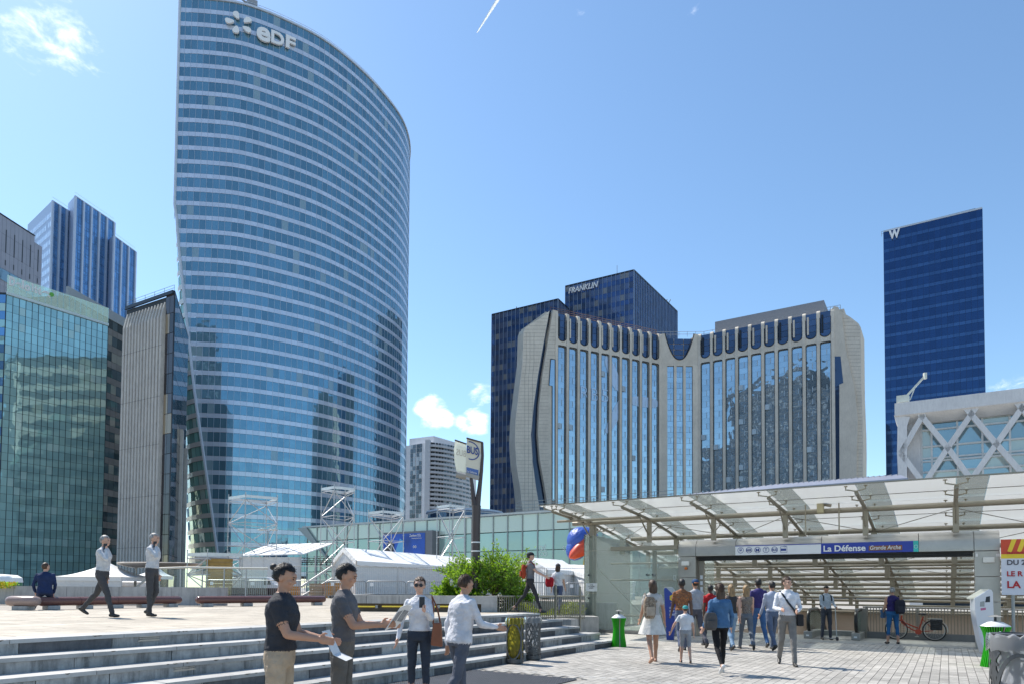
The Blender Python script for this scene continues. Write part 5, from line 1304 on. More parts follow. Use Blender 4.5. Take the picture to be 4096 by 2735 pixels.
log_bench(150, 2437, 722, 2425, 'long polished red granite log bench with the seated man on it', 4)
log_bench(784, 2425, 1300, 2418, 'polished red granite log bench right of the gap, behind the steps', 3)
m = MB(); A = onz(150, 2437, PLZ); rings = []
for t, k in ((-.62, .5), (-.58, .85), (-.5, 1), (.12, 1), (.2, .8), (.24, .5)):
    rings.append([A+X1*t+V((0, -.28, .24))+(Y1*math.cos(q)*1.2+ZZ*math.sin(q))*.14*k for q in [2*math.pi*j/16 for j in range(16)]])
m.loft(rings); T = thing('bench_end_block', 'short rounded granite block at the left end of the long log bench', 'bench', A+V((-.2, -.28, 0))); m.build('granite_log', stone('pink_granite', (.28, .20, .18), (.40, .31, .28), .25, 60, 0), T, smooth=True)
m = MB(); m.bx(A+V((-.4, -.42, 0)), X1*.42, Y1*.3, ZZ*.11); m.build('foot', M_gconc, T, bevel=.01)
# ---- planter wall with the yellow tube lights in its recess
pa = onz(1392, 2440, PLZ); pb = onz(1988, 2449, PLZ); yw = (pa.y+pb.y)/2; zt = ony(1700, 2380, yw).z
xa = ony(1335, 2400, yw).x; xb = ony(1988, 2400, yw).x; xr0 = ony(1385, 2400, yw).x; xr1 = ony(1925, 2400, yw).x
zr = ony(1600, 2412, yw).z; zr0 = ony(1600, 2437, yw).z
T = thing('planter_wall', 'grey concrete planter wall with a lit recess, round the bush', 'planter', (xa, yw, PLZ))
for i in range(5):
    w = (xb-xa)/5; m = MB(); m.bx(V((xa+w*i+.005, yw, zr)), X1*(w-.01), Y1*.32, ZZ*(zt-zr)); m.build('wall_cap_block', M_gconc, T)
m = MB(); m.bx(V((xr1, yw, PLZ)), X1*(xb-xr1), Y1*.32, ZZ*(zr-PLZ)); m.build('wall_block', M_gconc, T)
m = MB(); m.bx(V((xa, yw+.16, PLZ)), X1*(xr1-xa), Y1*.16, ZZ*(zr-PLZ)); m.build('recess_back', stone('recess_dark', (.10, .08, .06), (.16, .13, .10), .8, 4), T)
m = MB(); m.bx(V((xb-.3, yw+.32, PLZ)), X1*.3, Y1*4.2, ZZ*(zt-PLZ)); m.bx(V((xa, yw+.32, PLZ)), X1*.3, Y1*4.2, ZZ*(zt-PLZ)); m.bx(V((xa, yw+4.5, PLZ)), X1*(xb-xa), Y1*.3, ZZ*(zt-PLZ)); m.build('wall_return', M_gconc, T)
m = MB(); m.bx(V((xa+.3, yw+.32, PLZ)), X1*(xb-xa-.6), Y1*4.18, ZZ*(zt-PLZ-.1)); m.build('soil', pm('soil', (.06, .045, .03), .95), T)
me_, N_, L_, B_ = nodes('yellow_tube_light'); B_.inputs['Base Color'].default_value = (.8, .62, .08, 1); B_.inputs['Emission Color'].default_value = (1, .75, .12, 1); B_.inputs['Emission Strength'].default_value = .12
for p0, p1 in ((1392, 1500), (1528, 1640), (1668, 1748), (1756, 1838)):
    m = MB(); q0 = ony(p0, 2423, yw+.08); q1 = ony(p1, 2424, yw+.08); m.tube([q0, q1], .022, 8); m.build('tube_light', me_, T, smooth=True)
    m = MB(); m.box(q1+V((.05, 0, 0)), (.07, .06, .09)); m.build('lamp_holder', M_rail, T)
PY = yw
# ---- leafy bush
def leafmat(name, c, rough=.45):
    m, N, L, B = nodes(name); B.inputs['Roughness'].default_value = rough
    ge = N.new('ShaderNodeNewGeometry'); cr = N.new('ShaderNodeValToRGB'); cr.color_ramp.elements[0].color = (c[0]*.5, c[1]*.55, c[2]*.5, 1); cr.color_ramp.elements[1].color = (c[0]*1.5, c[1]*1.35, c[2]*1.1, 1)
    L.new(ge.outputs['Random Per Island'], cr.inputs[0]); L.new(cr.outputs[0], B.inputs['Base Color'])
    tr = N.new('ShaderNodeBsdfTranslucent'); tr.inputs[0].default_value = (c[0]*2.6, c[1]*2.2, c[2]*.8, 1); mx = N.new('ShaderNodeMixShader'); mx.inputs[0].default_value = .35
    out = [n for n in N if n.type == 'OUTPUT_MATERIAL'][0]; L.new(B.outputs[0], mx.inputs[1]); L.new(tr.outputs[0], mx.inputs[2]); L.new(mx.outputs[0], out.inputs[0]); return m
M_leaf = leafmat('bush_leaf', (.15, .29, .04)); M_bark = stone('bark', (.07, .05, .035), (.13, .10, .07), .9, 20)
def leaf(mb, p, d, L, w, rnd):
    d = d.normalized(); s = d.cross(V((rnd.uniform(-1, 1), rnd.uniform(-1, 1), rnd.uniform(.2, 1)))).normalized(); u = s.cross(d)
    mb.add([p, p+d*L*.45+s*w+u*L*.05, p+d*L-u*L*.06, p+d*L*.45-s*w+u*L*.05], [(0, 1, 2), (0, 2, 3)])
def bush():
    c = ony(1932, 2375, PY+1.9); base = V((c.x, PY+1.9, zt-.15)); rnd = random.Random(11)
    T = thing('leafy_bush', 'round leafy green bush in the planter around the bus sign pole', 'bush', base)
    br = MB(); lf = MB(); tips = []
    def grow(p, d, L, r, lev):
        pts = [p]; q = p.copy(); dd = d.copy()
        for i in range(4):
            dd = (dd+V((rnd.uniform(-.25, .25), rnd.uniform(-.25, .25), rnd.uniform(-.1, .15)))).normalized(); q = q+dd*L/4; pts.append(q.copy())
            if lev < 3:
                for _ in range(2 if lev else 1):
                    nd = (dd+V((rnd.uniform(-1, 1), rnd.uniform(-1, 1), rnd.uniform(-.35, .7)))*.85).normalized(); grow(q.copy(), nd, L*rnd.uniform(.5, .75), r*.55, lev+1)
            if lev >= 2: tips.append((q.copy(), dd.copy()))
        br.tube(pts, [r*(1-.15*i) for i in range(5)], 5 if lev < 2 else 3, cap=False)
    for i in range(22):
        q = 2*math.pi*i/11+rnd.uniform(-.2, .2); lo_ = i % 2; grow(base+V((math.cos(q)*(.5 if lo_ else .15), math.sin(q)*(.4 if lo_ else .15), -.05)), V((math.cos(q)*(1.2 if lo_ else .85), math.sin(q)*.7, rnd.uniform(.05, .5) if lo_ else rnd.uniform(.5, 1.25))), rnd.uniform(.52, .7) if lo_ else rnd.uniform(.72, .92), .02, 0)
    rnd.shuffle(tips)
    for p, d in tips[:9000]:
        if p.z < base.z: continue
        for _ in range(3): leaf(lf, p+V((rnd.uniform(-.04, .04), rnd.uniform(-.04, .04), rnd.uniform(-.04, .04))), d+V((rnd.uniform(-1, 1), rnd.uniform(-1, 1), rnd.uniform(-.6, .6))), rnd.uniform(.06, .10), rnd.uniform(.016, .027), rnd)
    br.build('branches', M_bark, T); lf.build('foliage', M_leaf, T, kind='stuff')
bush()
# ---- forked bus sign pole
def bus_sign():
    Y = PY+1.3; b = ony(1903, 2380, Y); mp = pm('sign_pole_brown', (.075, .06, .058), .45, .3, .1); mc = pm('sign_panel_cream', (.66, .62, .50), .35, var=.04); mb = pm('bus_blue', (.03, .06, .25), .4, var=0); mp2 = pm('stop_name_blue', (.07, .14, .38), .4, var=.03)
    mgl = clear('sign_panel_lit', (.75, .72, .62), .75, .2)
    T = thing('bus_stop_sign', 'brown forked bus stop pole carrying two curved lettered panels above the bush', 'bus sign', (b.x, Y, zt-.2))
    P = lambda x, y, o=0: ony(x, y, Y+o)
    sc = Y/F
    m = MB(); m.tube([P(1903, 2390), P(1904, 2100), P(1906, 2020)], [17*sc, 16*sc, 18*sc], 12); m.build('pole', mp, T, smooth=True)
    m = MB(); m.tube([P(1908, 2030), P(1918, 1950), P(1926, 1880), P(1930, 1820), P(1929, 1768)], [13*sc, 9*sc, 7*sc, 6*sc, 5*sc], 8); m.build('right_fork', mp, T, smooth=True)
    m = MB(); m.tube([P(1900, 2030), P(1893, 1985), P(1888, 1935), P(1884, 1910)], [13*sc, 9*sc, 7*sc, 6*sc], 8); m.build('left_fork', mp, T, smooth=True)
    # front panel
    pts = [(1867, 1752), (1926, 1768), (1922, 1840), (1916, 1905), (1864, 1890), (1866, 1820)]
    m = MB(); m.poly([P(*q) for q in pts], Y1*.06); m.build('front_panel', mc, T)
    pts = [(1820, 1760), (1865, 1776), (1866, 1830), (1863, 1890), (1826, 1882), (1818, 1850), (1815, 1800)]
    m = MB(); m.poly([P(x, y, .55) for x, y in pts], Y1*.05); m.build('rear_panel', mgl, T)
    for a, c, o in (((1866, 1750), (1931, 1768), -.03), ((1819, 1758), (1866, 1774), .52)):
        m = MB(); m.tube([P(*a, o), P(*c, o)], 3.2*sc, 8); m.build('panel_top_bar', mp, T, smooth=True)
    m = MB(); m.poly([P(1862, 1886, -.04), P(1922, 1902, -.04), P(1922, 1920, -.04), P(1862, 1902, -.04)], Y1*.14); m.build('lamp_box', pm('lamp_box_grey', (.32, .31, .29), .5), T, bevel=.01)
    m = MB(); m.tube([P(1826, 1896, .25), P(1864, 1906, .25)], 12*sc, 10); m.build('rear_lamp_drum', bpy.data.materials['lamp_box_grey'], T, smooth=True)
    # blue ring and letters
    d = (P(1926, 1768)-P(1867, 1752)); d.z = 0; d.normalize(); m = MB(); c = V((1882, 1800)); R1, R0 = 37, 33
    ring = []
    for i in range(28):
        t0 = 2*math.pi*i/28; t1 = 2*math.pi*(i+1)/28
        q = [(c.x+r*math.cos(t)*.98, c.y+r*math.sin(t)+(r*math.cos(t))*.22) for r, t in ((R1, t0), (R1, t1), (R0, t1), (R0, t0))]
        if min(x for x, y in q) < 1868 or min(y for x, y in q) < 1756: continue
        m.quad(*[P(x, y, -.012) for x, y in q])
    m.build('blue_ring', mb, T)
    up = (P(1880, 1800)-P(1880, 1810)).normalized(); dr = (P(1920, 1812)-P(1870, 1800)).normalized()
    text('panel_lettering', 'BUS', P(1868, 1808, -.02), dr, up, 30*sc, mb, T, .01, width=45*sc, bold=.015)
    m = MB(); m.poly([P(1866, 1866, -.006), P(1914, 1878, -.006), P(1913, 1902, -.006), P(1866, 1888, -.006)], Y1*.004); m.build('stop_name_plate', mp2, T)
    text('stop_name', 'La Défense', P(1869, 1886, -.015), dr, up, 9*sc, M_white, T, .004, width=40*sc)
    text('panel_lettering', 'BUS', P(1863, 1826, .53), -dr, up, 27*sc, pm('faint_print', (.5, .47, .42), .5), T, .004, width=40*sc)
    m = MB()
    for y in (2165, 2200): m.tube([P(1903, y), P(1903, y+5)], 17.5*sc, 12)
    m.build('tape_band', M_white, T)
bus_sign()
# ---- steel railing and low plants at the end of the plaza
def plaza_rail():
    A = onz(1988, 2460, PLZ); A = V((ony(1988, 2400, PY+.2).x, PY+.2, PLZ-.2)); Bx = ony(2338, 2400, PY+4.2); B = V((Bx.x, PY+4.2, PLZ-.35))
    T = thing('plaza_railing', 'pale steel bar railing between the planter wall and the glass shelter', 'railing', A)
    h = 1.08; n = 44; d = (B-A); dn = V((d.x, d.y, 0)).normalized(); mr = pm('pale_rail_steel', (.42, .39, .33), .4, .5)
    zt_ = ony(1988, 2383, A.y).z; zt2 = ony(2338, 2382, B.y).z
    K = []
    for i in range(n+1):
        p = lerp(A, B, i/n); z1 = lerp(zt_, zt2, i/n); K.append(rect(V((p.x, p.y, (p.z+z1)/2)), dn, .022, dn.cross(ZZ), .022, z1-p.z))
    pieces(T, 'baluster', K, mr)
    m = MB(); m.tube([V((A.x, A.y, zt_)), V((B.x, B.y, zt2))], .03, 8); m.build('top_rail', mr, T, smooth=True)
    m = MB(); m.bar(A+ZZ*.06, B+ZZ*.06, .03, .03); m.build('bottom_rail', mr, T)
    for t in (.62, .93):
        p = lerp(A, B, t); m = MB(); m.bx(p-dn*.03-ZZ*.4, dn*.06, dn.cross(ZZ)*.05, ZZ*1.5); m.build('post', mr, T)
    m = MB(); m.bx(A+V((0, .8, -.9)), d+V((.6, 0, 0)), V((-.15, 1.5, 0)), ZZ*.95); T2 = solo(m, 'low_planter', M_gconc, 'low concrete bed behind the pale plaza railing', 'planter')
    m = MB(); m.bx(A+V((.2, 3.2, -.9)), d+V((1.4, 0, 0)), V((0, .25, 0)), ZZ*1.4); m.build('back_wall', M_gconc, T2)
    rnd = random.Random(4); lf = MB()
    for i in range(2600):
        t = rnd.uniform(.02, 1.0); p = lerp(A, B, t)+V((rnd.uniform(-.2, .2), 1.0+rnd.uniform(0, 1.2), .05))
        hh = rnd.uniform(.05, .42)*(0.6+.5*math.sin(t*9)); leaf(lf, p+ZZ*hh, V((rnd.uniform(-1, 1), rnd.uniform(-1, 1), rnd.uniform(.2, 1.2))), rnd.uniform(.07, .14), .02, rnd)
    o = lf.build('bed_plants', leafmat('bed_leaf', (.14, .20, .03))); tag(o, 'yellow green ground cover growing in the bed behind the railing', 'plants'); o['kind'] = 'stuff'
    q = onz(2284, 2503, .40); aa_, bb_ = ab(q); m = MB(); m.bx(S(aa_, bb_, 0), SU*.5, SV*1.5, ZZ*.62); solo(m, 'end_plinth', M_gconc, 'low pale concrete plinth at the right end of the steps', 'plinth', bevel=.01)
    
plaza_rail()
# ---- wire litter bins
def litter_bin(c, label, bagcol, H=.96, r=.2, face=0, waste=(.2, .13, .05), seed=1):
    T = thing('litter_bin', label, 'litter bin', c, face, 'openwork litter bins'); rnd = random.Random(seed)
    ms = pm('bin_steel', (.10, .105, .11), .5, .5, .15) if 'bin_steel' not in bpy.data.materials else bpy.data.materials['bin_steel']
    def cyl(t, z, rr=r): return V((rr*math.cos(t), rr*math.sin(t), z))
    def strip(mb, pts, w):                       # band lying on the cylinder
        L = []; R_ = []
        for i, (t, z) in enumerate(pts):
            t0, z0 = pts[max(0, i-1)]; t1, z1 = pts[min(len(pts)-1, i+1)]; dx = (t1-t0)*r; dz = z1-z0; l = math.hypot(dx, dz) or 1
            L.append((t-dz/l*w/2/r, z+dx/l*w/2)); R_.append((t+dz/l*w/2/r, z-dx/l*w/2))
        for rr, fl in ((r, 0), (r-.012, 1)):
            for i in range(len(pts)-1):
                q = [cyl(*L[i], rr), cyl(*L[i+1], rr), cyl(*R_[i+1], rr), cyl(*R_[i], rr)]; mb.quad(*(q if fl else q[::-1]))
    m = MB()
    for z0, z1 in ((.05, .12), (H-.12, H-.04)): m.lathe([(r+.001, z0), (r+.001, z1), (r-.013, z1), (r-.013, z0)], n=28)
    m.build('rim_band', ms, T, world=False)
    oc = -math.pi/2; m = MB()                     # big oval window facing forward
    strip(m, [(oc+.95*math.cos(q), H*.5+H*.37*math.sin(q)) for q in [2*math.pi*i/40 for i in range(41)]], .03); m.build('oval_frame', ms, T, world=False)
    m = MB()
    for i in range(26):
        t0 = oc+1.05+rnd.random()*4.2; z0 = rnd.uniform(.1, H-.1); a = rnd.uniform(-1.2, 1.2); cv = rnd.uniform(-3, 3); pts = []; t, z = t0, z0
        for k in range(14):
            if not (.1 < z < H-.08) or not (oc+.72 < t < oc+2*math.pi-.72): break
            pts.append((t, z)); t += math.cos(a)*.03/r; z += math.sin(a)*.03+.004; a += cv*.03
        if len(pts) > 4: strip(m, pts, rnd.uniform(.018, .035))
    for i in range(18):
        t = oc+1.0+4.3*i/17; a = 1.15 if i % 2 else -1.15; z = .1 if i % 2 else H-.12; pts = []
        while .08 < z < H-.08 and len(pts) < 40: pts.append((t, z)); z += .03*math.sin(a); t += .03*math.cos(a)/r+rnd.uniform(-.03, .03)
        strip(m, [p for p in pts if oc+.8 < p[0] < oc+2*math.pi-.8][:40] or pts[:2], .022)
    m.build('openwork_shell', ms, T, world=False)
    for t in (oc+1.02, oc-1.02, oc+math.pi):
        m = MB(); strip(m, [(t, z) for z in (.0, H*.5, H-.05)], .05); m.build('stave', ms, T, world=False)
    m = MB(); m.lathe([(r-.02, .03), (r-.02, .05), (.02, .05)], n=20); m.build('base_plate', ms, T, world=False)
    for q in (0, 2.1, 4.2): m = MB(); m.tube([cyl(q, 0, r-.04), cyl(q, .05, r-.04)], .015, 6); m.build('foot', ms, T, world=False)
    mbag = clear('bin_bag_%d' % seed, bagcol, .42, .25, tuple(min(1, x*1.08) for x in bagcol))
    m = MB(); rings = []
    for z, k in ((.10, .55), (.16, .84), (.35, .88), (.6, .87), (.8, .9), (H-.02, .94), (H+.0, 1.03), (H-.06, 1.1), (H-.13, 1.09)):
        rings.append([cyl(2*math.pi*j/32, z+(.015*math.sin(j*2.7+seed) if z > .9 else 0), r*k*(1+.05*math.sin(j*3.1+z*9+seed))) for j in range(32)])
    m.loft(rings, cap=False); m.build('bin_bag', mbag, T, world=False, smooth=True)
    m = MB(); m.lathe([(r*.9, H-.015), (r*.98, H+.005), (r*.7, H+.012), (r*.62, H-.03)], n=24); m.build('lid_ring', pm('bin_lid', (.06, .06, .06), .5), T, world=False, smooth=True)
    m = MB()
    for i in range(14):
        p = V((rnd.uniform(-.08, .08), rnd.uniform(-.08, .08), rnd.uniform(.14, .34))); m.box(p, (rnd.uniform(.05, .12), rnd.uniform(.04, .08), rnd.uniform(.02, .07)), rnd.uniform(0, 3))
    m.build('rubbish', pm('rubbish_%d' % seed, waste, .8, var=.5, scale=14), T, world=False)
    return T
p = onz(2060, 2655, 0); litter_bin(p, 'openwork steel litter bin with a yellow bag at the foot of the steps', (.80, .74, .20), .96, .185, -.25, (.20, .13, .05), 1)
p = onz(2132, 2640, 0); litter_bin(p, 'openwork steel litter bin with a clear bag, beside the yellow bagged one', (.88, .90, .92), .95, .175, 1.9, (.25, .2, .15), 2)
p = ony(4072, 2535, 5.6); litter_bin(V((p.x, p.y, 0)), 'near openwork litter bin with a clear bag at the right edge of the picture', (.9, .91, .93), p.z, .2, -.58, (.45, .25, .12), 3)
# ---- green slatted hourglass bins
def hourglass(c, label, H=1.16, k=1.):
    T = thing('hourglass_bin', label, 'ashtray bin', c, 0, 'green hourglass ashtray bins')
    mg = pm('green_slat', (.03, .42, .012), .4, 0, .06); mw = pm('bin_top_white', (.70, .71, .72), .35, .1); mi = pm('bin_core', (.012, .10, .012), .7)
    prof = [(.205, 0), (.19, .12), (.165, .28), (.148, .45), (.147, .55), (.165, .68), (.2, .8)]; s = H/1.16
    m = MB(); m.lathe([(r*s*k*.9, z*s) for r, z in prof], n=28); m.build('core', mi, T, world=False, smooth=True)
    for i in range(36):
        q = 2*math.pi*i/36; dr = V((math.cos(q), math.sin(q), 0)); tt = V((-dr.y, dr.x, 0)); m = MB(); rings = []
        for r, z in prof: rings.append([dr*r*s*k*.88-tt*.006+ZZ*z*s, dr*r*s*k*1.04-tt*.006+ZZ*z*s, dr*r*s*k*1.04+tt*.006+ZZ*z*s, dr*r*s*k*.88+tt*.006+ZZ*z*s])
        m.loft(rings); m.build('slat', mg if i != 27 else M_steel, T, world=False)
    m = MB(); m.lathe([(.2*s*k, .8*s), (.195*s*k, .815*s), (.10*s*k, .885*s), (.05*s, .9*s)], n=28); m.build('cone_lid', mw, T, world=False, smooth=True)
    m = MB(); m.tube([V((0, 0, .89*s)), V((0, 0, .99*s))], .022*s, 8); m.build('stem', M_dark, T, world=False)
    m = MB(); m.lathe([(.1*s*k, .985*s), (.1*s*k, .99*s), (.02, 1.02*s)], n=20); m.build('cap', M_steel, T, world=False, smooth=True)
p = onz(2475, 2586, 0); hourglass(p, 'green slatted hourglass bin at the right end of the steps', 1.12*(2586-2418)/((1.55*F/p.y))*1.02/1.0 if False else 1.15)
p = onz(3985, 2668, 0); hourglass(p, 'green slatted hourglass bin behind the near clear bagged bin', 1.24, 1.25)
# ---- leaning white terminal and blue terminal
def terminal(px, py, pts, depth, mat, nm, label, cat, extra):
    b0 = onz(px, py, 0); T = thing(nm, label, cat, b0); Y = b0.y
    P = lambda x, y, o=0: ony(x, y, Y+o)
    m = MB(); m.poly([P(*q) for q in pts], V((.35, 1, 0)).normalized()*depth); m.build('body', mat, T, bevel=.015); extra(T, P, Y)
def ex_white(T, P, Y):
    for pts, mat in ((((3945, 2385), (3960, 2382), (3960, 2406), (3941, 2407)), M_dark), (((3921, 2405), (3938, 2402), (3938, 2424), (3920, 2424)), M_rail), (((3922, 2431), (3943, 2428), (3944, 2437), (3924, 2440)), pm('pink_sticker', (.5, .12, .25), .5))):
        m = MB(); m.poly([P(x, y, -.004) for x, y in pts], Y1*.003); m.build('sticker', mat, T)
    m = MB(); m.poly([P(3898, 2395, .05), P(3956, 2360, .05), P(3956, 2354, .05), P(3898, 2388, .05)], Y1*.3); m.build('edge_trim', pm('trim_cream', (.6, .58, .5), .4), T)
terminal(3945, 2614, [(3899, 2390), (3956, 2356), (3966, 2356), (3972, 2368), (3975, 2440), (3976, 2612), (3938, 2612), (3922, 2560), (3908, 2490), (3900, 2440)], .42, pm('terminal_white', (.66, .66, .70), .35, var=.03), 'leaning_terminal', 'white leaf shaped terminal with stickers beside the right pillar', 'terminal', ex_white)
def ex_blue(T, P, Y):
    m = MB(); m.poly([P(2690+13*math.cos(R(30+60*i)), 2389+14*math.sin(R(30+60*i)), -.004) for i in range(6)], Y1*.003); m.build('yellow_hexagon', pm('hex_yellow', (.75, .55, .03), .5), T)
    m = MB(); m.poly([P(2690+5*math.cos(R(60*i)), 2390+7*math.sin(R(60*i)), -.008) for i in range(6)], Y1*.003); m.build('hexagon_mark', bpy.data.materials['sign_blue'], T)
    for y in (2425, 2438, 2452): m = MB(); m.poly([P(2677, y, -.004), P(2698, y, -.004), P(2698, y+8, -.004), P(2677, y+8, -.004)], Y1*.003); m.build('key_panel', pm('key_grey', (.35, .4, .55), .5), T)
    m = MB(); m.poly([P(2664, 2348, .0), P(2692, 2348, .05), P(2716, 2378, .05), P(2698, 2380, .0)], Y1*.3+ZZ*.02); m.build('screen_hood', M_steel, T)
    text('terminal_lettering', 'vezir', P(2682, 2410, -.01), X1, ZZ, 7*Y/F, pm('term_yellow', (.75, .55, .03), .5), T, .003)
terminal(2680, 2560, [(2656, 2352), (2664, 2348), (2702, 2380), (2702, 2470), (2698, 2520), (2693, 2560), (2666, 2560), (2662, 2500)], .3, pm('terminal_blue', (.02, .055, .30), .35, var=.04), 'blue_terminal', 'blue ticket terminal with a yellow hexagon in front of the left pillar', 'terminal', ex_blue)
# ---- bicycle
def bicycle():
    wR = onz(3738, 2557, 0); wF = onz(3595, 2549, 0); d = (wF-wR); d.z = 0; L = d.length; d.normalize(); s = d.cross(ZZ); r = .335
    d = SV.copy(); wR = S(25.68, fp(3738, 2560, 25.68)[0]); wF = wR+d*1.06; s = d.cross(ZZ)
    T = thing('red_bicycle', 'red step through bicycle with a black pannier, leaning on the entrance railing', 'bicycle', wR)
    mr = pm('bike_red', (.38, .05, .02), .4, .1); mk = pm('bike_black', (.015, .015, .017), .5); mm = pm('bike_metal', (.5, .49, .46), .3, .8); mt = pm('bike_tyre', (.03, .03, .03), .8)
    def wheel(c):
        h = c+ZZ*r; W_ = MB(); n = 32; ring = lambda rr: [h+(d*math.cos(2*math.pi*i/n)+ZZ*math.sin(2*math.pi*i/n))*rr for i in range(n+1)]
        W_.tube(ring(r-.02), .021, 6, cap=False); o = W_.build('wheel', mt, T, smooth=True)
        m = MB(); m.tube(ring(r-.05), .016, 6, cap=False); m.build('rim', mm, o, smooth=True)
        m = MB()
        for i in range(18): q = 2*math.pi*i/18; m.tube([h+s*.02*(1 if i % 2 else -1), h+(d*math.cos(q)+ZZ*math.sin(q))*(r-.045)], .0025, 3, cap=False)
        m.build('spokes', mm, o); m = MB(); m.tube([h-s*.05, h+s*.05], .025, 8); m.build('hub', mm, o)
        m = MB(); m.tube([h+(d*math.cos(q)+ZZ*math.sin(q))*(r+.025) for q in [R(a) for a in range(20, 200, 12)]], .014, 6); m.build('mudguard', mm, o, smooth=True)
        return h
    hr = wheel(wR); hf = wheel(wF)
    bb = wR+d*.44+ZZ*.28; seat = wR+d*.30+ZZ*.80; head = wF-d*.16+ZZ*.80; hl = wF-d*.13+ZZ*.60
    for nm, a, b, rr in (('seat_tube', bb, seat-ZZ*.02, .017), ('chain_stay', bb, hr, .011), ('seat_stay', hr, lerp(bb, seat, .8), .009), ('head_tube', hl, head, .02), ('fork', hl, hf, .014)):
        m = MB(); m.tube([a, b], rr*1.35, 8); m.build(nm, mr if nm != 'fork' else mm, T, smooth=True)
    for k, z in ((.0, .0), (.1, .12)):
        m = MB(); m.tube([bb+ZZ*z+d*.0, bb+d*.16+ZZ*(z+.06), hl-d*.12+ZZ*(z*.6-.12), hl+ZZ*z*.9], .021, 8); m.build('step_through_tube', mr, T, smooth=True)
    m = MB(); m.ell(seat+ZZ*.05, (.1, .1, .04), 12, 6); m.ell(seat+d*.1+ZZ*.05, (.05, .05, .025), 10, 6); m.build('saddle', mk, T, smooth=True)
    m = MB(); m.tube([seat, seat+ZZ*.05], .013, 6); m.build('seat_post', mm, T)
    m = MB(); m.tube([head, head+ZZ*.14-d*.02], .014, 6); m.tube([head+ZZ*.14-s*.27-d*.14, head+ZZ*.16-s*.22, head+ZZ*.14, head+ZZ*.16+s*.22, head+ZZ*.14+s*.27-d*.14], .012, 6); m.build('handlebar', mm, T, smooth=True)
    m = MB(); m.tube([bb-s*.03, bb+s*.03], .09, 18); m.build('chain_guard', mr, T); m = MB(); m.tube([bb+s*.05, bb+s*.05+d*.05-ZZ*.16], .01, 6); m.box(bb+s*.1+d*.05-ZZ*.16, (.1, .06, .02)); m.build('crank', mm, T)
    m = MB(); q = hr+ZZ*(r+.04); m.bar(q+d*.18, q-d*.22, .1, .015); m.tube([q-d*.15, hr], .006, 5); m.build('rear_rack', mm, T)
    m = MB(); m.bx(hr-d*.22+s*-.2+ZZ*(.02), d*.33, s*.13, ZZ*.34); m.build('pannier', pm('pannier_black', (.015, .015, .018), .45, 0, .3, 8, .6, 10), T, bevel=.03)
    m = MB(); m.bx(hr-d*.23+s*-.205+ZZ*(.25), d*.35, s*.14, ZZ*.12); m.build('pannier_flap', bpy.data.materials['pannier_black'], T, bevel=.03)
bicycle()

# ================================================================ event site behind the wall
GZ = PLZ
def scaffold(px0, px1, py0, Y, label, levels, dep=2.0, z0=GZ, top=True, inner=True, splay=0, k=1):
    A = ony(px0, 2300, Y); B = ony(px1, 2300, Y); zt_ = ony(px0, py0, Y).z; w = B.x-A.x
    T = thing('scaffold_tower', label, 'scaffold', (A.x, Y, z0), 0, 'scaffold towers of the event site')
    x0, x1 = A.x, B.x; r = .034*k; cs = [V((x0, Y, z0)), V((x0+w*.5, Y-dep*.45, z0)), V((x1, Y, z0)), V((x0+w*.5, Y+dep*.9, z0))]
    for c in cs:
        m = MB(); m.tube([c, V((c.x, c.y, zt_))], r, 6)
        z = z0+.5
        while z < zt_: m.tube([V((c.x, c.y, z)), V((c.x, c.y, z+.05))], r*1.8, 6); z += .5
        m.build('standard', M_alu, T)
    lv = [lerp(z0+.4, zt_-.55, i/(levels)) for i in range(levels+1)]
    for z in lv:
        for a, b in zip(cs, cs[1:]+cs[:1]):
            m = MB(); m.tube([V((a.x, a.y, z)), V((b.x, b.y, z))], r*.85, 6); m.build('ledger', M_alu, T)
    for i, (za, zb) in enumerate(zip(lv, lv[1:])):
        for j, (a, b) in enumerate(zip(cs, cs[1:]+cs[:1])):
            p, q = (a, b) if (i+j) % 2 else (b, a); m = MB(); m.tube([V((p.x, p.y, za)), V((q.x, q.y, zb))], r, 6); m.build('diagonal_brace', M_alu, T)
    if top:
        for a, b in zip(cs, cs[1:]+cs[:1]):
            m = MB(); m.bar(V((a.x, a.y, zt_-.3)), V((b.x, b.y, zt_-.3)), .05*k, .2*k); m.build('top_beam', pm('top_beam_alu', (.62, .63, .63), .4, .4) if 'top_beam_alu' not in bpy.data.materials else bpy.data.materials['top_beam_alu'], T)
    return T
scaffold(908, 1104, 1975, 52, 'wide scaffold tower with a beam platform in front of the curved tower', 4, 3.2)
scaffold(1280, 1414, 1940, 54, 'tallest scaffold tower with a square top frame behind the white tents', 4, 2.6)
scaffold(1470, 1612, 2036, 56, 'scaffold tower standing in front of the blue billboard', 3, 2.8)
scaffold(1746, 1856, 2012, 58, 'scaffold tower between the billboard and the bus sign', 3, 2.4)
scaffold(748, 968, 2198, 44, 'low scaffold stage frame at the foot of the curved tower', 2, 2.4)
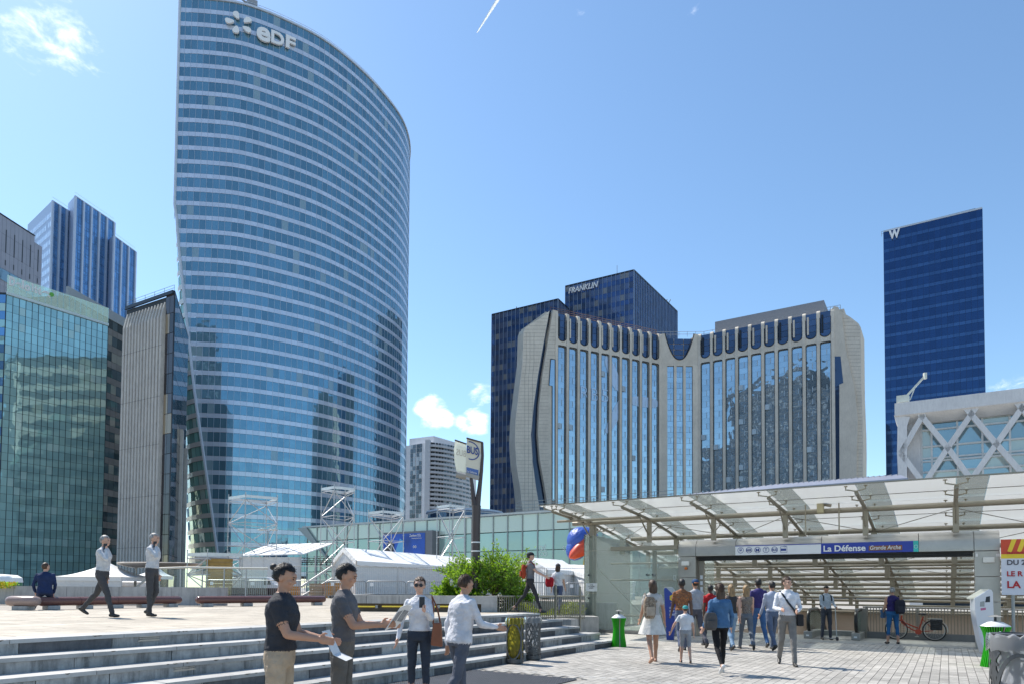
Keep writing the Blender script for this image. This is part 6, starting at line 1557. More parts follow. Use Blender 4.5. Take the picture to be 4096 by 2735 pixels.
# timber clad cube, glass balustrade and disc canopy
m = MB(); c0 = ony(822, 2340, 43); c1 = ony(924, 2232, 43)
Tc = thing('timber_screen', 'yellow timber plank screen inside the low scaffold stage', 'screen', (c0.x, 43, GZ))
mt_ = stone('yellow_timber', (.34, .20, .05), (.46, .29, .09), .6, 3, .2, .12)
n = 11
for i in range(n):
    m = MB(); h = (c1.z-GZ)/n; m.bx(V((c0.x, 43, GZ+h*i)), X1*(c1.x-c0.x), Y1*.3, ZZ*(h-.015)); m.build('plank', mt_, Tc)
def disc_canopy():
    c = ony(640, 2253, 62); T = thing('disc_canopy', 'thin flat disc shaped canopy in front of the ribbed tower block', 'canopy', (c.x, 62, GZ)); ms = pm('disc_bronze', (.30, .27, .24), .35, .5)
    rx = (ony(790, 2250, 62).x-ony(455, 2250, 62).x)/2
    m = MB(); m.lathe([(.2, -.42), (rx*.7, -.36), (rx*.96, -.1), (rx, .03), (rx*.97, .1), (.2, .14)], c, 40, 1, .55); m.build('disc', ms, T, smooth=True)
    for x in (-2.2, 2.2): m = MB(); m.tube([V((c.x+x, 62, GZ)), V((c.x+x, 62, c.z-.2))], .12, 8); m.build('column', M_rail, T)
disc_canopy()
def balustrade():
    Y = 34.; a = ony(632, 2345, Y); b = ony(1070, 2345, Y); T = thing('glass_balustrade', 'glass balustrade with a pale handrail behind the low concrete wall', 'balustrade', (a.x, Y, GZ)); g = clear('balustrade_glass', (.9, .96, .95), .05)
    n = 5; zt_ = ony(800, 2268, Y).z
    for i in range(n):
        p = lerp(a, b, i/n); q = lerp(a, b, (i+1)/n); m = MB(); m.bx(V((p.x+.03, Y, GZ+.3)), X1*(q.x-p.x-.06), Y1*.02, ZZ*(zt_-GZ-.4)); m.build('glass_pane', g, T)
        m = MB(); m.bx(V((p.x-.02, Y, GZ)), X1*.05, Y1*.05, ZZ*(zt_-GZ)); m.build('post', M_alu, T)
    m = MB(); m.tube([V((a.x-.1, Y, zt_-.06)), V((lerp(a, b, .25).x, Y, zt_)), V((b.x, Y, zt_-.02))], .05, 8); m.build('handrail', pm('rail_cream', (.6, .58, .5), .4), T, smooth=True)
    m = MB(); p = ony(548, 2345, Y); m.bar(V((p.x, Y, p.z)), V((a.x, Y, zt_-.1)), .06, .1); m.build('raking_rail', M_rail, T)
balustrade()
# ---- tents
def pagoda(px0, px1, pye, pyp, pxp, Y, label, low=2352):
    a = ony(px0, pye, Y); b = ony(px1, pye, Y); pk = ony(pxp, pyp, Y); w = b.x-a.x; c = V((a.x+w/2, Y+w/2, 0)); T = thing('pagoda_tent', label, 'tent', (c.x, c.y, GZ), 0, 'white pagoda tents')
    ze = a.z; rings = []
    for t in [i/10 for i in range(11)]:
        k = 1-t; z = ze+(pk.z-ze)*(t**1.7); hw = w/2*k+.06; q = []
        for i in range(24):
            an = 2*math.pi*i/24; cx, sy = math.cos(an), math.sin(an); mx = max(abs(cx), abs(sy)); q.append(V((c.x+(pk.x-c.x)*t+hw*cx/mx, c.y+hw*sy/mx, z)))
        rings.append(q)
    m = MB(); m.loft(rings); m.build('roof', M_tarp, T, smooth=True)
    m = MB(); m.bx(V((a.x, Y, ze-.35)), X1*w, Y1*.02, ZZ*.35); m.bx(V((a.x, Y, ze-.35)), X1*.02, Y1*w, ZZ*.35); m.bx(V((b.x, Y, ze-.35)), X1*.02, Y1*w, ZZ*.35); m.build('valance', M_tarp, T)
    m = MB(); m.bx(V((a.x+.05, Y+.06, GZ)), X1*(w-.1), Y1*.02, ZZ*(ze-GZ-.2)); m.build('side_wall', pm('tent_wall', (.66, .66, .65), .7, 0, .05, 1, .2, 3) if 'tent_wall' not in bpy.data.materials else bpy.data.materials['tent_wall'], T)
    for x in (a.x, b.x): m = MB(); m.tube([V((x, Y, GZ)), V((x, Y, ze))], .04, 6); m.build('pole', M_alu, T)
pagoda(212, 488, 2303, 2244, 352, 58, 'large white pagoda tent with a sharp peak left of centre')
pagoda(486, 560, 2326, 2290, 497, 66, 'small white pagoda tent beyond the large peaked one')
pagoda(536, 640, 2300, 2262, 600, 70, 'grey white tent partly behind the glass balustrade')
def marquee(G1, G2, L, dr, zr, ze, label, nm='marquee_tent'):
    """gable tent: G1-G2 gable end at eaves height, extends L along dr"""
    T = thing(nm, label, 'tent', V((G2.x, G2.y, GZ))); mid = (G1+G2)/2; tw = bpy.data.materials['tent_wall']
    P = lambda p, z: V((p.x, p.y, z)); E = dr*L; ov = (G2-G1).normalized()*.15
    m = MB(); nseg = 10
    for a, b in ((G1-ov, mid), (mid, G2+ov)):
        za, zb = (ze-.06, zr) if a != mid else (zr, ze-.06); rows = []
        for i in range(nseg+1):
            o = E*(i/nseg); sag = -.05*(i % 2); rows.append([P(a+o, za+sag*.3), P(lerp(a, b, .5)+o, (za+zb)/2+sag-.04), P(b+o, zb+sag*.2)])
        m.loft(rows, closed=False)
    m.build('roof', M_tarp, T, smooth=True)
    m = MB(); k = 40; rows = []
    for i in range(k+1):
        o = E*(i/k); q = G2+ov+o; rows.append([P(q, ze-.06), P(q, ze-.34-(.05 if i % 2 else 0))])
    m.loft(rows, closed=False); k = 12; g = [G1-ov, mid, G2+ov]; rows = []
    for i in range(k+1):
        t = i/k; q = lerp(g[0], g[1], t*2) if t < .5 else lerp(g[1], g[2], t*2-1); z = ze+(zr-ze)*(1-abs(2*t-1)); rows.append([P(q-dr*.12, z+.02), P(q-dr*.14, z-.3-(.06 if i % 2 else 0))])
    m.loft(rows, closed=False); m.build('valance', M_tarp, T)
    m = MB(); n = 26; rows = []
    for i in range(n+1):
        q = lerp(G1, G2, i/n)-dr*(.06*(i % 2)); rows.append([P(q, GZ), P(q, ze+(zr-ze)*(1-abs(2*i/n-1)))])
    m.loft(rows, closed=False); m.build('gable_curtain', M_tarp, T)
    m = MB(); rows = []; n = 30
    for i in range(n+1):
        q = G2+E*(i/n)+ov*.2*(i % 2)*.4; rows.append([P(q, GZ), P(q, ze-.1)])
    m.loft(rows, closed=False); m.build('side_wall', tw, T)
    return T
G2 = ony(1425, 2238, 47); ze = G2.z; e1 = (2352-2262); Y2 = (ze-CAMH)*F/e1; E1 = ony(1848, 2262, Y2); dr = V((E1.x-G2.x, E1.y-G2.y, 0)); L = dr.length; dr.normalize()
G1 = ony(1332, 2245, (ze-CAMH)*F/(2348-2245)); zr = ony(1378, 2188, (G1.y+G2.y)/2).z
marquee(G1, G2, L+6, dr, zr, ze, 'long white marquee with a gable end in the middle of the plaza')
Ga = ony(2040, 2262, 50); Gb = ony(2184, 2272, 47); marquee(Ga, Gb, 5, V((.55, .83, 0)), ony(2100, 2225, 48).z, Gb.z, 'white gable tent behind the leafy bush')
Ga = ony(2130, 2300, 60); Gb = ony(2390, 2318, 46); marquee(Ga, Gb, 4, V((.75, .66, 0)), ony(2180, 2255, 54).z, Gb.z, 'low white tent right of the leafy bush')
# ---- stage roof and white hoarding
def stage():
    Y = 50.; T = thing('stage_roof', 'white sheeted stage roof on trusses above a white hoarding', 'stage', (ony(1080, 2300, Y).x, Y, GZ))
    P = lambda x, y, o=0: ony(x, y, Y+o)
    m = MB(); m.poly([P(952, 2224), P(1215, 2216, 0), P(1338, 2172, 5), P(1075, 2180, 5)], ZZ*.08); m.build('roof_sheet', M_tarp, T)
    for t in (.1, .3, .5, .7, .9):
        a = lerp(P(952, 2224), P(1215, 2216), t)+ZZ*.12; b = lerp(P(1075, 2180, 5), P(1338, 2172, 5), t)+ZZ*.12; m = MB(); m.bar(a, b, .03, .03); m.build('roof_batten', M_rail, T)
    mk = pm('truss_black', (.05, .05, .05), .5, .3)
    for y, o in ((2228, .3), (2238, 3)):
        m = MB(); a = P(1000, y, o); b = P(1335, y+3, o); h = .32; m.tube([a, b], .03, 5); m.tube([a-ZZ*h, b-ZZ*h], .03, 5); k = 34
        for i in range(k): m.tube([lerp(a, b, i/k)-ZZ*(h if i % 2 else 0), lerp(a, b, (i+1)/k)-ZZ*(0 if i % 2 else h)], .018, 4)
        m.build('lighting_truss', mk, T)
    for i in range(5):
        x0 = lerp(958, 1203, i/5); x1 = lerp(958, 1203, (i+1)/5); m = MB(); a = P(x0, 2226, .2); b = P(x1-1, 2226, .2); m.bx(V((a.x, Y+.2, GZ)), X1*(b.x-a.x), Y1*.04, ZZ*(a.z-GZ)); m.build('hoarding_sheet', bpy.data.materials['tent_wall'], T)
    for x in (958, 1204, 1262, 1330): m = MB(); a = P(x, 2220, .1); m.tube([V((a.x, Y+.1, GZ)), a], .05, 6); m.build('leg', M_alu, T)
stage()
# ---- crowd barriers
def barrier(c, label):
    T = thing('crowd_barrier', label, 'barrier', c, 0, 'steel crowd barriers along the event site'); mg = bpy.data.materials.get('barrier_galv') or pm('barrier_galv', (.27, .28, .29), .45, .6)
    w = 2.35; h = 1.08; m = MB()
    q = [V((0, 0, .12)), V((0, 0, h-.12)), V((.03, 0, h-.04)), V((.12, 0, h)), V((w-.12, 0, h)), V((w-.03, 0, h-.04)), V((w, 0, h-.12)), V((w, 0, .12))]
    m.tube(q, .03, 6); m.tube([V((0, 0, .16)), V((w, 0, .16))], .022, 6); m.build('frame', mg, T, world=False, smooth=True)
    m = MB()
    for i in range(1, 19): x = w*i/19; m.tube([V((x, 0, .16)), V((x, 0, h))], .013, 5, cap=False)
    m.build('bars', mg, T, world=False)
    for x in (.3, w-.3): m = MB(); m.bar(V((x, -.3, .03)), V((x, .3, .03)), .04, .05); m.bar(V((x, 0, .05)), V((x, 0, .2)), .04, .04); m.build('foot', mg, T, world=False)
    m = MB(); m.bx(V((.22, -.03, h-.3)), X1*.2, Y1*.01, ZZ*.2); m.build('tag_plate', M_white, T, world=False)
    return T
YB = 41.5; x = ony(826, 2350, YB).x; nm_ = ('leftmost steel crowd barrier, just right of the low concrete wall', 'second crowd barrier from the left, before the brown planters', 'third crowd barrier from the left, before the orange crates', 'fourth crowd barrier from the left, before the marquee gable', 'fifth crowd barrier from the left, before the long marquee', 'sixth crowd barrier from the left, before the marquee end', 'crowd barrier just left of the leafy bush', 'crowd barrier mostly behind the leafy bush', 'crowd barrier just right of the leafy bush', 'rightmost crowd barrier next to the glass shelter')
for i, l in enumerate(nm_): barrier(V((x+i*2.43, YB+(.15 if i % 2 else 0), GZ)), l)
# ---- mesh site fence
def fence(px0, px1, Y, label):
    a = ony(px0, 2300, Y); b = ony(px1, 2300, Y); T = thing('site_fence', label, 'fence', (a.x, Y, GZ), 0, 'wire mesh site fence panels'); h = 2.05; w = b.x-a.x; m = MB()
    m.tube([V((a.x, Y, GZ)), V((a.x, Y, GZ+h)), V((b.x, Y, GZ+h)), V((b.x, Y, GZ))], .022, 6); m.build('frame', M_rail, T); m = MB()
    for i in range(1, int(w/.12)): x = a.x+i*.12; m.tube([V((x, Y, GZ+.1)), V((x, Y, GZ+h))], .004, 3, cap=False)
    for z in (.4, .8, 1.2, 1.6): m.tube([V((a.x, Y, GZ+z)), V((b.x, Y, GZ+z))], .005, 3, cap=False)
    m.build('mesh_wires', M_rail, T); 
    for x in (a.x, b.x): m = MB(); m.box((x, Y, GZ+.07), (.6, .24, .14)); m.build('concrete_foot', M_gconc, T, bevel=.02)
for p0, p1, l in ((1113, 1333, 'wire mesh fence panel left of the marquee gable'), (1338, 1588, 'wire mesh fence panel before the marquee corner'), (1592, 1794, 'wire mesh fence panel before the long marquee wall'), (2030, 2178, 'wire mesh fence panel right of the leafy bush'), (2186, 2338, 'wire mesh fence panel next to the glass shelter')): fence(p0, p1, 44.5, l)
# ---- van, planters, crates, stair, domed stall
def van():
    Y = 46.; a = ony(928, 2345, Y); b = ony(1122, 2345, Y); w = b.x-a.x; T = thing('white_van', 'white delivery van parked behind the crowd barriers', 'van', (a.x, Y, GZ)); mw = pm('van_white', (.72, .73, .74), .3, var=.03, coat=.4); g = glassy('van_glass', (.05, .06, .07), .3, .04)
    zt_ = ony(1000, 2305, Y).z; h = zt_-GZ; P = lambda u, z: V((a.x+w*u, Y, GZ+h*z))
    m = MB(); m.poly([P(0, .18), P(0, .92), P(.02, .98), P(.66, 1), P(.74, .97), P(.86, .66), P(.98, .56), P(1, .5), P(1, .18)], Y1*1.9); m.build('body', mw, T, bevel=.05)
    m = MB(); m.poly([P(.72, .62), P(.755, .90), P(.80, .68), P(.80, .62)], -Y1*.01); m.build('side_window', g, T); m = MB(); m.poly([P(.66, .6), P(.66, .92), P(.70, .92), P(.705, .6)], -Y1*.01); m.build('door_window', g, T)
    for u in (.16, .84):
        m = MB(); c = P(u, .17); m.tube([c-Y1*.05, c+Y1*.2], .33, 18); o = m.build('wheel', M_dark, T, smooth=True); m = MB(); m.tube([c-Y1*.06, c-Y1*.04], .18, 14); m.build('rim', M_rail, o)
    m = MB(); m.poly([P(.62, .2), P(.62, .95), P(.625, .95), P(.625, .2)], -Y1*.006); m.build('door_gap', M_dark, T)
van()
mbr = pm('planter_brown', (.055, .032, .028), .6, tone=.1)
for i in range(5):
    q = ony(902+i*44, 2345, 43.2); m = MB(); m.bx(V((q.x, 43.2, GZ)), X1*.62, Y1*.6, ZZ*.62)
    T = solo(m, 'brown_planter_box', mbr, ('leftmost', 'second', 'middle', 'fourth', 'rightmost')[i]+' of the five brown boxes behind the crowd barriers', 'planter box', 'brown boxes in a row', bevel=.02)
mor = stone('orange_crate', (.50, .20, .03), (.60, .27, .05), .6, 4); mca = stone('cardboard', (.34, .22, .12), (.44, .30, .17), .85, 6)
for px, w, h, y, l, mt2 in ((1132, .9, .75, 45.5, 'low orange crate left of the cardboard stack', mor), (1238, .85, .95, 45.2, 'stack of brown cardboard behind the crowd barriers', mca), (1296, 1.15, 1.0, 45.0, 'tall orange crate at the marquee gable', mor)):
    q = ony(px, 2345, y); T = thing('storage_crate', l, 'crate', (q.x, y, GZ)); n = 5
    for i in range(n): m = MB(); m.bx(V((q.x+random.uniform(-.01, .01), y, GZ+h/n*i)), X1*w, Y1*.7, ZZ*(h/n-.012)); m.build('board', mt2, T)
q0 = ony(1205, 2345, 46); q1 = ony(1330, 2262, 48); T = thing('access_stair', 'sloping white stair rail leading up to the marquee gable', 'stair', (q0.x, 46, GZ))
m = MB(); m.bar(V((q0.x, 46, q0.z)), V((q1.x, 48, q1.z)), .06, .14); m.build('handrail', M_alu, T); m = MB(); m.bar(V((q0.x, 46, GZ)), V((q1.x, 48, q1.z-.9)), .08, .2); m.build('stringer', M_alu, T)
for i in range(7): p = lerp(V((q0.x, 46, GZ)), V((q1.x, 48, q1.z-.9)), (i+.5)/7); m = MB(); m.bx(p, X1*.35, Y1*.9, ZZ*.04); m.build('tread', M_rail, T)
c = ony(28, 2345, 30); T = thing('domed_stall', 'white domed stall with a green base behind the wall, far left', 'stall', (c.x, 30, GZ)); zt_ = ony(30, 2300, 30).z
m = MB(); m.lathe([(.9, GZ), (.9, zt_-.3)], V((c.x-.3, 30, 0)), 20, 1, .6); m.build('base', pm('stall_green', (.03, .16, .09), .5), T, smooth=True); m = MB(); m.lathe([(.94, zt_-.3), (.9, zt_-.1), (.7, zt_+.02), (.1, zt_+.06)], V((c.x-.3, 30, 0)), 24, 1, .6); m.build('dome', M_tarp, T, smooth=True)
lf = MB(); rnd = random.Random(2); fl = MB()
for i in range(260):
    p = V((ony(rnd.uniform(0, 85), 2345, 24).x, 23.4+rnd.uniform(0, .5), zw-.1+rnd.uniform(0, .2))); leaf(lf if i % 2 else fl, p, V((rnd.uniform(-1, 1), rnd.uniform(-1, 1), 1)), .09, .03, rnd)
T = thing('yellow_flowers', 'clump of yellow flowers behind the low wall at the far left', 'flowers', (lf.v[0].x, 23.5, GZ)); lf.build('leaves', M_leaf, T, kind='stuff'); fl.build('blooms', pm('yellow_bloom', (.75, .55, .02), .6), T, kind='stuff')
# ---- street lamps
def lamp(px, py, Y, two, label):
    c = ony(px, py, Y); T = thing('street_lamp', label, 'street lamp', (c.x, Y, GZ), 0, 'street lamps'); m = MB(); m.tube([V((c.x, Y, GZ)), V((c.x, Y, c.z-.1))], [.09, .06], 8); m.build('pole', M_rail, T, smooth=True)
    for s in ((-1, 1) if two else (-1,)):
        m = MB(); m.tube([V((c.x, Y, c.z-.15)), V((c.x+s*.3, Y, c.z))], .03, 6); m.build('arm', M_rail, T); m = MB(); m.lathe([(.1, -.05), (.42, .0), (.36, .08), (.05, .13)], V((c.x+s*.55, Y, c.z)), 18, 1, .5); m.build('lamp_head', pm('lamp_head', (.55, .54, .5), .4), T, smooth=True)
lamp(1072, 2118, 62, True, 'double headed street lamp behind the wide scaffold tower'); lamp(1888, 2067, 60, False, 'single headed street lamp beside the bus sign pole')
# ---- painted abstract sculpture (plain rounded stand-in shapes)
def sculpture():
    Y = 62.; c = ony(2335, 2180, Y); T = thing('painted_sculpture', 'large painted sculpture of rounded blue, red and yellow forms behind the glass shelter', 'sculpture', (c.x, Y, GZ))
    m = MB(); m.ell(ony(2322, 2160, Y), (1.25, 1.2, 1.25), 18, 12); m.ell(ony(2308, 2190, Y), (.95, 1.0, 1.2), 16, 10, M=Matrix.Rotation(.5, 3, 'Y')); m.ell(ony(2345, 2150, Y), (1.1, 1.0, 1.0), 16, 10); m.build('blue_form', pm('sculpture_blue', (.04, .10, .42), .4, 0, .2, 1.5, .3, 4), T, smooth=True)
    m = MB(); rings = []
    for t, r in ((0, .12), (.12, .42), (.4, .62), (.75, .7), (1, .55)):
        p = lerp(ony(2278, 2228, Y-1), ony(2372, 2160, Y-1), t); rings.append([p+V((0, math.cos(q)*.5, 0))+(V((-.5, 0, .85))*math.sin(q))*r for q in [2*math.pi*j/12 for j in range(12)]])
    m.loft(rings); m.build('red_form', pm('sculpture_red', (.55, .06, .02), .4, 0, .15), T, smooth=True)
    m = MB(); p = ony(2360, 2250, Y); m.lathe([(1.0, GZ), (.8, GZ+1.5), (.55, p.z+.6)], V((p.x, Y, 0)), 16); m.build('yellow_form', pm('sculpture_yellow', (.7, .52, .03), .4), T, smooth=True)
sculpture()
# ================================================================ people
from mathutils import noise as _ns
NZ = _ns.noise
PEOPLE = []
def cloth(name, c, var=.18, pattern=None):
    m, N, L, B = nodes(name); B.inputs['Roughness'].default_value = .85; B.inputs['Specular IOR Level'].default_value = .25
    tc = N.new('ShaderNodeTexCoord'); nz = N.new('ShaderNodeTexNoise'); nz.inputs['Scale'].default_value = 9; nz.inputs['Detail'].default_value = 5; L.new(tc.outputs['Object'], nz.inputs[0])
    cr = N.new('ShaderNodeValToRGB'); e = cr.color_ramp.elements; e[0].position = .3; e[1].position = .7
    e[0].color = (*[x*(1-var) for x in c], 1); e[1].color = (*[min(1, x*(1+var*.5)) for x in c], 1)
    if pattern:
        cr.color_ramp.interpolation = 'CONSTANT'; nz.inputs['Scale'].default_value = 26; e[0].position = 0; e[1].position = .47
        for p, q in pattern: x = e.new(p); x.color = (*q, 1)
    L.new(nz.outputs[0], cr.inputs[0]); L.new(cr.outputs[0], B.inputs['Base Color'])
    nb = N.new('ShaderNodeTexNoise'); nb.inputs['Scale'].default_value = 13; nb.inputs['Detail'].default_value = 3; nb.inputs['Distortion'].default_value = 1.2; L.new(tc.outputs['Object'], nb.inputs[0])
    bp = N.new('ShaderNodeBump'); bp.inputs['Strength'].default_value = .55; bp.inputs['Distance'].default_value = .03; L.new(nb.outputs[0], bp.inputs['Height']); L.new(bp.outputs[0], B.inputs['Normal']); return m
def skin(name, c):
    m = pm(name, c, .5, 0, .08, 12); B = m.node_tree.nodes['Principled BSDF']; B.inputs['Subsurface Weight'].default_value = .08; return m
SK = {'light': skin('skin_light', (.55, .33, .24)), 'tan': skin('skin_tan', (.42, .23, .15)), 'dark': skin('skin_dark', (.10, .05, .03))}
def hairmat(name, c):
    m, N, L, B = nodes(name); B.inputs['Roughness'].default_value = .5; tc = N.new('ShaderNodeTexCoord'); mp = N.new('ShaderNodeMapping'); mp.inputs['Scale'].default_value = (60, 60, 7); L.new(tc.outputs['Object'], mp.inputs[0])
    nz = N.new('ShaderNodeTexNoise'); nz.inputs['Scale'].default_value = 1; nz.inputs['Detail'].default_value = 5; L.new(mp.outputs[0], nz.inputs[0])
    cr = N.new('ShaderNodeValToRGB'); cr.color_ramp.elements[0].position = .35; cr.color_ramp.elements[1].position = .7; cr.color_ramp.elements[0].color = (*[x*.45 for x in c], 1); cr.color_ramp.elements[1].color = (*[x*1.4 for x in c], 1)
    L.new(nz.outputs[0], cr.inputs[0]); L.new(cr.outputs[0], B.inputs['Base Color']); bp = N.new('ShaderNodeBump'); bp.inputs['Strength'].default_value = .8; bp.inputs['Distance'].default_value = .01; L.new(nz.outputs[0], bp.inputs['Height']); L.new(bp.outputs[0], B.inputs['Normal']); return m
HR = {'brown': hairmat('hair_brown', (.07, .035, .018)), 'black': hairmat('hair_black', (.012, .010, .010)), 'blonde': hairmat('hair_blonde', (.30, .19, .09)), 'grey': hairmat('hair_grey', (.28, .28, .28))}
_CL = {}
def C_(c, pat=None):
    k = (tuple(c), str(pat))
    if k not in _CL: _CL[k] = cloth('cloth_%d' % len(_CL), c, pattern=pat)
    return _CL[k]
M_shoe = pm('shoe_leather', (.03, .028, .027), .45); M_shoew = pm('shoe_white', (.6, .6, .6), .6)
def person(label, loc, head, h=1.75, top=(.5, .5, .5), bot=(.1, .1, .12), sk='light', hair='brown', hstyle='short', fem=False, sleeves='long', legs='long', shoe=None,
           lL=(0, 0), lR=(0, 0), aL=(0, .12, .2, 0), aR=(0, .12, .2, 0), lean=0, hy=0, hp=0, sit=False, vox=.012, pat=None, skirt=None, cap=None, glasses=False, jacket=0, build=1.):
    s = h/1.75; mb = MB(); pts_col = []
    def cap_(a, b, ra, rb, ci, n=10):            # tapered limb with rounded ends
        a = V(a); b = V(b); d = (b-a).normalized()
        k = max(2, int((b-a).length/.018)); ts = [i/k for i in range(k+1)]
        mb.tube([a-d*ra*.75, a-d*ra*.4]+[lerp(a, b, t) for t in ts]+[b+d*rb*.4, b+d*rb*.75], [ra*.45, ra*.85]+[lerp(ra, rb, t) for t in ts]+[rb*.85, rb*.45], n, ci)
    RX = Matrix.Rotation(-lean, 3, 'X'); H0 = V((0, 0, .93))
    def tr(p): return H0+RX @ (V(p)-H0)
    f = .92 if fem else 1.0
    tors = [(.86, .150, .105, 0, 2), (.92, .168*(1.05 if fem else 1), .118, 0, 2), (1.0, .160, .112, 0, 2), (1.06, .148*f, .105, 0, 1), (1.14, .146*f, .104, .004, 1), (1.24, .162*f, .116, .01, 1), (1.32, .176*f, .122, .008, 1), (1.39, .182*f, .108, -.002, 1), (1.44, .150*f, .085, -.008, 1), (1.48, .085, .066, -.008, 1), (1.50, .06, .055, 0, 0)]
    if jacket: tors = [(z, x*(1.1 if z < 1.42 else 1.04), y*(1.16 if z < 1.42 else 1.05), o, 1 if z > .9 else c) for z, x, y, o, c in tors]
    hem = 1.0 if not jacket else .9; tt = []
    for p, q in zip(tors, tors[1:]):
        for i in range(5): t = i/5; tt.append(tuple(lerp(p[j], q[j], t) for j in range(4)))
    tors = [(z, x*(1.06 if z > hem else 1), y*(1.07 if z > hem else 1), o, 1 if z > hem else 2) for z, x, y, o in tt]+[tors[-1]]
    rings = []
    for z, x, y, o, c in tors: rings.append([tr((x*build*math.copysign(abs(math.cos(q))**.85, math.cos(q)), o+y*build*math.sin(q), z)) for q in [2*math.pi*j/18 for j in range(18)]])
    n0 = len(mb.v); mb.loft(rings)
    for i, (z, x, y, o, c) in enumerate(tors):
        for fi in range(len(mb.f)-len(rings)*18+i*0, 0): pass
    # colour of torso faces by ring
    nf = (len(rings)-1)*18; st0 = len(mb.m)-nf-2
    for i in range(len(rings)-1):
        for j in range(18): mb.m[st0+i*18+j] = tors[i+1][4] if tors[i+1][4] != 0 else 1
    mb.m[-2] = 2; mb.m[-1] = 0
    if fem:
        for sx in (-1, 1): mb.ell(tr((sx*.075, .085, 1.27)), (.07, .06, .07), 10, 8, 1)
    if skirt: hipc = 2
    for sx, lg in ((-1, lL), (1, lR)):
        fw, kn = lg[0], lg[1]; ab_ = lg[2] if len(lg) > 2 else .03; tp = lg[3] if len(lg) > 3 else None
        hip = V((sx*.088, 0, .90)); rot = lambda a: V((sx*math.sin(ab_), math.sin(a)*math.cos(ab_), -math.cos(a)*math.cos(ab_)))
        knee = hip+rot(fw)*.43; ank = knee+rot(fw-kn)*.41
        k = 1.06 if legs == 'long' else 1.0
        if legs == 'tight': k = .96
        th = 2 if legs != 'bare' else 0; shn = 2 if legs in ('long', 'tight') else 0
        mid = lerp(hip, knee, .7)
        cap_(hip, mid, .088*k*build, .068*k, th); cap_(mid, knee, .068*k, .058*k, 2 if legs in ('long', 'tight', 'capri', 'shorts') else 0)
        calf = lerp(knee, ank, .3)-rot(fw-kn+math.pi/2)*.012
        cal2 = lerp(knee, ank, .55)
        cc = 2 if legs in ('long', 'tight', 'capri') else 0
        cap_(knee, calf, .056*k, .056*k, cc); cap_(calf, cal2, .056*k, .048*k, cc); cap_(cal2, ank, .048*k if legs != 'bare' else .044, .04*(1.25 if legs == 'long' else 1), shn)
        pitch = tp if tp is not None else (fw-kn if kn > .25 else 0)
        fd = V((sx*.12, math.cos(pitch), math.sin(pitch))).normalized(); fu = V((0, -math.sin(pitch), math.cos(pitch)))
        heel = ank-fd*.045-fu*.055; toe = ank+fd*.15-fu*.068
        cap_(heel, lerp(heel, toe, .55), .037, .040, 3); cap_(lerp(heel, toe, .5), toe, .042, .028, 3); cap_(ank, heel+fd*.03, .038, .036, 3 if legs == 'long' else 0)
    hands = []
    for sx, ar in ((-1, aL), (1, aR)):
        fw, ab_, el, tw = ar; sh = V((sx*.172*f*(1.04 if jacket else 1), -.005, 1.405))
        d1 = V((sx*math.sin(ab_), math.sin(fw)*math.cos(ab_), -math.cos(fw)*math.cos(ab_))); elb = sh+d1*.285
        d2 = V((sx*math.sin(ab_*.6)*math.cos(el)-sx*math.sin(tw), math.sin(fw+el), -math.cos(fw+el))).normalized(); wr = elb+d2*.25
        k = 1.12 if jacket else 1.0; S_ = lambda p: tr(p)
        up = 1 if sleeves != 'none' else 0; lo = 1 if sleeves == 'long' else 0
        m1 = lerp(sh, elb, .55)
        cap_(S_(sh), S_(m1), .055*k*build, .047*k*build+(.008 if sleeves == 'short' else 0), up); cap_(S_(m1), S_(elb), .044*k, .040*k, lo); cap_(S_(elb), S_(lerp(elb, wr, .35)), .040*k, .040*k, lo); cap_(S_(lerp(elb, wr, .35)), S_(wr), .038*k, .028*k*(1.15 if lo else 1), lo)
        x = d2.cross(V((0, 0, 1)) if abs(d2.z) < .9 else V((0, 1, 0))).normalized(); y = x.cross(d2)
        pal = wr+d2*.055; M3 = Matrix((x, y, d2)).transposed()
        mb.ell(S_(pal), (.024, .040, .052), 10, 8, 0, RX @ M3)
        curl = .5 if el < 1 else .9
        for i in range(4):
            o = (i-1.5)*.019; a = wr+d2*.095+y*o; L_ = (.036, .041, .040, .032)[i]
            b = a+(d2*math.cos(curl*.4)-x*sx*math.sin(curl*.4)*-1)*L_; c = b+(d2*math.cos(curl)+x*sx*math.sin(curl))*L_*.8
            cap_(S_(a-d2*.01), S_(b), .0098, .0092, 0, 6); cap_(S_(b), S_(c), .0092, .008, 0, 6)
        t0 = wr+d2*.03+y*.034; t1 = t0+(d2*.7+y*.7+x*sx*.3).normalized()*.035; t2 = t1+(d2*.95+x*sx*.3).normalized()*.028
        cap_(S_(t0), S_(t1), .012, .0105, 0, 6); cap_(S_(t1), S_(t2), .0105, .009, 0, 6); hands.append(S_(wr+d2*.10))
    # neck and head
    nb = tr((0, -.005, 1.46)); HC = tr((0, .012, 1.635)); cap_(nb, lerp(nb, HC, .55), .053*f, .050*f, 0)
    HM = Matrix.Rotation(hy, 3, 'Z') @ Matrix.Rotation(-lean*.4+hp, 3, 'X')
    def hd(p): return HC+HM @ V(p)
    def he(c, r, ci=0, nu=14, nv=10): mb.ell(hd(c), r, nu, nv, ci, HM)
    he((0, -.012, .022), (.074, .094, .092)); he((0, .022, -.045), (.058, .066, .066)); he((0, .052, -.088), (.030, .026, .022)); he((0, .072, .03), (.052, .022, .032))
    mb.add([hd(p) for p in ((0, .092, .018), (-.017, .088, -.032), (.017, .088, -.032), (0, .116, -.03), (0, .06, -.01))], [(0, 1, 3), (0, 3, 2), (1, 2, 3), (0, 4, 1), (0, 2, 4), (1, 4, 2)], 0)
    he((0, .084, -.056), (.024, .012, .008), 0, 8, 6); he((0, .083, -.068), (.022, .011, .008), 0, 8, 6)
